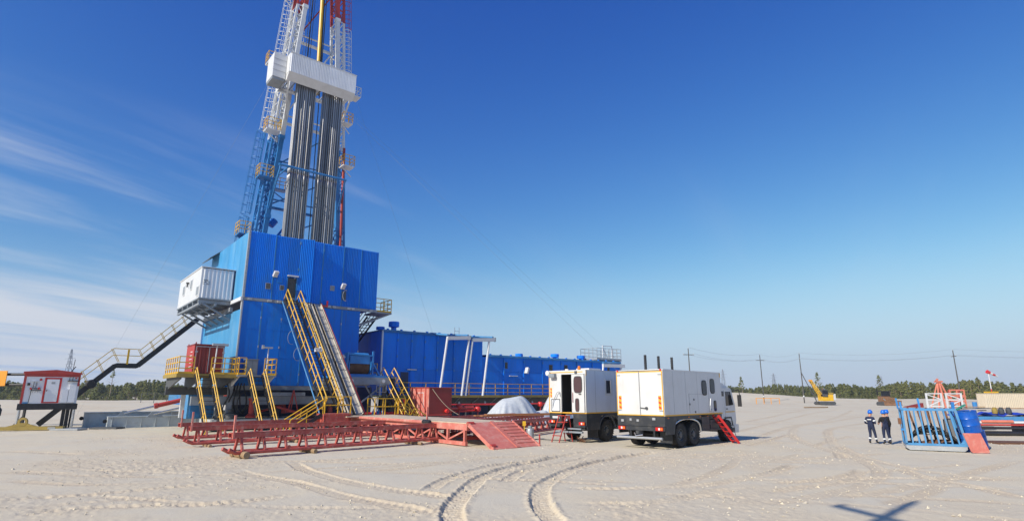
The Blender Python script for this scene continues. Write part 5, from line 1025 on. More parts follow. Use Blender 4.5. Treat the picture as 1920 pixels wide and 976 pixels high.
for k, (ri, x, r_) in enumerate(((0, .35, .16), (0, 3.6, .11), (0, 10.0, .08), (1, .8, .09), (1, 5.4, .10))):
    f, L = RK[ri]; mb = MB().lathe([(r_*.9, -.75), (r_, -.7), (r_*.97, 0), (r_, .7), (r_*.92, .75)], (x, 0, r_*.9), 12, 'y')
    solo('support_log', mb, 'wood', labs[k], 'log', (x, 0, 0), f, 'logs under the racks', 40)
solo('plank_stack', MB().box(0, 0, 0, 9.5, .5, .08).box(.4, .06, .081, 9.9, .56, .16).box(-.3, .6, 0, 9.0, 1.0, .09), 'plank_rust', 'long rusty brown planks laid across the right racks below the tarpaulin', 'planks', (0, 0, 0), Frame(*tuple(TF.w((14.2, -14.3, 1.1)))[:2], 62, 1.1))
# tarpaulin-covered machines
def tarp(x0, y0, L, D, H, label, f, sd):
    rs = np.random.default_rng(sd); nx, ny = 110, 60; vs = []; ph = rs.uniform(0, 6, 8)
    sm = lambda t: (lambda q: q*q*(3-2*q))(min(1, max(0, t)))
    for i in range(nx+1):
        for j in range(ny+1):
            px, py = (i/nx-.5)*2, (j/ny-.5)*2
            ang = math.atan2(py, px+.3); rr = math.hypot((px+.2)/.78, py/.95)
            fold = (.5*math.sin(ang*5+ph[0]+1.7*math.sin(ang*2+ph[5]))+.30*math.sin(ang*9.3+ph[1]+2.6*math.sin(ang*2.3+ph[6])+px*4)+.22*math.sin(ang*17.3+ph[7]+px*7+3*math.sin(py*3)))*(.05+1.0*min(1, rr)**2)
            dome = sm((1.12-rr+.10*fold)/.85)**.75*H*(1-.10*math.sin(px*4+ph[3])-.05*math.sin(py*5+px*7))
            r2 = math.hypot((px-.45)/.55, py/.85); low = .42*H*sm((1.1-r2+.10*fold)/.6)*(1+.15*math.sin(px*9+ph[4]))
            z = max(dome, low)+.03*math.sin(px*13+py*7+ph[2])*min(1, rr)+.012*math.sin(px*41+py*29)
            vs.append((x0+px*L/2, y0+py*D/2, max(z, 0)+.03))
    fs = [(i*(ny+1)+j, (i+1)*(ny+1)+j, (i+1)*(ny+1)+j+1, i*(ny+1)+j+1) for i in range(nx) for j in range(ny)]
    t = thing('covered_machine', label, 'tarpaulin', (x0, y0, 0), f, 'machines under grey tarpaulins'); part('tarpaulin', MB().add(vs, fs), 'tarp_grey', t, 60); part('base_frame', MB().box(x0-L*.36, y0-D*.3, -.02, x0+L*.3, y0+D*.3, .16), 'dark_grey', t)
fT = Frame(*tuple(TF.w((0, 0, 0)))[:2], 50.2, .0)
tarp(24.4, -6.6, 8.6, 3.8, 2.4, 'grey tarpaulin draped over a machine in front of the blue module, left of the other', fT, 3); tarp(30.6, -6.4, 6.0, 3.4, 2.7, 'grey tarpaulin draped over a machine beside the smaller truck rear', fT, 5)

# ================================================================ THE TWO TRUCKS
def tyre_mesh():
    mb = MB().lathe([(.33, -.16), (.50, -.20), (.58, -.19), (.615, -.15), (.62, 0), (.615, .15), (.58, .19), (.50, .20), (.33, .16)], (0, 0, 0), 36, 'y', cap=False)
    for k in range(30):
        t = 2*math.pi*k/30
        for s in (-1, 1):
            c, sn = math.cos(t+.05*s), math.sin(t+.05*s); mb.bar((.60*c, s*.03, .60*sn), (.585*math.cos(t+.12), s*.21, .585*math.sin(t+.12)), .055, .075, (c, 0, sn))
    return mesh_from(mb, 'rubber', smooth=35, name='tyre')
TY = tyre_mesh()
RIM = mesh_from(MB().lathe([(.34, .17), (.36, -.14), (.30, -.15), (.27, -.06), (.16, -.05), (.15, -.16), (.10, -.17), (.02, -.17)], (0, 0, 0), 24, 'y'), 'dark_grey', smooth=35, name='rim')
NUT = mesh_from(MB().lathe([(.022, -.05), (.022, 0)], (0, 0, 0), 6, 'y'), 'grey_steel', name='wheel_nut')
def wheel(t, x, y, flip=False):
    w = inst('wheel', TY, t, (x, y, .62)); r = bpy.data.objects.new('rim', RIM); COL.objects.link(r); r.parent = w
    if flip: w.rotation_euler = (0, 0, math.pi)
    for k in range(8): n_ = bpy.data.objects.new('wheel_nut', NUT); COL.objects.link(n_); n_.parent = w; n_.location = (.215*math.cos(k*.785), -.06, .215*math.sin(k*.785))
def oval(x, z, w, h, y0, y1, n=24, p=4.):
    pl = []
    for k in range(n):
        a = 2*math.pi*k/n; c, s = math.cos(a), math.sin(a); pl.append((x+w/2*math.copysign(abs(c)**(2/p), c), z+h/2*math.copysign(abs(s)**(2/p), s)))
    return MB().prism(pl, y0, y1, 'y')
def oval_x(y, z, w, h, x0, x1, n=24, p=4.):
    m = oval(y, z, w, h, 0, 1, n, p); q = MB(); q.v = [(x0+(x1-x0)*v[1], v[0], v[2]) for v in m.v]; q.f = m.f; q.m = m.m; return q
def rim_oval(mk, x, z, w, h, a, b, m, t, gm):
    f_ = part('window', mk(x, z, w, h, a, a+(b-a)*.5), m, t, 40); part('pane', mk(x, z, w-.09, h-.09, a+(b-a)*.5, b), gm, f_, 40)
def cab(t, x0, W, z0=.85, tall=3.1):
    """cab-over cab from x0 forward"""
    y0, y1 = .12, W-.12; x1 = x0+1.95
    prof = [(x0, z0+.35), (x0, tall-.12), (x0+.15, tall), (x1-.55, tall), (x1-.38, tall-.12), (x1-.02, z0+1.1), (x1, z0+.25), (x1-.15, z0-.2), (x1-.75, z0-.2), (x1-.85, z0+.35)]
    c = part('cab', MB().prism(prof, y0, y1), 'truck_white', t)
    part('roof_fairing', MB().prism([(x0, tall-.02), (x0+.05, tall+.28), (x0+.7, tall+.30), (x1-.55, tall-.0)], y0+.15, y1-.15), 'truck_white', c, 40)
    for s, yy in ((-1, y0), (1, y1)):
        o = .012*s
        win = [(x0+.62, z0+1.1), (x0+.62, tall-.22), (x1-.62, tall-.22), (x1-.26, z0+1.15)]
        d_ = part('door', MB().prism([(x0+.5, z0+.2), (x0+.5, tall-.1), (x1-.55, tall-.1), (x1-.12, z0+1.1), (x1-.14, z0+.2)], yy, yy+.014*s), 'truck_white', c)
        part('side_window', MB().prism(win, yy+.014*s, yy+.022*s), 'glass_dark', d_); part('handle', MB().box(x0+.6, yy+.014*s, z0+.9, x0+.8, yy+.05*s, z0+.95), 'black_steel', d_); part('stripe', MB().box(x0+.5, yy+.014*s, z0+.72, x1-.14, yy+.019*s, z0+.78), 'reflect_yellow', d_)
        mi = part('mirror', MB().box(x1-.05, yy+.20*s, z0+1.05, x1+.05, yy+.42*s, z0+1.75), 'black_steel', c); part('mirror_arm', MB().path([(x1-.3, yy, tall-.2), (x1, yy+.3*s, tall-.1), (x1+.05, yy+.33*s, z0+1.75)], .025), 'black_steel', mi)
        part('marker', MB().box(x0+.1, yy+.0*s, tall-.5, x0+.45, yy+.012*s, tall-.2), 'glass_dark', c)
        part('step', MB().box(x1-.8, yy-.02*s, z0-.35, x1-.2, yy+.02*s, z0-.2), 'black_steel', c)
    part('windscreen', MB().add([(x1-.335, y0+.12, tall-.2), (x1-.335, y1-.12, tall-.2), (x1+.002, y1-.08, z0+1.18), (x1+.002, y0+.08, z0+1.18)], [(0,1,2,3)]), 'glass_dark', c)
    part('bumper', MB().box(x1-.35, y0-.03, z0-.5, x1+.22, y1+.03, z0-.02), 'truck_white', t); part('tow_loop', MB().path([(x1+.2, y0+.3, z0-.4), (x1+.3, y0+.25, z0-.65), (x1+.2, y0+.2, z0-.8)], .02), 'galv', t)
    for s, yy in ((-1, y0), (1, y1)): part('wheel_arch', MB().prism([(x0+.2, z0-.1), (x0+.35, z0+.45), (x0+1.25, z0+.45), (x0+1.45, z0-.1), (x0+1.35, z0-.1), (x0+1.18, z0+.36), (x0+.42, z0+.36), (x0+.3, z0-.1)], yy-.03, yy+.30 if s < 0 else yy-.3), 'black_steel', t)
def hazard(t, x, y, z, w, h, ax='x'):
    p = part('hazard_plate', MB().box(x-.012, y, z, x, y+w, z+h), 'reflect_yellow', t)
    for k in range(3): zz = z+.03+k*h/3; part('hazard_stripe', MB().add([(x-.016, y+.01, zz), (x-.016, y+w-.01, zz+h*.10), (x-.016, y+w-.01, zz+h*.24), (x-.016, y+.01, zz+h*.14)], [(3,2,1,0)]), 'reflect_red', p)
def tail_lamp(t, x, y, z): l = part('tail_lamp', MB().box(x-.05, y, z, x, y+.42, z+.17), 'lamp_red', t); part('lens', MB().box(x-.056, y+.16, z+.03, x-.05, y+.26, z+.14), 'lamp_white', l); part('lens', MB().box(x-.056, y+.02, z+.03, x-.05, y+.12, z+.14), 'lamp_orange', l)

fA = Frame(9.03, 31.65, 44.5)
tA = thing('box_truck', 'larger white three-axle box truck with closed rear doors, nearest the viewer', 'truck', (2.5, 1.45, 0), fA, 'white box trucks')
X0, X1, WW, Z0, Z1 = -1.62, 5.1, 2.9, 1.62, 3.98
part('body_side', MB().box(X0, 0, Z0, X1, .05, Z1), 'truck_white', tA); part('body_side', MB().box(X0, WW-.05, Z0, X1, WW, Z1), 'truck_white', tA); part('body_front', MB().box(X1-.05, .05, Z0, X1, WW-.05, Z1), 'truck_white', tA)
part('body_floor', MB().box(X0, .05, Z0, X1-.05, WW-.05, Z0+.06), 'truck_dark', tA); part('body_roof', MB().box(X0-.01, -.01, Z1, X1+.01, WW+.01, Z1+.04), 'truck_white', tA)
for y0, y1 in ((.06, WW/2-.01), (WW/2+.01, WW-.06)):
    d_ = part('rear_door', MB().box(X0-.03, y0, Z0+.04, X0+.03, y1, Z1-.04), 'truck_white', tA)
    for z in (Z0+.25, Z1-.25): yy = y0 if y0 < 1 else y1-.22; part('hinge', MB().box(X0-.05, yy, z, X0-.03, yy+.22, z+.05), 'galv', d_)
part('lock_rod', MB().tube((X0-.06, WW/2-.03, Z0+.05), (X0-.06, WW/2-.03, Z1-.05), .018, 8), 'galv', tA); part('lock_handle', MB().bar((X0-.07, WW/2-.05, Z0+.42), (X0-.07, WW/2-.5, Z0+.38), .04).lathe([(.08, -.02), (.08, .02)], (X0-.07, WW/2-.42, Z0+.40), 10, 'x'), 'dark_grey', tA)
for a, b in (((X0-.035, .02, Z1-.10), (X0-.03, WW-.02, Z1-.05)), ((X0-.035, .02, Z0+.02), (X0-.03, WW-.02, Z0+.07)), ((X0-.035, .02, Z0+.07), (X0-.03, .07, Z1-.1)), ((X0-.035, WW-.07, Z0+.07), (X0-.03, WW-.02, Z1-.1)), ((X0, -.005, Z0), (X1, 0, Z0+.07))): part('reflector_tape', MB().box(*a, *b), 'reflect_yellow', tA)
part('corner_lamp', MB().box(X0-.05, .05, Z1-.04, X0-.02, .15, Z1+.05), 'lamp_red', tA); part('corner_lamp', MB().box(X0-.05, WW-.15, Z1-.04, X0-.02, WW-.05, Z1+.05), 'lamp_red', tA)
hazard(tA, X0-.03, .14, Z0+.32, .17, .72); hazard(tA, X0-.03, WW-.31, Z0+.32, .17, .72)
part('rear_panel', MB().box(X0-.02, .0, 1.1, X0+.05, WW, Z0), 'truck_dark', tA); part('rear_bar', MB().box(X0-.08, .02, .88, X0+.06, WW-.02, 1.08), 'truck_dark', tA); tail_lamp(tA, X0-.08, .1, .90); tail_lamp(tA, X0-.08, WW-.52, .90)
part('bumper_pipe', MB().tube((X0-.30, .05, .52), (X0-.30, WW-.12, .52), .07, 12), 'galv', tA, 40); part('tow_hitch', MB().box(X0-.30, WW/2-.12, .72, X0, WW/2+.12, .86).lathe([(.10, -.1), (.12, .06)], (X0-.34, WW/2, .82), 10), 'dark_grey', tA); part('tow_hose', MB().path([(X0-.2, WW/2+.3, .75), (X0-.4, WW/2+.1, .62), (X0-.35, WW/2-.3, .68)], .035), 'chrome', tA)
for y in (.5, 1.9): part('hanger', MB().box(X0-.32, y-.03, .5, X0-.26, y+.03, .9), 'truck_dark', tA)
for y, z, w in ((.55, 1.42, .18), (1.55, 1.32, .14), (2.0, 1.36, .12), (2.5, 1.3, .16)): part('socket', MB().box(X0-.05, y, z, X0-.02, y+w, z+.12), 'galv', tA)
part('skirt', MB().prism([(X0+.05, .7), (X0+.05, Z0), (2.3, Z0), (2.3, 1.35), (1.9, 1.42), (-.35, 1.42), (-.6, 1.2), (-.72, .7)], 0, .06), 'truck_dark', tA); part('skirt', MB().prism([(X0+.05, .7), (X0+.05, Z0), (2.3, Z0), (2.3, 1.35), (1.9, 1.42), (-.35, 1.42), (-.6, 1.2), (-.72, .7)], WW-.06, WW), 'truck_dark', tA)
part('fender', MB().path([Vector((.73+1.55*math.cos(a), .06, .60+.84*math.sin(a)**.55)) for a in np.linspace(math.pi-.02, .02, 16)], .055, 8), 'chrome', tA, 40)
part('mudflap', MB().box(-.95, .05, .25, -.92, .75, .95), 'truck_dark', tA); part('chassis', MB().box(X0+.1, .85, .85, 6.6, 1.05, 1.15).box(X0+.1, 1.85, .85, 6.6, 2.05, 1.15), 'black_steel', tA); part('tool_box', MB().box(2.55, .1, .75, 3.5, .8, 1.5), 'truck_dark', tA); part('tool_box', MB().box(3.6, .1, .75, 4.7, .8, 1.3), 'truck_dark', tA); part('tank', MB().box(2.6, WW-.9, .6, 4.2, WW-.1, 1.4), 'truck_dark', tA); part('underrun_bar', MB().box(2.4, .04, .72, 4.9, .1, .80).box(2.4, .04, 1.05, 4.9, .1, 1.11), 'truck_dark', tA)
for x in (0, 1.45): wheel(tA, x, .22); wheel(tA, x, WW-.22, True); part('axle', MB().tube((x, .4, .62), (x, WW-.4, .62), .1, 8).lathe([(.28, -.2), (.28, .2)], (x, WW/2, .62), 10, 'y'), 'black_steel', tA)
wheel(tA, 5.75, .26); wheel(tA, 5.75, WW-.26, True); cab(tA, 5.2, WW, .95, 3.12)
rim_oval(oval, 2.92, 3.1, .62, .86, -.012, -.03, 'black_steel', tA, 'glass_dark')
d_ = part('side_door', MB().box(3.42, -.02, Z0+.1, 4.5, 0, 3.78), 'truck_white', tA); rim_oval(oval, 3.92, 3.2, .62, .86, -.02, -.04, 'black_steel', tA, 'glass_dark'); rim_oval(oval, 4.12, 2.08, .36, .62, -.02, -.04, 'black_steel', tA, 'glass_dark')
part('grab_rail', MB().path([(3.65, -.03, 2.55), (3.45, -.10, 2.5), (3.30, -.12, 2.1), (3.28, -.12, 1.85), (3.45, -.10, 1.75), (3.6, -.03, 1.9)], .022, 6), 'galv', tA)
part('hatch', MB().box(1.05, -.012, Z0+.1, 1.07, 0, 2.75).box(1.05, -.012, 2.74, 3.0, 0, 2.76), 'galv', tA)
for x, z in ((1.6, 2.45), (1.1, 2.2), (1.7, 1.78)): part('latch', MB().box(x-.05, -.02, z-.05, x+.05, 0, z+.05), 'dark_grey', tA)
for x in (-1.3, .9, 2.2, 3.1): part('side_marker', MB().box(x-.06, -.015, 1.5, x+.06, .0, 1.55), 'lamp_orange', tA)
part('corner_cap', MB().box(X1-.12, -.006, Z1-.25, X1+.006, .0, Z1), 'reflect_yellow', tA); part('roof_hatch', MB().box(.2, 1.0, Z1+.04, 1.2, 1.9, Z1+.14), 'truck_white', tA)
for x in (-.6, .75, 2.1): part('panel_seam', MB().box(x-.012, -.004, Z0+.08, x+.012, -.0005, Z1-.02), 'galv', tA)
RV = mesh_from(MB().lathe([(.014, -.006), (.010, 0)], (0, 0, 0), 6, 'y'), 'galv', name='rivet')
for k in range(34): inst('rivet', RV, tA, (X0+.1+k*.195, 0, Z1-.06))
for x in (1.0, 2.5, 4.1): part('exhaust_stack', MB().lathe([(.085 if k % 2 else .075, k*.07) for k in range(15)], (x, WW-.3, Z1+.04), 10), 'black_steel', tA, 40)
def folding_steps(f, top, bot, w, n, label, stand=False, m='red_paint'):
    t = thing('step_ladder', label, 'steps', tuple(bot), f, 'red steps at the trucks'); T, B = Vector(top), Vector(bot); d = B-T; s = Vector((-d.y, d.x, 0)).normalized()*(w/2)
    for sg in (-1, 1): part('rail', MB().bar(T+s*sg, B+s*sg, .05, .14 if not stand else .05, (0, 0, 1)), m, t)
    for k in range(n): p = T+d*((k+(.5 if not stand else 0))/n); part('tread', MB().bar(p-s, p+s, .2 if k or not stand else .3, .035), m, t)
    if stand:
        back = B+Vector((d.x, d.y, 0)).normalized()*-1.15
        for sg in (-1, 1): part('back_leg', MB().bar(T+s*sg-Vector((d.x, d.y, 0)).normalized()*.25, back+s*sg, .045), m, t)
        for z in (.3, .75): part('cross_tie', MB().bar(T.lerp(back, 1-z)-s, T.lerp(back, 1-z)+s, .035), m, t)
folding_steps(fA, (3.95, -.06, 1.55), (4.9, -.75, 0), .62, 6, 'bright red steps leaning below the side door of the larger truck', m='red_bright')

fB = Frame(5.78, 35.93, 44.5)
tB = thing('box_truck', 'smaller white box truck with its rear door open, left of the larger one', 'truck', (1.5, 1.4, 0), fB, 'white box trucks')
X0, X1, WW, Z0, Z1 = -2.03, 2.3, 2.85, 1.63, 4.12
part('body_side', MB().box(X0, 0, Z0, X1, .05, Z1), 'white_sheet', tB); part('body_side', MB().box(X0, WW-.05, Z0, X1, WW, Z1), 'truck_white', tB); part('body_front', MB().box(X1-.05, .05, Z0, X1, WW-.05, Z1), 'interior', tB); part('body_floor', MB().box(X0, .05, Z0, X1-.05, WW-.05, Z0+.06), 'interior', tB); part('body_roof', MB().box(X0-.01, -.01, Z1, X1+.01, WW+.01, Z1+.04), 'truck_white', tB)
part('inner_wall', MB().box(X0+.1, .06, Z0+.06, X1-.06, .08, Z1-.02).box(X0+.1, WW-.08, Z0+.06, X1-.06, WW-.06, Z1-.02), 'interior', tB)
part('rear_wall', MB().box(X0-.02, 1.84, Z0, X0+.04, WW, Z1), 'truck_white', tB); part('rear_wall', MB().box(X0-.02, .05, 3.92, X0+.04, 1.84, Z1), 'truck_white', tB); part('rear_wall', MB().box(X0-.02, 0, Z0, X0+.04, .06, 3.92), 'truck_white', tB)
d_ = part('rear_door', MB().box(X0-.09, .08, Z0+.06, X0-.03, 1.0, 3.9), 'truck_white', tB); rim_oval(oval_x, .52, 3.3, .66, 1.0, X0-.09, X0-.115, 'dark_grey', tB, 'glass_brown'); rim_oval(oval_x, .60, 2.12, .32, .78, X0-.09, X0-.115, 'dark_grey', tB, 'glass_brown')
part('door_handle', MB().box(X0-.13, .28, 2.72, X0-.09, .46, 2.78), 'dark_grey', d_); part('door_rail', MB().path([(X0-.10, .92, 2.85), (X0-.14, .9, 2.75), (X0-.14, .9, 2.35), (X0-.1, .92, 2.25)], .018), 'red_dull', d_)
part('door_frame', MB().box(X0-.035, 1.0, Z0+.02, X0-.02, 1.06, 3.9).box(X0-.035, 1.80, Z0+.02, X0-.02, 1.86, 3.9), 'dark_grey', tB)
part('desk', MB().box(.4, 1.0, Z0+.06, 1.2, 2.0, 2.5), 'dark_grey', tB); part('seat', MB().box(-.9, 1.2, Z0+.06, -.45, 1.7, 2.1), 'red_dull', tB); part('curtain', MB().corr((-1.0, 1.86), (-.4, 1.95), 2.4, 3.6, .08, .03), 'tarp_grey', tB)
for a, b in (((X0-.028, .0, Z0+.0), (X0-.021, WW, Z0+.06)), ((X0-.028, .2, Z1-.10), (X0-.021, WW-.02, Z1-.05)), ((X0-.028, WW-.06, Z0+.06), (X0-.021, WW, Z1-.1)), ((X0, -.006, Z0), (X1, -.001, Z0+.07)), ((X0, -.006, Z1-.3), (X0+.08, -.001, Z1))): part('reflector_tape', MB().box(*a, *b), 'reflect_yellow', tB)
hazard(tB, X0-.022, WW-.24, 2.55, .13, .58)
part('work_lamp', MB().box(X0-.28, WW-.62, 3.72, X0-.05, WW-.22, 3.98).box(X0-.30, WW-.66, 3.78, X0-.28, WW-.18, 3.94), 'grey_steel', tB); part('air_horn', MB().lathe([(.16, -.1), (.1, .1)], (X0-.1, WW-.02, 4.02), 10, 'x'), 'truck_white', tB)
part('locker_door', MB().box(X0-.04, 2.0, 1.75, X0-.021, 2.62, 2.42), 'white_sheet', tB); part('locker_trim', MB().box(X0-.046, 1.97, 1.72, X0-.04, 2.65, 1.76).box(X0-.046, 1.97, 2.41, X0-.04, 2.65, 2.45).box(X0-.046, 1.97, 1.72, X0-.04, 2.01, 2.45).box(X0-.046, 2.61, 1.72, X0-.04, 2.65, 2.45), 'black_steel', tB)
part('grab_rail', MB().path([(X0-.03, 2.55, 1.9), (X0-.12, 2.45, 2.3), (X0-.14, 2.1, 2.85), (X0-.12, 1.95, 2.9), (X0-.05, 1.92, 2.6)], .02, 6), 'galv', tB)
part('beacon', MB().lathe([(.09, 0), (.10, .05), (.08, .22), (.03, .26)], (X0+.3, .7, Z1+.04), 12), 'lamp_orange', tB, 40); part('camera_box', MB().box(X0-.08, .62, 3.95, X0-.02, .78, 4.1), 'dark_grey', tB)
w_ = part('window_frame', MB().box(-.12, -.03, 2.68, .66, .0, 3.66), 'truck_white', tB); part('pane', MB().box(-.02, -.036, 2.8, .40, -.03, 3.56), 'glass_dark', w_); part('sash', MB().box(.40, -.05, 2.8, .46, -.03, 3.56), 'truck_white', w_)
for x in (-1.1, .95): part('panel_seam', MB().box(x-.012, -.004, Z0+.08, x+.012, -.0005, Z1-.02), 'galv', tB)
part('roof_box', MB().box(-.6, .8, Z1+.04, .6, 1.8, Z1+.2), 'truck_white', tB)
part('rear_panel', MB().box(X0-.0, .0, .95, X0+.06, 1.0, Z0), 'truck_dark', tB); part('rear_panel', MB().box(X0-.0, 1.9, .95, X0+.06, WW, Z0), 'truck_dark', tB); part('number_plate', MB().box(X0-.02, 2.05, 1.32, X0-.001, 2.6, 1.45), 'white_paint', tB); tail_lamp(tB, X0-.05, .1, .98); tail_lamp(tB, X0-.05, WW-.5, 1.05)
part('rear_bar', MB().box(X0-.1, .05, .85, X0+.05, .9, .97).box(X0-.1, 1.95, .85, X0+.05, WW-.05, .97), 'truck_dark', tB); part('step', MB().box(X0-.2, .3, .72, X0+.2, 1.3, .80).box(X0-.15, .25, .52, X0-.02, 2.4, .62), 'grey_steel', tB)
part('skirt', MB().prism([(X0+.05, .7), (X0+.05, Z0), (X1, Z0), (X1, 1.4), (1.0, 1.4), (.6, 1.52), (-.5, 1.52), (-.75, 1.3), (-.85, .7)], 0, .06), 'truck_dark', tB); part('skirt', MB().prism([(X0+.05, .7), (X0+.05, Z0), (X1, Z0), (X1, 1.4), (1.0, 1.4), (.6, 1.52), (-.5, 1.52), (-.75, 1.3), (-.85, .7)], WW-.06, WW), 'truck_dark', tB)
part('fender', MB().path([Vector((.05+.85*math.cos(a), .06, .62+.88*math.sin(a))) for a in np.linspace(math.pi-.1, .1, 12)], .06, 8), 'dark_grey', tB, 40); part('mudflap', MB().box(-.95, .05, .2, -.9, .8, .95), 'truck_dark', tB); part('chassis', MB().box(X0+.1, .85, .85, 4.6, 1.05, 1.15).box(X0+.1, 1.8, .85, 4.6, 2.0, 1.15), 'black_steel', tB)
wheel(tB, .05, .22); wheel(tB, .05, WW-.22, True); wheel(tB, 3.55, .26); wheel(tB, 3.55, WW-.26, True); cab(tB, 2.5, WW, .95, 3.0); part('axle', MB().tube((.05, .4, .62), (.05, WW-.4, .62), .1, 8), 'black_steel', tB)
folding_steps(fB, (-2.35, 1.55, 1.5), (-3.0, 1.6, 0), .6, 4, 'red free-standing step ladder in front of the open rear door', True)
# gas canister and clutter near the ramp
gc = thing('gas_canister', 'squat grey metal canister with yellow warning mark beside the red ramp', 'canister', (1.13, 37.2, 0), WF)
part('body', MB().lathe([(.20, 0), (.235, .04), (.235, .55), (.21, .62), (.10, .68)], (1.13, 37.2, 0), 20), 'galv', gc, 40); part('collar', MB().lathe([(.13, .66), (.13, .82), (.12, .82), (.12, .66)], (1.13, 37.2, 0), 16, cap=False), 'grey_steel', gc); part('warning_mark', MB().add([(.90, 37.14, .12), (1.04, 36.97, .12), (.97, 37.04, .36)], [(0, 1, 2)]), 'reflect_yellow', gc)
solo('marker_stake', MB().bar((.78, 37.1, 0), (.76, 37.1, .85), .05).box(.66, 37.07, .82, .86, 37.13, 1.1), 'yellow', 'thin yellow stake beside the grey canister', 'stake', (.78, 37.1, 0), WF)
solo('ground_cable', MB().path([(1.4+.16*k, 37.0-.10*k+.12*math.sin(k*.7), .04) for k in range(14)], .022, 6), 'rubber', 'black cable lying on the sand from the canister to the step ladder', 'cable', (1.4, 37, 0), WF)
rs = np.random.default_rng(4)
sc_ = MB()
for k in range(9): a = rs.random()*3.1; sc_.bar((4.2+rs.normal()*.12, 35.0+rs.normal()*.08, .02), (4.2+.4*math.cos(a), 35.0+.25*math.sin(a)-.1, .05+.3*rs.random()), .035)
solo('scrap_sticks', sc_, 'rust', 'little heap of rusty bent sticks on the sand behind the smaller truck', 'scrap', (4.2, 35, 0), WF)

# ================================================================ LEFT SIDE: SERVICE CABIN
fL = Frame(-38.6, 46.1, 50, 0, .84)      # x runs along the cabin front to the right
cbn = thing('service_cabin', 'white service cabin with red trim and red door frame on black legs', 'cabin', (2.1, 1.3, 0), fL)
CW, CD = 4.25, 2.6
part('front_wall', MB().box(0, 0, 2.02, CW, .06, 4.42), 'cabin_white_lifted', cbn); part('side_wall', MB().box(-.0, .06, 2.02, .06, CD, 4.42), 'white_paint', cbn); part('side_wall', MB().box(CW-.06, .06, 2.02, CW, CD, 4.42), 'white_paint', cbn); part('back_wall', MB().box(.06, CD-.06, 2.02, CW-.06, CD, 4.42), 'white_paint', cbn)
part('roof', MB().prism([(-.12, 4.36), (CW+.12, 4.34), (CW+.12, 4.46), (CW/2+.2, 4.68), (-.12, 4.50)], -.1, CD+.1), 'red_paint', cbn)
part('fascia', MB().box(-.02, -.03, 4.12, CW+.02, -.001, 4.40), 'red_paint', cbn)
for x0, x1, z0 in ((-.02, .17, 2.02), (CW-.15, CW+.02, 3.4)): part('corner_trim', MB().box(x0, -.028, z0, x1, -.001, 4.12), 'red_paint', cbn)
dr = part('door', MB().box(1.72, -.05, 2.16, 2.68, -.005, 3.92), 'cabin_white_lifted', cbn); part('door_frame', MB().box(1.55, -.045, 2.06, 1.72, -.003, 4.05).box(2.68, -.045, 2.06, 2.85, -.003, 4.05).box(1.72, -.045, 3.93, 2.68, -.003, 4.05).box(1.72, -.045, 2.06, 2.68, -.003, 2.15), 'red_bright', cbn); part('door_sign', MB().box(2.08, -.056, 3.55, 2.35, -.051, 3.72), 'galv', dr); part('door_handle', MB().box(1.76, -.10, 2.98, 1.84, -.051, 3.08), 'red_dull', dr)
part('gasket', MB().box(1.695, -.048, 2.12, 1.72, -.046, 3.95).box(2.68, -.048, 2.12, 2.705, -.046, 3.95), 'black_steel', cbn)
c_ = part('locker', MB().box(3.0, -.14, 2.1, 3.48, -.002, 3.15).box(3.52, -.14, 2.1, 4.05, -.002, 3.55), 'cabin_white_lifted', cbn); part('shelf', MB().box(3.3, -.2, 3.78, 4.2, -.002, 3.83), 'black_steel', cbn); part('red_tag', MB().box(3.85, -.03, 3.98, 4.0, -.002, 4.08), 'red_bright', cbn)
for x in (3.4, 3.65): part('isolator', MB().tube((x, -.12, 3.83), (x+.02, -.12, 4.15), .03, 8), 'dark_grey', cbn)
part('gauge_board', MB().box(.45, -.06, 3.72, 1.35, -.002, 3.80), 'white_sheet', cbn); part('meter', MB().box(.30, -.10, 3.42, .50, -.002, 3.62), 'black_steel', cbn); part('pipework', MB().tube((.55, -.1, 3.18), (1.35, -.1, 3.18), .035, 8).tube((.6, -.1, 2.1), (.68, -.1, 3.2), .025, 8).tube((.6, -.1, 3.05), (1.4, -.1, 3.05), .03, 8), 'black_steel', cbn)
for k in range(4): part('valve', MB().tube((.62+k*.17, -.12, 2.85), (.62+k*.17, -.12, 3.05), .02, 6), 'grey_steel', cbn)
for x in (.75, .95): part('gauge', MB().tube((x, -.1, 3.25), (x+.03, -.1, 3.68), .03, 8), 'dark_grey', cbn)
part('handwheel', MB().lathe([(.09, -.16), (.09, -.12)], (1.2, 0, 3.2), 12, 'y'), 'red_bright', cbn); part('handwheel', MB().lathe([(.08, -.16), (.08, -.12)], (.6, 0, 3.18), 12, 'y'), 'red_bright', cbn); part('no_smoking_sign', MB().lathe([(.11, -.008), (.11, -.002)], (1.25, 0, 3.88), 16, 'y'), 'red_bright', cbn)
part('base_frame', MB().box(-.15, -.12, 1.55, CW+.12, CD+.1, 2.0), 'black_steel', cbn); part('vent_strip', MB().box(.15, -.05, 2.03, .6, -.01, 2.14), 'blue_light', cbn)
for x, m in ((.05, 'chrome'), (CW-.1, 'chrome')): part('leg', MB().tube((x, .05, 0), (x, .05, 1.55), .13, 12), m, cbn, 40)
for x in (3.4, 3.72): part('leg', MB().box(x-.14, .3, 0, x+.14, .6, 1.55), 'black_steel', cbn)
for x in (.05, CW-.1): part('leg', MB().box(x-.1, CD-.3, 0, x+.1, CD-.1, 1.55), 'black_steel', cbn)
part('antenna', MB().bar((3.6, .8, 4.5), (3.65, .8, 5.6), .05).bar((3.5, .8, 4.6), (3.8, .8, 5.0), .08), 'dark_grey', cbn)
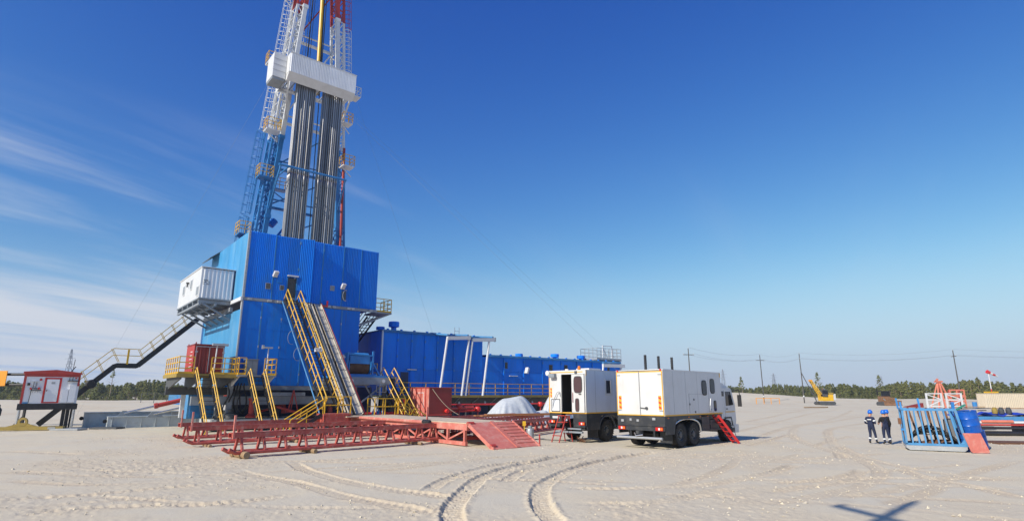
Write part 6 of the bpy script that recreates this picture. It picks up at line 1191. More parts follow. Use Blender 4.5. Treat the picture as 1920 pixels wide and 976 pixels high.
# yellow lifting beam lying in front
lb = thing('lifting_beam', 'dusty yellow spreader beam with a ringed gusset lying in front of the white cabin', 'lifting beam', (-37.5, 46, 0), WF)
fY = Frame(-40.2, 45.2, 74)
lb.location = fY.w((2.6, 0, 0)); lb.rotation_euler = (0, 0, fY.a); OFF[lb.name] = (2.6, 0, 0)
part('beam', MB().box(-2.4, -.2, .04, 5.2, .2, .30), 'yellow_dark', lb); part('gusset', MB().prism([(1.35, .30), (3.5, .30), (2.9, .48), (2.72, .58), (2.12, .58), (1.95, .48)], -.06, .06), 'yellow_dark', lb)
ring = MB()
for k in range(18):
    a, b = k*2*math.pi/18, (k+1)*2*math.pi/18; q = lambda t, r_: (2.42+r_*math.cos(t), .66+r_*1.0*math.sin(t)); ring.prism([q(a, .17), q(a, .33), q(b, .33), q(b, .17)], -.07, .07)
part('ring', ring, 'yellow_dark', lb); part('plate', MB().box(4.2, -.215, .1, 4.7, -.201, .26), 'galv', lb)
# black gantry at the frame edge
bg = thing('black_gantry', 'black pipe gantry with an orange board at the left edge of the picture', 'gantry', (-44, 52, 0), WF)
for z in (3.55, 4.45): part('pipe', MB().tube((-50, 51.3, z), (-41.1, 51.3, z), .12, 10), 'black_steel', bg, 40)
for x in (-42.4, -47.0): part('post', MB().bar((x, 51.3, 0), (x+.05, 51.3, 4.4), .16), 'black_steel', bg)
part('foot', MB().bar((-42.4, 51.3, .9), (-43.0, 51.0, 0), .12), 'black_steel', bg); part('board', MB().box(-46.4, 51.0, 3.45, -44.3, 51.06, 4.75), 'orange', bg)
hp = thing('rusty_manifold', 'rust-striped pipe bundle with a dark valve at the left edge', 'manifold', (-42.5, 49.4, 0), WF)
for k in range(5): part('pipe', MB().tube((-45.5, 49.6-.25*k, 1.6+.14*k), (-42.9, 49.2-.15*k, 1.55+.17*k), .065, 8), 'rust' if k % 2 else 'reflective', hp, 40)
part('valve', MB().lathe([(.2, .9), (.32, 1.0), (.34, 1.5), (.2, 1.7), (.2, 1.9)], (-42.9, 49.1, 0), 12), 'black_steel', hp, 40); part('leg', MB().bar((-43, 49.1, 0), (-42.9, 49.1, 1.0), .1), 'dark_grey', hp)
# blue booths and fence beyond the skids
bt = thing('blue_booth', 'small bright blue booth on the sand bank left of the red container', 'booth', (-63.8, 112, 1.2), WF)
part('body', MB().box(-65.2, 111.4, .9, -63.6, 112.8, 3.45), 'blue_light', bt); part('door', MB().box(-63.5, 111.2, .9, -62.5, 111.3, 3.5), 'blue_steel', bt); part('door_panel', MB().box(-63.3, 111.18, 1.3, -62.9, 111.2, 3.1), 'blue_light', bt); part('roof', MB().box(-65.4, 111.2, 3.45, -62.4, 112.9, 3.55), 'blue_steel', bt)
fn = thing('wire_fence', 'thin dark post and rail fence beyond the skids left of the rig', 'fence', (-64, 114, 1), WF)
part('rail', MB().bar((-72, 114, 2.9), (-52, 114, 2.9), .05).bar((-72, 114, 2.0), (-52, 114, 2.0), .03), 'dark_grey', fn)
for k in range(9): part('post', MB().box(-72+k*2.5-.04, 113.96, .6, -72+k*2.5+.04, 114.04, 2.95), 'dark_grey', fn)
# flat slabs by the skid end
for k, (x, y, lab) in enumerate(((-36.0, 46.2, 'pale flat slab on the sand right of the yellow beam'), (-34.2, 48.0, 'dark flat plate on the sand at the skid end'))): solo('ground_slab', MB().box(x, y, 0, x+2.2, y+1.1, .12).box(x+.1, y+.1, .12, x+2.1, y+1.0, .14), 'galv' if k == 0 else 'dark_grey', lab, 'slab', (x, y, 0), WF)

# ================================================================ RIGHT SIDE: CAGE BIN, DRUMS, RACK
fC = Frame(20.0, 30.25, 119, 0, .84)     # x along the cage front, y into its depth
cg = thing('cage_bin', 'light blue barred cage bin full of old wire rope on a white skid', 'bin', (1.4, .8, 0), fC)
def cx(x, z): return x+(.30*(1.9-z)/1.6)*(x/2.75)+.0   # the frame splays towards its right end
TOPZ, BOTZ, DEP = 1.98, .30, 1.5
def leanbar(x, w=.085, y=0., m='blue_light', n='bar', h=None):
    return part(n, MB().bar((cx(x, BOTZ), y, BOTZ), (cx(x, TOPZ), y, TOPZ), w, h or w), m, cg)
leanbar(0, .11, n='post'); leanbar(2.62, .13, n='post'); leanbar(0, .11, DEP, n='post'); leanbar(2.62, .11, DEP, n='post')
for k in range(8): leanbar(.29+k*.29)
for k in range(6): leanbar(.35+k*.38, .06, DEP, 'rust')
for y in (0, DEP): part('top_rail', MB().bar((-.05, y, TOPZ), (cx(2.66, TOPZ), y, TOPZ), .11), 'blue_light', cg); part('bottom_rail', MB().bar((-.05, y, BOTZ), (cx(2.66, BOTZ), y, BOTZ), .11), 'blue_light', cg)
for x in (0, 2.62): part('side_rail', MB().bar((cx(x, TOPZ), 0, TOPZ), (cx(x, TOPZ), DEP, TOPZ), .1), 'blue_light', cg); part('side_rail', MB().bar((cx(x, BOTZ), 0, BOTZ), (cx(x, BOTZ), DEP, BOTZ), .1), 'blue_light', cg)
part('side_sheet', MB().box(.02, .1, .35, .05, DEP-.1, 1.9), 'navy_dark', cg); part('floor', MB().box(.05, .05, .2, 2.75, DEP-.05, .25), 'rust', cg)
part('skid', MB().prism([(-.05, .12), (.12, .02), (2.75, .02), (2.9, .12), (2.9, .24), (-.05, .24)], -.06, DEP+.06), 'galv', cg)
for x in (0, 1.15): part('corner_stake', MB().bar((x-.06, DEP, TOPZ), (x-.1, DEP, TOPZ+.55), .10), 'blue_steel', cg)
part('corner_stake', MB().bar((-.02, 0, TOPZ), (-.05, 0, TOPZ+.38), .10), 'blue_steel', cg)
part('latch', MB().box(-.28, -.05, 1.25, -.12, .1, 1.55).bar((-.2, 0, 1.3), (-.05, 0, .6), .03), 'rust', cg); part('hinge', MB().box(-.2, -.05, .95, 0, .08, 1.05), 'blue_steel', cg); part('gusset', MB().prism([(2.6, .36), (2.85, .36), (2.85, .62)], -.04, .04), 'blue_light', cg)
rs = np.random.default_rng(8)
hank = MB()
for k in range(26):
    y = .2+1.1*rs.random(); z0 = .55+.5*rs.random(); pts = [(.35+2.35*u, y+.1*math.sin(u*5+k), .32+max(.05, z0*math.sin(math.pi*min(1, (u*.9+.1)))**.8*(1-.35*u))+.03*rs.normal()) for u in np.linspace(0, 1, 9)]; hank.path(pts, .022, 5)
o = solo('wire_rope_hank', hank, 'cable', 'tangled dark heap of old wire rope inside the blue cage bin', 'wire rope', (1.4, .7, .3), fC)
for k in range(5):
    x = .55+k*.42; solo('rusty_pipe', MB().tube((x+.25, .95, .35), (x-.12+.05*k, 1.32, 2.05), .055, 8), 'rust', ['rusty pipe leaning in the cage bin, leftmost', 'second rusty pipe from the left leaning in the cage bin', 'middle rusty pipe leaning in the cage bin', 'second rusty pipe from the right leaning in the cage bin', 'rightmost rusty pipe leaning in the cage bin'][k], 'pipe', (x+.25, .95, .35), fC, 'rusty pipes in the cage bin', 40)
for k in range(4): solo('rust_bar', MB().bar((.3+k*.3, .15+.25*k, .30+.05*k), (1.5+k*.35, .2+.2*k, .36+.05*k), .07), 'rust', ['short rusty bar on the cage bin floor, front left', 'short rusty bar on the cage bin floor, front middle', 'short rusty bar deeper on the cage bin floor', 'short rusty bar at the back of the cage bin floor'][k], 'bar', (.9+k*.3, .2+.2*k, .3), fC, 'rusty bars in the cage bin')
solo('sack', MB().box(2.1, .5, .9, 2.5, 1.0, 1.5).box(2.15, .55, 1.5, 2.45, .95, 1.55).prism([(2.05, .9), (2.55, .9), (2.5, .6), (2.15, .55)], .5, .95), 'interior', 'grey-brown block leaning in the right end of the cage bin', 'block', (2.3, .7, .6), fC)
# drums at the right end
def drum(x, y, r_, h, tilt, label, m, z=0., name='steel_drum', f=WF):
    t = thing(name, label, 'drum', (0, 0, 0), Frame(x, y, 90, z), 'blue drums beside the cage bin'); t.rotation_euler = (0, R(tilt), 0)
    pr = [(r_*.93, .02), (r_, 0), (r_, .03)]
    for q in (.33, .66): pr += [(r_, h*q-.03), (r_*1.03, h*q), (r_, h*q+.03)]
    pr += [(r_, h-.03), (r_*1.02, h-.015), (r_, h), (r_*.94, h-.02)]
    part('shell', MB().lathe(pr, (0, 0, 0), 28), m, t, 30); part('lid', MB().lathe([(r_*.94, h-.02), (.0, h-.02)], (0, 0, 0), 24, cap=False), m, t); part('bung', MB().lathe([(.04, h-.02), (.04, h+.01)], (r_*.6, 0, 0), 10), 'galv', t)
drum(22.95, 29.75, .47, 1.02, -7, 'large blue drum at the right end of the cage bin, on the red board', 'blue_drum', .90); drum(23.05, 30.0, .44, .90, -3, 'lower blue drum hidden behind the red board', 'blue_drum')
drum(23.75, 30.6, .30, .95, -5, 'upper small blue drum behind the large one', 'blue_drum', .92); drum(23.85, 30.75, .31, .92, -5, 'small blue drum standing right behind the red board', 'blue_drum'); drum(24.35, 31.0, .31, .90, -6, 'rightmost small blue drum beside the pipe rack', 'blue_drum')
fB2 = Frame(21.95, 29.0, 100)
pb = MB(); 
pl = [(0, .06), (.06, 0), (.74, 0), (.80, .07), (.72, .90), (-.05, .90)]
pb.add([(x+.12-z*.14, -.28+z*.16, z) for x, z in pl]+[(x+.12-z*.14, -.25+z*.16, z) for x, z in pl], [tuple(range(6)), tuple(range(6, 12))[::-1]]+[(k, k+6, (k+1) % 6+6, (k+1) % 6) for k in range(6)])
solo('red_board', pb, 'red_pale', 'scuffed pinkish red board leaning against the large blue drum', 'board', (.5, -.2, 0), fB2)
# pipe rack behind with tarp
fR = Frame(31.6, 41.0, 100)
rk = thing('storage_rack', 'low rack of dark and red pipes at the right edge of the picture', 'pipe rack', (3, .8, 0), fR)
for x in (.6, 3.6, 6.6): part('upright', MB().box(x-.12, -.05, 0, x+.12, 1.6, .78), 'black_steel', rk); part('foot', MB().box(x-.2, -.15, 0, x+.2, 1.7, .1), 'black_steel', rk)
part('blue_beam', MB().box(-.3, .0, .96, 8, .2, 1.25), 'blue_light', rk); part('blue_beam', MB().box(-.3, 1.4, .96, 8, 1.6, 1.25), 'blue_light', rk)
labs = ['lowest thick dark pipe on the storage rack', 'dark pipe above the thick one on the storage rack', 'long red pipe on the storage rack', 'long white pipe on the storage rack above the red one', 'short salmon pipe on the storage rack']
for k, (y, z, r_, m, x0, x1) in enumerate(((-.22, .16, .15, 'pipe_dark', -1.2, 8), (-.2, .50, .085, 'pipe_dark', -.9, 8), (-.15, .70, .06, 'red_paint', -.8, 8), (-.1, .86, .08, 'white_paint', -.6, 8), (-.2, .93, .10, 'salmon', .7, 2.6))): solo('stored_pipe', MB().tube((x0, y, z), (x1, y, z), r_, 12), m, labs[k], 'pipe', (x0, y, z), fR, 'pipes on the storage rack', 40)
vs = []; nx, ny = 50, 12
for i in range(nx+1):
    for j in range(ny+1): a, b = i/nx, j/ny; vs.append((-.6+8.2*a, -.05+1.8*b, 1.27+.20*abs(math.sin(a*9+b*2))*math.sin(math.pi*min(1, a*1.4))+.06*math.sin(a*37+b*9)+.03*math.sin(a*70)))
solo('blue_tarp', MB().add(vs, [(i*(ny+1)+j, (i+1)*(ny+1)+j, (i+1)*(ny+1)+j+1, i*(ny+1)+j+1) for i in range(nx) for j in range(ny)]), 'tarp_blue', 'crumpled dark blue tarpaulin spread on the storage rack', 'tarpaulin', (3, .8, 1.2), fR, None, 60)
for k, x in enumerate((1.9, 2.3, 2.75)): solo('metal_can', MB().lathe([(.14, 0), (.17, .05), (.17, .3), (.10, .38), (.12, .44)], (x, .3, 1.42), 14), ['yellow_dark', 'dark_grey', 'dark_grey'][k], ['dull brass can on the blue tarpaulin, leftmost', 'dark can in the middle on the blue tarpaulin', 'dark can on the blue tarpaulin, rightmost'][k], 'can', (x, .3, 1.42), fR, 'cans on the blue tarpaulin', 40)
wf = thing('wooden_frame', 'thin yellowish wooden ladder frame leaning on the storage rack', 'frame', (.0, -.4, 0), fR)
for x in (-.5, .35): part('rail', MB().bar((x, -.35, .45), (x-.15, -.1, 1.55), .05), 'wood_pale', wf)
for z in (.15, .85): part('rung', MB().bar((-.55-.1*z, -.33+.2*z, .5+z), (.35-.1*z, -.33+.2*z, .5+z), .05), 'wood_pale', wf)
solo('steel_post', MB().box(0, 1.7, 0, .16, 1.86, 2.2).box(-.06, 1.64, 0, .22, 1.92, .06), 'blue_steel', 'upright blue steel post behind the storage rack', 'post', (0, 1.75, 0), fR)
solo('rusty_mat', MB().prism([(0, 0), (2.6, .2), (2.8, 1.8), (.3, 2.2)], .0, .06, 'z').prism([(.1, .1), (2.5, .28), (2.7, 1.7), (.4, 2.1)], .06, .085, 'z'), 'rust', 'flat rusty brown mat on the sand in front of the storage rack', 'mat', (1.4, 1, 0), Frame(27.2, 33.4, 95))
# timber and things beyond the cage
fF = Frame(79.1, 112, 93)
for k, (x, lab) in enumerate(((0, 'white braced gate panel left of the other behind the cage bin'), (3.65, 'white braced gate panel in front of the red steel frame'))):
    g = thing('gate_panel', lab, 'gate', (x+1.4, 0, 0), fF, 'white braced gate panels')
    for xx in (x, x+2.75): part('post', MB().box(xx-.13, -.1, .1, xx+.13, .1, 3.0), 'white_paint', g)
    for z in (.55, 1.75, 2.9): part('rail', MB().box(x+.13, -.08, z-.1, x+2.62, .08, z+.1), 'white_paint', g)
    part('brace', MB().bar((x+.2, 0, 2.7), (x+2.6, 0, 1.85), .16), 'white_paint', g); part('brace', MB().bar((x+.2, 0, .6), (x+2.6, 0, 1.65), .16), 'white_paint', g)
fF3 = Frame(*tuple(fF.w((3.9, 0, 0)))[:2], 93); fF4 = Frame(*tuple(fF.w((3.6, 0, 0)))[:2], 93)
tr_ = thing('pipe_trestle', 'salmon red A-shaped trestle standing behind the white gates', 'trestle', (3, 5, 0), fF3)
for a, b in (((1.4, 5, 0), (2.3, 5.6, 5.2)), ((2.3, 4.4, 0), (2.5, 5.6, 5.2)), ((4.3, 5, 0), (2.7, 5.6, 5.2)), ((3.4, 7, 0), (2.6, 5.8, 5.2)), ((4.9, 6, 0), (2.8, 5.8, 5.2)), ((1.0, 6.8, 0), (2.35, 5.8, 5.2))): part('leg', MB().bar(a, b, .24), 'salmon', tr_)
part('cap', MB().box(1.9, 5.3, 5.1, 3.1, 6.1, 5.4).bar((1.9, 5.5, 5.3), (2.3, 5.5, 5.8), .3), 'salmon', tr_); part('tie', MB().bar((1.5, 5, 1.6), (4.2, 5, 1.6), .18), 'salmon', tr_); part('tie', MB().bar((1.8, 5.2, 3), (3.6, 5.2, 3), .15), 'salmon', tr_)
rf = thing('red_steel_frame', 'red open steel frame standing right of the salmon trestle', 'steel frame', (6, 6, 0), fF4)
for x in (4.9, 6.2, 7.6): part('upright', MB().box(x-.12, 5.9, 0, x+.12, 6.1, 3.6), 'salmon', rf)
for x in (6.0, 8.0): part('upright', MB().box(x-.12, 7.9, 0, x+.12, 8.1, 3.6), 'red_paint', rf)
for z in (1.4, 2.5, 3.6): part('rail', MB().box(4.8, 5.92, z-.14, 7.7, 6.08, z+.14), 'salmon', rf)
part('rail', MB().bar((7.7, 6, 3.5), (8.0, 8, 3.5), .2), 'red_paint', rf); part('brace', MB().bar((5, 6, .3), (7.5, 6, 2.4), .16), 'salmon', rf); part('blue_barrel', MB().lathe([(.4, 0), (.4, 1.3)], (8.2, 4.5, 0), 12), 'blue_steel', rf)
wpile = thing('timber_pile', 'jumbled pile of weathered boards just above the cage bin right corner', 'timber', (2, 0, 0), Frame(35.3, 47, 95))
for k in range(16): part('board', MB().bar((rs.uniform(-.5, .6), rs.uniform(-.6, .6), .1+k*.11), (rs.uniform(1.4, 2.6), rs.uniform(-.6, .6), .1+k*.11+rs.uniform(-.1, .15)), .26, .06), ['wood', 'wood_pale', 'interior'][k % 3], wpile)
solo('green_board', MB().bar((0, 0, 0), (.75, 0, .4), .3, .05).bar((.1, .1, -.05), (.6, .1, .25), .2, .05), 'green', 'green board tilted on the timber pile', 'board', (0, 0, 0), Frame(35.0, 46.5, 95, 1.55))
bc = thing('beige_container', 'long plain beige container at the right edge of the picture', 'container', (6, 1.3, 0), Frame(93.9, 116.5, 97))
part('front_wall', MB().corr((0, 0), (12.2, 0), .15, 2.85, .32, .06), 'beige_container', bc); part('end_wall', MB().corr((0, 2.5), (0, 0.02), .15, 2.85, .32, .06), 'beige_container', bc); part('roof', MB().box(-.06, -.08, 2.85, 12.3, 2.56, 2.95), 'beige_container', bc); part('back_wall', MB().box(0, 2.5, .15, 12.2, 2.55, 2.85), 'beige_container', bc); part('end_wall', MB().box(12.2, 0, .15, 12.25, 2.5, 2.85), 'beige_container', bc); part('base_rail', MB().box(-.05, -.06, 0, 12.28, 2.55, .15), 'dozer_rust', bc)
ws = thing('windsock', 'red and white striped windsock on a striped pole above the beige container', 'windsock', (122.9, 150, 0), WF)
for k, m in enumerate(('red_bright', 'red_bright', 'white_paint', 'white_paint')): part('pole_band', MB().tube((122.9, 150, k*2.05), (122.9, 150, (k+1)*2.05), .11, 8), m, ws)
for k in range(4): part('sock_ring', MB().tube((122.6+.65*k, 150, 8.5-.32*k), (123.25+.65*k, 150, 8.18-.32*k), .48-.08*k, 10, .40-.08*k), ('red_bright', 'white_paint')[k % 2], ws)
ya = thing('yellow_trestle', 'small yellow trestle beside the beige container end', 'trestle', (101, 124, 0), WF)
for x in (100.2, 101.8): part('leg', MB().bar((x, 124, 0), (x+.3, 124, 3.2), .18), 'yellow', ya); part('leg', MB().bar((x+1.2, 124, 0), (x+.5, 124, 3.2), .18), 'yellow', ya)
part('beam', MB().bar((100.0, 124, 3.2), (102.9, 124, 3.2), .3), 'yellow', ya)
solo('red_wedge', MB().prism([(85.5, .0), (89.5, .0), (89.5, .95), (85.6, .15)], 128, 128.8), 'red_dull', 'flat dark red wedge on the sand left of the beige container', 'wedge', (87, 128, 0), WF)

# far yellow crane, bulldozer and frame
cr = thing('crawler_crane', 'yellow crawler crane with short lattice boom at the far wood edge', 'crane', (82, 154, 0), WF)
for y in (152.6, 155.4):
    part('track', MB().prism([(79.9, .45), (80.2, .1), (83.6, .1), (84, .45), (83.7, .95), (80.2, .95)], y-.35, y+.35), 'dark_grey', cr)
part('house', MB().box(80.9, 152.8, 1.1, 83.7, 155.2, 2.7), 'yellow', cr); part('engine_cover', MB().box(82.6, 152.9, 2.7, 83.9, 155.1, 3.2), 'yellow_dark', cr); part('counterweight', MB().box(83.7, 152.9, 1.4, 84.4, 155.1, 2.9), 'white_paint', cr); c_ = part('cab', MB().box(80.9, 152.6, 2.2, 82.2, 153.6, 4.0), 'dark_grey', cr); part('cab_glass', MB().box(80.88, 152.55, 2.9, 82.1, 152.6, 3.8), 'glass_dark', c_); part('winch_mast', MB().bar((82.6, 154, 2.7), (81.6, 154, 4.3), .25).bar((83.4, 154, 2.7), (81.6, 154, 4.3), .2), 'dozer_rust', cr)
bm = MB(); A, B = Vector((81.2, 153.5, 1.7)), Vector((78.6, 153.5, 6.3)); n_ = Vector((.85, 0, .5))*.35
for sx in (-1, 1):
    for sy in (-.4, .4): bm.bar(A+n_*sx+Vector((0, sy, 0)), B+n_*sx*.5+Vector((0, sy*.6, 0)), .13)
for k in range(6):
    p, q = A.lerp(B, k/6), A.lerp(B, (k+1)/6)
    for sy in (-.35, .35): bm.bar(p+n_+Vector((0, sy, 0)), q-n_*.7+Vector((0, sy, 0)), .08); bm.bar(p-n_+Vector((0, sy, 0)), q-n_*.7+Vector((0, sy, 0)), .08)
part('boom', bm, 'yellow', cr); part('boom_head', MB().box(78.2, 153.2, 6.1, 78.9, 153.8, 6.5), 'orange', cr); part('lifting_line', MB().tube((78.5, 153.5, 6.2), (79.6, 153.5, 1.0), .05, 5), 'dark_grey', cr)
dz = thing('bulldozer', 'rusty brown bulldozer with a wide blade facing the viewer by the wood', 'bulldozer', (94.4, 147, 0), WF)
part('blade', MB().prism([(145.0, .1), (145.2, .05), (145.5, .6), (145.3, 1.25), (145.05, 1.3), (145.2, .6)], 92.0, 96.2, 'x'), 'dozer_rust', dz)
for x in (92.9, 95.4): part('track', MB().prism([(145.8, .4), (146.2, 0), (149.2, 0), (149.6, .4), (149.2, .95), (146.2, .95)], x-.3, x+.3, 'x'), 'dark_grey', dz)
part('hood', MB().box(93.4, 145.8, .9, 95.0, 147.8, 2.0), 'dozer_rust', dz); c_ = part('cab', MB().box(93.1, 147.8, .9, 95.3, 149.4, 2.3), 'dozer_rust', dz); part('cab_roof', MB().box(93.0, 147.6, 3.4, 95.4, 149.6, 3.6), 'black_steel', c_)
for x, y in ((93.15, 147.8), (95.25, 147.8), (93.15, 149.4), (95.25, 149.4)): part('cab_pillar', MB().box(x-.08, y-.08, 2.3, x+.08, y+.08, 3.4), 'black_steel', c_)
part('cab_glass', MB().box(93.25, 147.76, 2.3, 95.15, 147.8, 3.4), 'glass_dark', c_); part('ram', MB().bar((93.1, 145.6, .7), (93.3, 147.5, 1.7), .15).bar((95.3, 145.6, .7), (95.1, 147.5, 1.7), .15), 'grey_steel', dz)
go = thing('barrier_frame', 'thin orange-yellow post and rail barrier on the far sand', 'barrier', (73.5, 171, 0), WF)
for x in (71.1, 73.3, 75.4, 77.8): part('post', MB().box(x-.06, 170.9, 0, x+.06, 171.1, 1.7), 'orange', go)
part('rail', MB().box(71.0, 170.94, 1.6, 77.9, 171.06, 1.75), 'orange', go)
solo('sand_log', MB().tube((60.5, 122, .12), (66.5, 124, .14), .12, 8), 'wood', 'grey log lying on the far sand just right of the larger truck', 'log', (63, 123, 0), WF)

# ================================================================ PEOPLE
def person(x, y, head, J, label, suit, skin_test, extras):
    """J: joint name -> (x,y,z) local (x = person's right, y = forward); one skinned body"""
    f = Frame(x, y, head+90)
    t = thing('person', label, 'person', (0, 0, 0), f, 'workers on the sand')
    names = list(J); E = [('pel', 'sp1'), ('sp1', 'che'), ('che', 'nek'), ('nek', 'hd1'), ('hd1', 'hd2')]
    for s in 'LR':
        E += [('che', 'sh'+s), ('sh'+s, 'el'+s), ('el'+s, 'wr'+s), ('wr'+s, 'pa'+s), ('pel', 'hi'+s), ('hi'+s, 'kn'+s), ('kn'+s, 'an'+s), ('an'+s, 'to'+s)]
    RAD = dict(pel=(.16, .13), sp1=(.15, .125), che=(.165, .135), nek=(.058, .06), hd1=(.078, .085), hd2=(.072, .085), sh=(.085, .08), el=(.056, .056), wr=(.038, .036), pa=(.045, .025), hi=(.105, .105), kn=(.072, .072), an=(.055, .055), to=(.045, .035))
    V = [J[n] for n in names]; Ee = [(names.index(a), names.index(b)) for a, b in E]; rad = [RAD.get(n, RAD.get(n[:-1])) for n in names]
    # five fingers, each a short chain rooted in the palm
    for s in 'LR':
        P = Vector(J['pa'+s]); Wv = Vector(J['wr'+s]); d = (P-Wv).normalized(); side = d.cross(Vector((0, 1, .3))).normalized(); ip = names.index('pa'+s)
        for k, (o, L) in enumerate(((-.036, .055), (-.012, .075), (.012, .08), (.034, .07))):
            a = P+side*o+d*.035; b = a+d*L*.55; c = b+(d*.6+Vector((0, .35, -.3))).normalized()*L*.5
            i0 = len(V); V += [tuple(a), tuple(b), tuple(c)]; rad += [(.010, .010), (.009, .009), (.008, .008)]; Ee += [(ip, i0), (i0, i0+1), (i0+1, i0+2)]
        a = P.lerp(Wv, .35)+side*-.045; b = a+(d*.6-side*.5).normalized()*.045; i0 = len(V); V += [tuple(a), tuple(b)]; rad += [(.012, .012), (.010, .010)]; Ee += [(ip, i0), (i0, i0+1)]
    me = bpy.data.meshes.new('body'); me.from_pydata([tuple(v) for v in V], Ee, []); tmp = bpy.data.objects.new('body_tmp', me); COL.objects.link(tmp)
    sk = tmp.modifiers.new('s', 'SKIN'); sk.use_smooth_shade = True
    for i, r_ in enumerate(rad): me.skin_vertices[0].data[i].radius = r_; me.skin_vertices[0].data[i].use_root = (i == names.index('pel'))
    ss = tmp.modifiers.new('u', 'SUBSURF'); ss.levels = 2; ss.render_levels = 2
    dg = bpy.context.evaluated_depsgraph_get(); m2 = bpy.data.meshes.new_from_object(tmp.evaluated_get(dg)); bpy.data.objects.remove(tmp)
    for m in suit+['skin', 'boot']: m2.materials.append(MATS[m])
    ns = len(suit)
    for p in m2.polygons: c = p.center; p.material_index = skin_test(c, J, ns)
    m2.shade_smooth(); o = bpy.data.objects.new('body', m2); COL.objects.link(o); o.parent = t
    h = Vector(J['hd2']); hc = h+Vector((0, .0, .035))
    hm = MB().lathe([(.125, -.035), (.128, 0), (.122, .05), (.10, .10), (.06, .13), (.01, .142)], tuple(hc), 18); hb = part('helmet', hm, 'helmet_blue', t, 60); part('brim', MB().lathe([(.10, -.04), (.155, -.045), (.155, -.03), (.12, -.02)], (hc.x, hc.y+.02, hc.z), 18), 'helmet_blue', hb, 60); part('ridge', MB().box(hc.x-.02, hc.y-.10, hc.z+.10, hc.x+.02, hc.y+.10, hc.z+.148), 'helmet_blue', hb)
    hd = Vector(J['hd1']).lerp(h, .5); yf = hd.y+.082
    part('nose', MB().prism([(hd.z-.03, 0), (hd.z+.02, 0), (hd.z-.03, .03)], hd.x-.012, hd.x+.012, 'x') if False else MB().add([(hd.x-.014, yf, hd.z-.025), (hd.x+.014, yf, hd.z-.025), (hd.x, yf+.028, hd.z-.018), (hd.x, yf+.004, hd.z+.035)], [(0, 2, 3), (2, 1, 3), (0, 1, 2)]), 'skin', t)
    for s in (-1, 1): part('eye', MB().lathe([(.009, 0), (.004, .006)], (hd.x+s*.03, yf-.004, hd.z+.03), 8, 'y'), 'boot', t); part('ear', MB().lathe([(.012, -.03), (.024, 0), (.012, .03)], (hd.x+s*.088, hd.y, hd.z+.005), 8), 'skin', t, 60)
    part('mouth', MB().box(hd.x-.022, yf-.002, hd.z-.055, hd.x+.022, yf+.004, hd.z-.048), 'salmon', t); part('hair', MB().lathe([(.092, -.03), (.096, .02)], (hd.x, hd.y-.012, hd.z+.05), 14, cap=False), 'boot', t)
    for s in 'LR':
        k, a = Vector(J['kn'+s]), Vector(J['an'+s]); p = k.lerp(a, .52); part('leg_band', MB().tube(p+(k-a).normalized()*.035, p-(k-a).normalized()*.035, .086, 12, .083), 'reflective', t)
    extras(t, J); return t
base = dict(pel=(0, 0, .98), sp1=(0, .01, 1.15), che=(0, .0, 1.36), nek=(0, .0, 1.50), hd1=(0, .02, 1.575), hd2=(0, .015, 1.69),
    shR=(.19, -.01, 1.41), shL=(-.19, -.01, 1.41), elR=(.29, -.05, 1.13), elL=(-.29, -.05, 1.13), wrR=(.20, .20, 1.05), wrL=(-.18, .20, 1.06), paR=(.10, .26, 1.06), paL=(-.09, .26, 1.07),
    hiR=(.095, 0, .92), hiL=(-.095, 0, .92), knR=(.11, .03, .50), knL=(-.11, .03, .50), anR=(.12, -.01, .09), anL=(-.12, -.01, .09), toR=(.14, .15, .045), toL=(-.15, .15, .045))
def st_overall(c, J, ns):
    if c.z > 1.495: return ns
    if c.z < .15: return ns+1
    for s in 'LR':
        if (c-Vector(J['pa'+s])).length < .13 and (c-Vector(J['el'+s])).length > .2: return ns
    return 0
def st_bib(c, J, ns):
    if c.z > 1.495: return ns
    if c.z < .15: return ns+1
    for s in 'LR':
        e, sh = Vector(J['el'+s]), Vector(J['sh'+s])
        if abs(c.x) > .15 and c.z > .8:
            return ns if (c-Vector(J['pa'+s])).length < (e-Vector(J['pa'+s])).length+.04 and c.z < 1.2 else 1
    return 0 if c.z < 1.22 else 1
def ex_a(t, J):
    for s in 'LR': a, b = Vector(J['sh'+s]), Vector(J['el'+s]); p = a.lerp(b, .55); part('arm_band', MB().tube(p+(a-b).normalized()*.03, p-(a-b).normalized()*.03, .078, 12), 'reflective', t)
    part('chest_band', MB().lathe([(.158, -.025), (.158, .025)], (0, 0, 1.33), 20, cap=False), 'reflective', t)
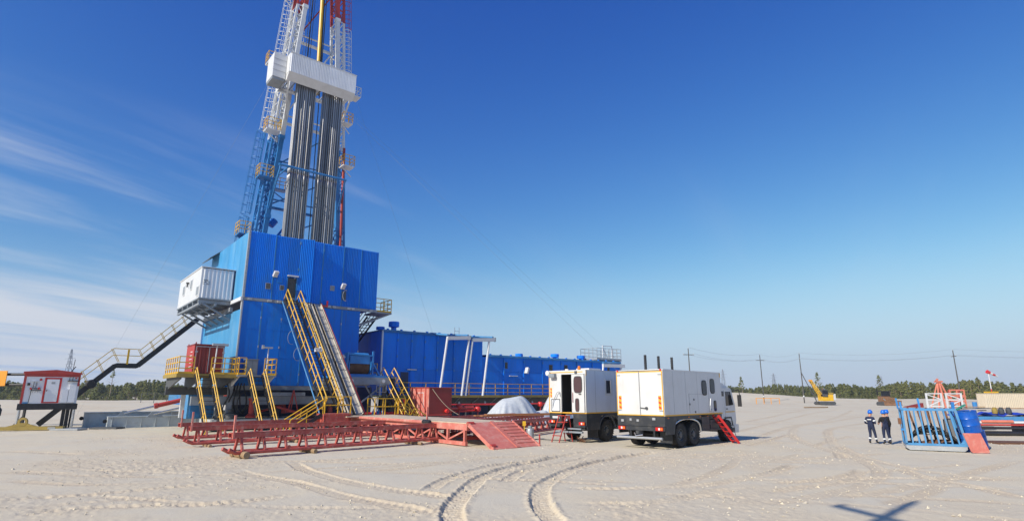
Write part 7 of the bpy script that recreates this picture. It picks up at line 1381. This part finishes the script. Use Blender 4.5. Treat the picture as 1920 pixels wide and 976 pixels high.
def ex_b(t, J):
    for s in (-1, 1): part('strap', MB().bar((s*.10, -.15, 1.18), (-s*.11, -.115, 1.45), .045, .015, (0, -1, 0)), 'overall_navy', t)
    part('folder', MB().box(.30, .06, .94, .34, .30, 1.14), 'boot', t)
def ex_c(t, J): part('chest_band', MB().lathe([(.158, -.025), (.158, .025)], (0, 0, 1.33), 20, cap=False), 'reflective', t)
ja = dict(base); ja.update(knR=(.12, .10, .50), anR=(.14, .14, .09), toR=(.18, .29, .045), anL=(-.13, -.08, .09), toL=(-.17, .07, .045), hd1=(.02, .03, 1.575), hd2=(.03, .035, 1.69), wrR=(.12, .24, 1.10), paR=(.03, .29, 1.13))
person(20.6, 34.05, 62, ja, 'worker in navy overalls with white bands and blue helmet, leftmost of the group', ['overall_navy'], st_overall, ex_a)
jb = dict(base); jb.update(elR=(.30, .0, 1.12), wrR=(.32, .14, .98), paR=(.32, .20, .96), elL=(-.31, .02, 1.13), wrL=(-.24, .22, 1.10), paL=(-.18, .28, 1.11), knR=(.13, .02, .5), anR=(.17, -.04, .09), toR=(.20, .11, .045))
person(21.12, 33.6, 8, jb, 'worker seen from behind in black shirt and navy bib overalls with blue helmet', ['overall_navy', 'shirt_black'], st_bib, ex_b)
jc = dict(base); person(21.86, 34.45, 305, jc, 'worker in dark overalls mostly hidden behind the one in bib overalls', ['overall_navy'], st_overall, ex_c)

HAZE_D = .00028
# ================================================================ the air: faint haze over the whole clearing
hz = bpy.data.meshes.new('haze'); hb = MB().box(-900, -120, -1.5, 900, 1050, 60); hz.from_pydata(hb.v, [], hb.f)
hm = bpy.data.materials.new('haze'); hm.use_nodes = True; hn = hm.node_tree.nodes; hn.clear()
ho = hn.new('ShaderNodeOutputMaterial'); hv = hn.new('ShaderNodeVolumePrincipled'); hv.inputs['Color'].default_value = (.80, .88, 1, 1); hv.inputs['Density'].default_value = HAZE_D; hv.inputs['Anisotropy'].default_value = .2
hm.node_tree.links.new(hv.outputs[0], ho.inputs['Volume']); hz.materials.append(hm)
hobj = bpy.data.objects.new('haze', hz); COL.objects.link(hobj); hobj['kind'] = 'stuff'
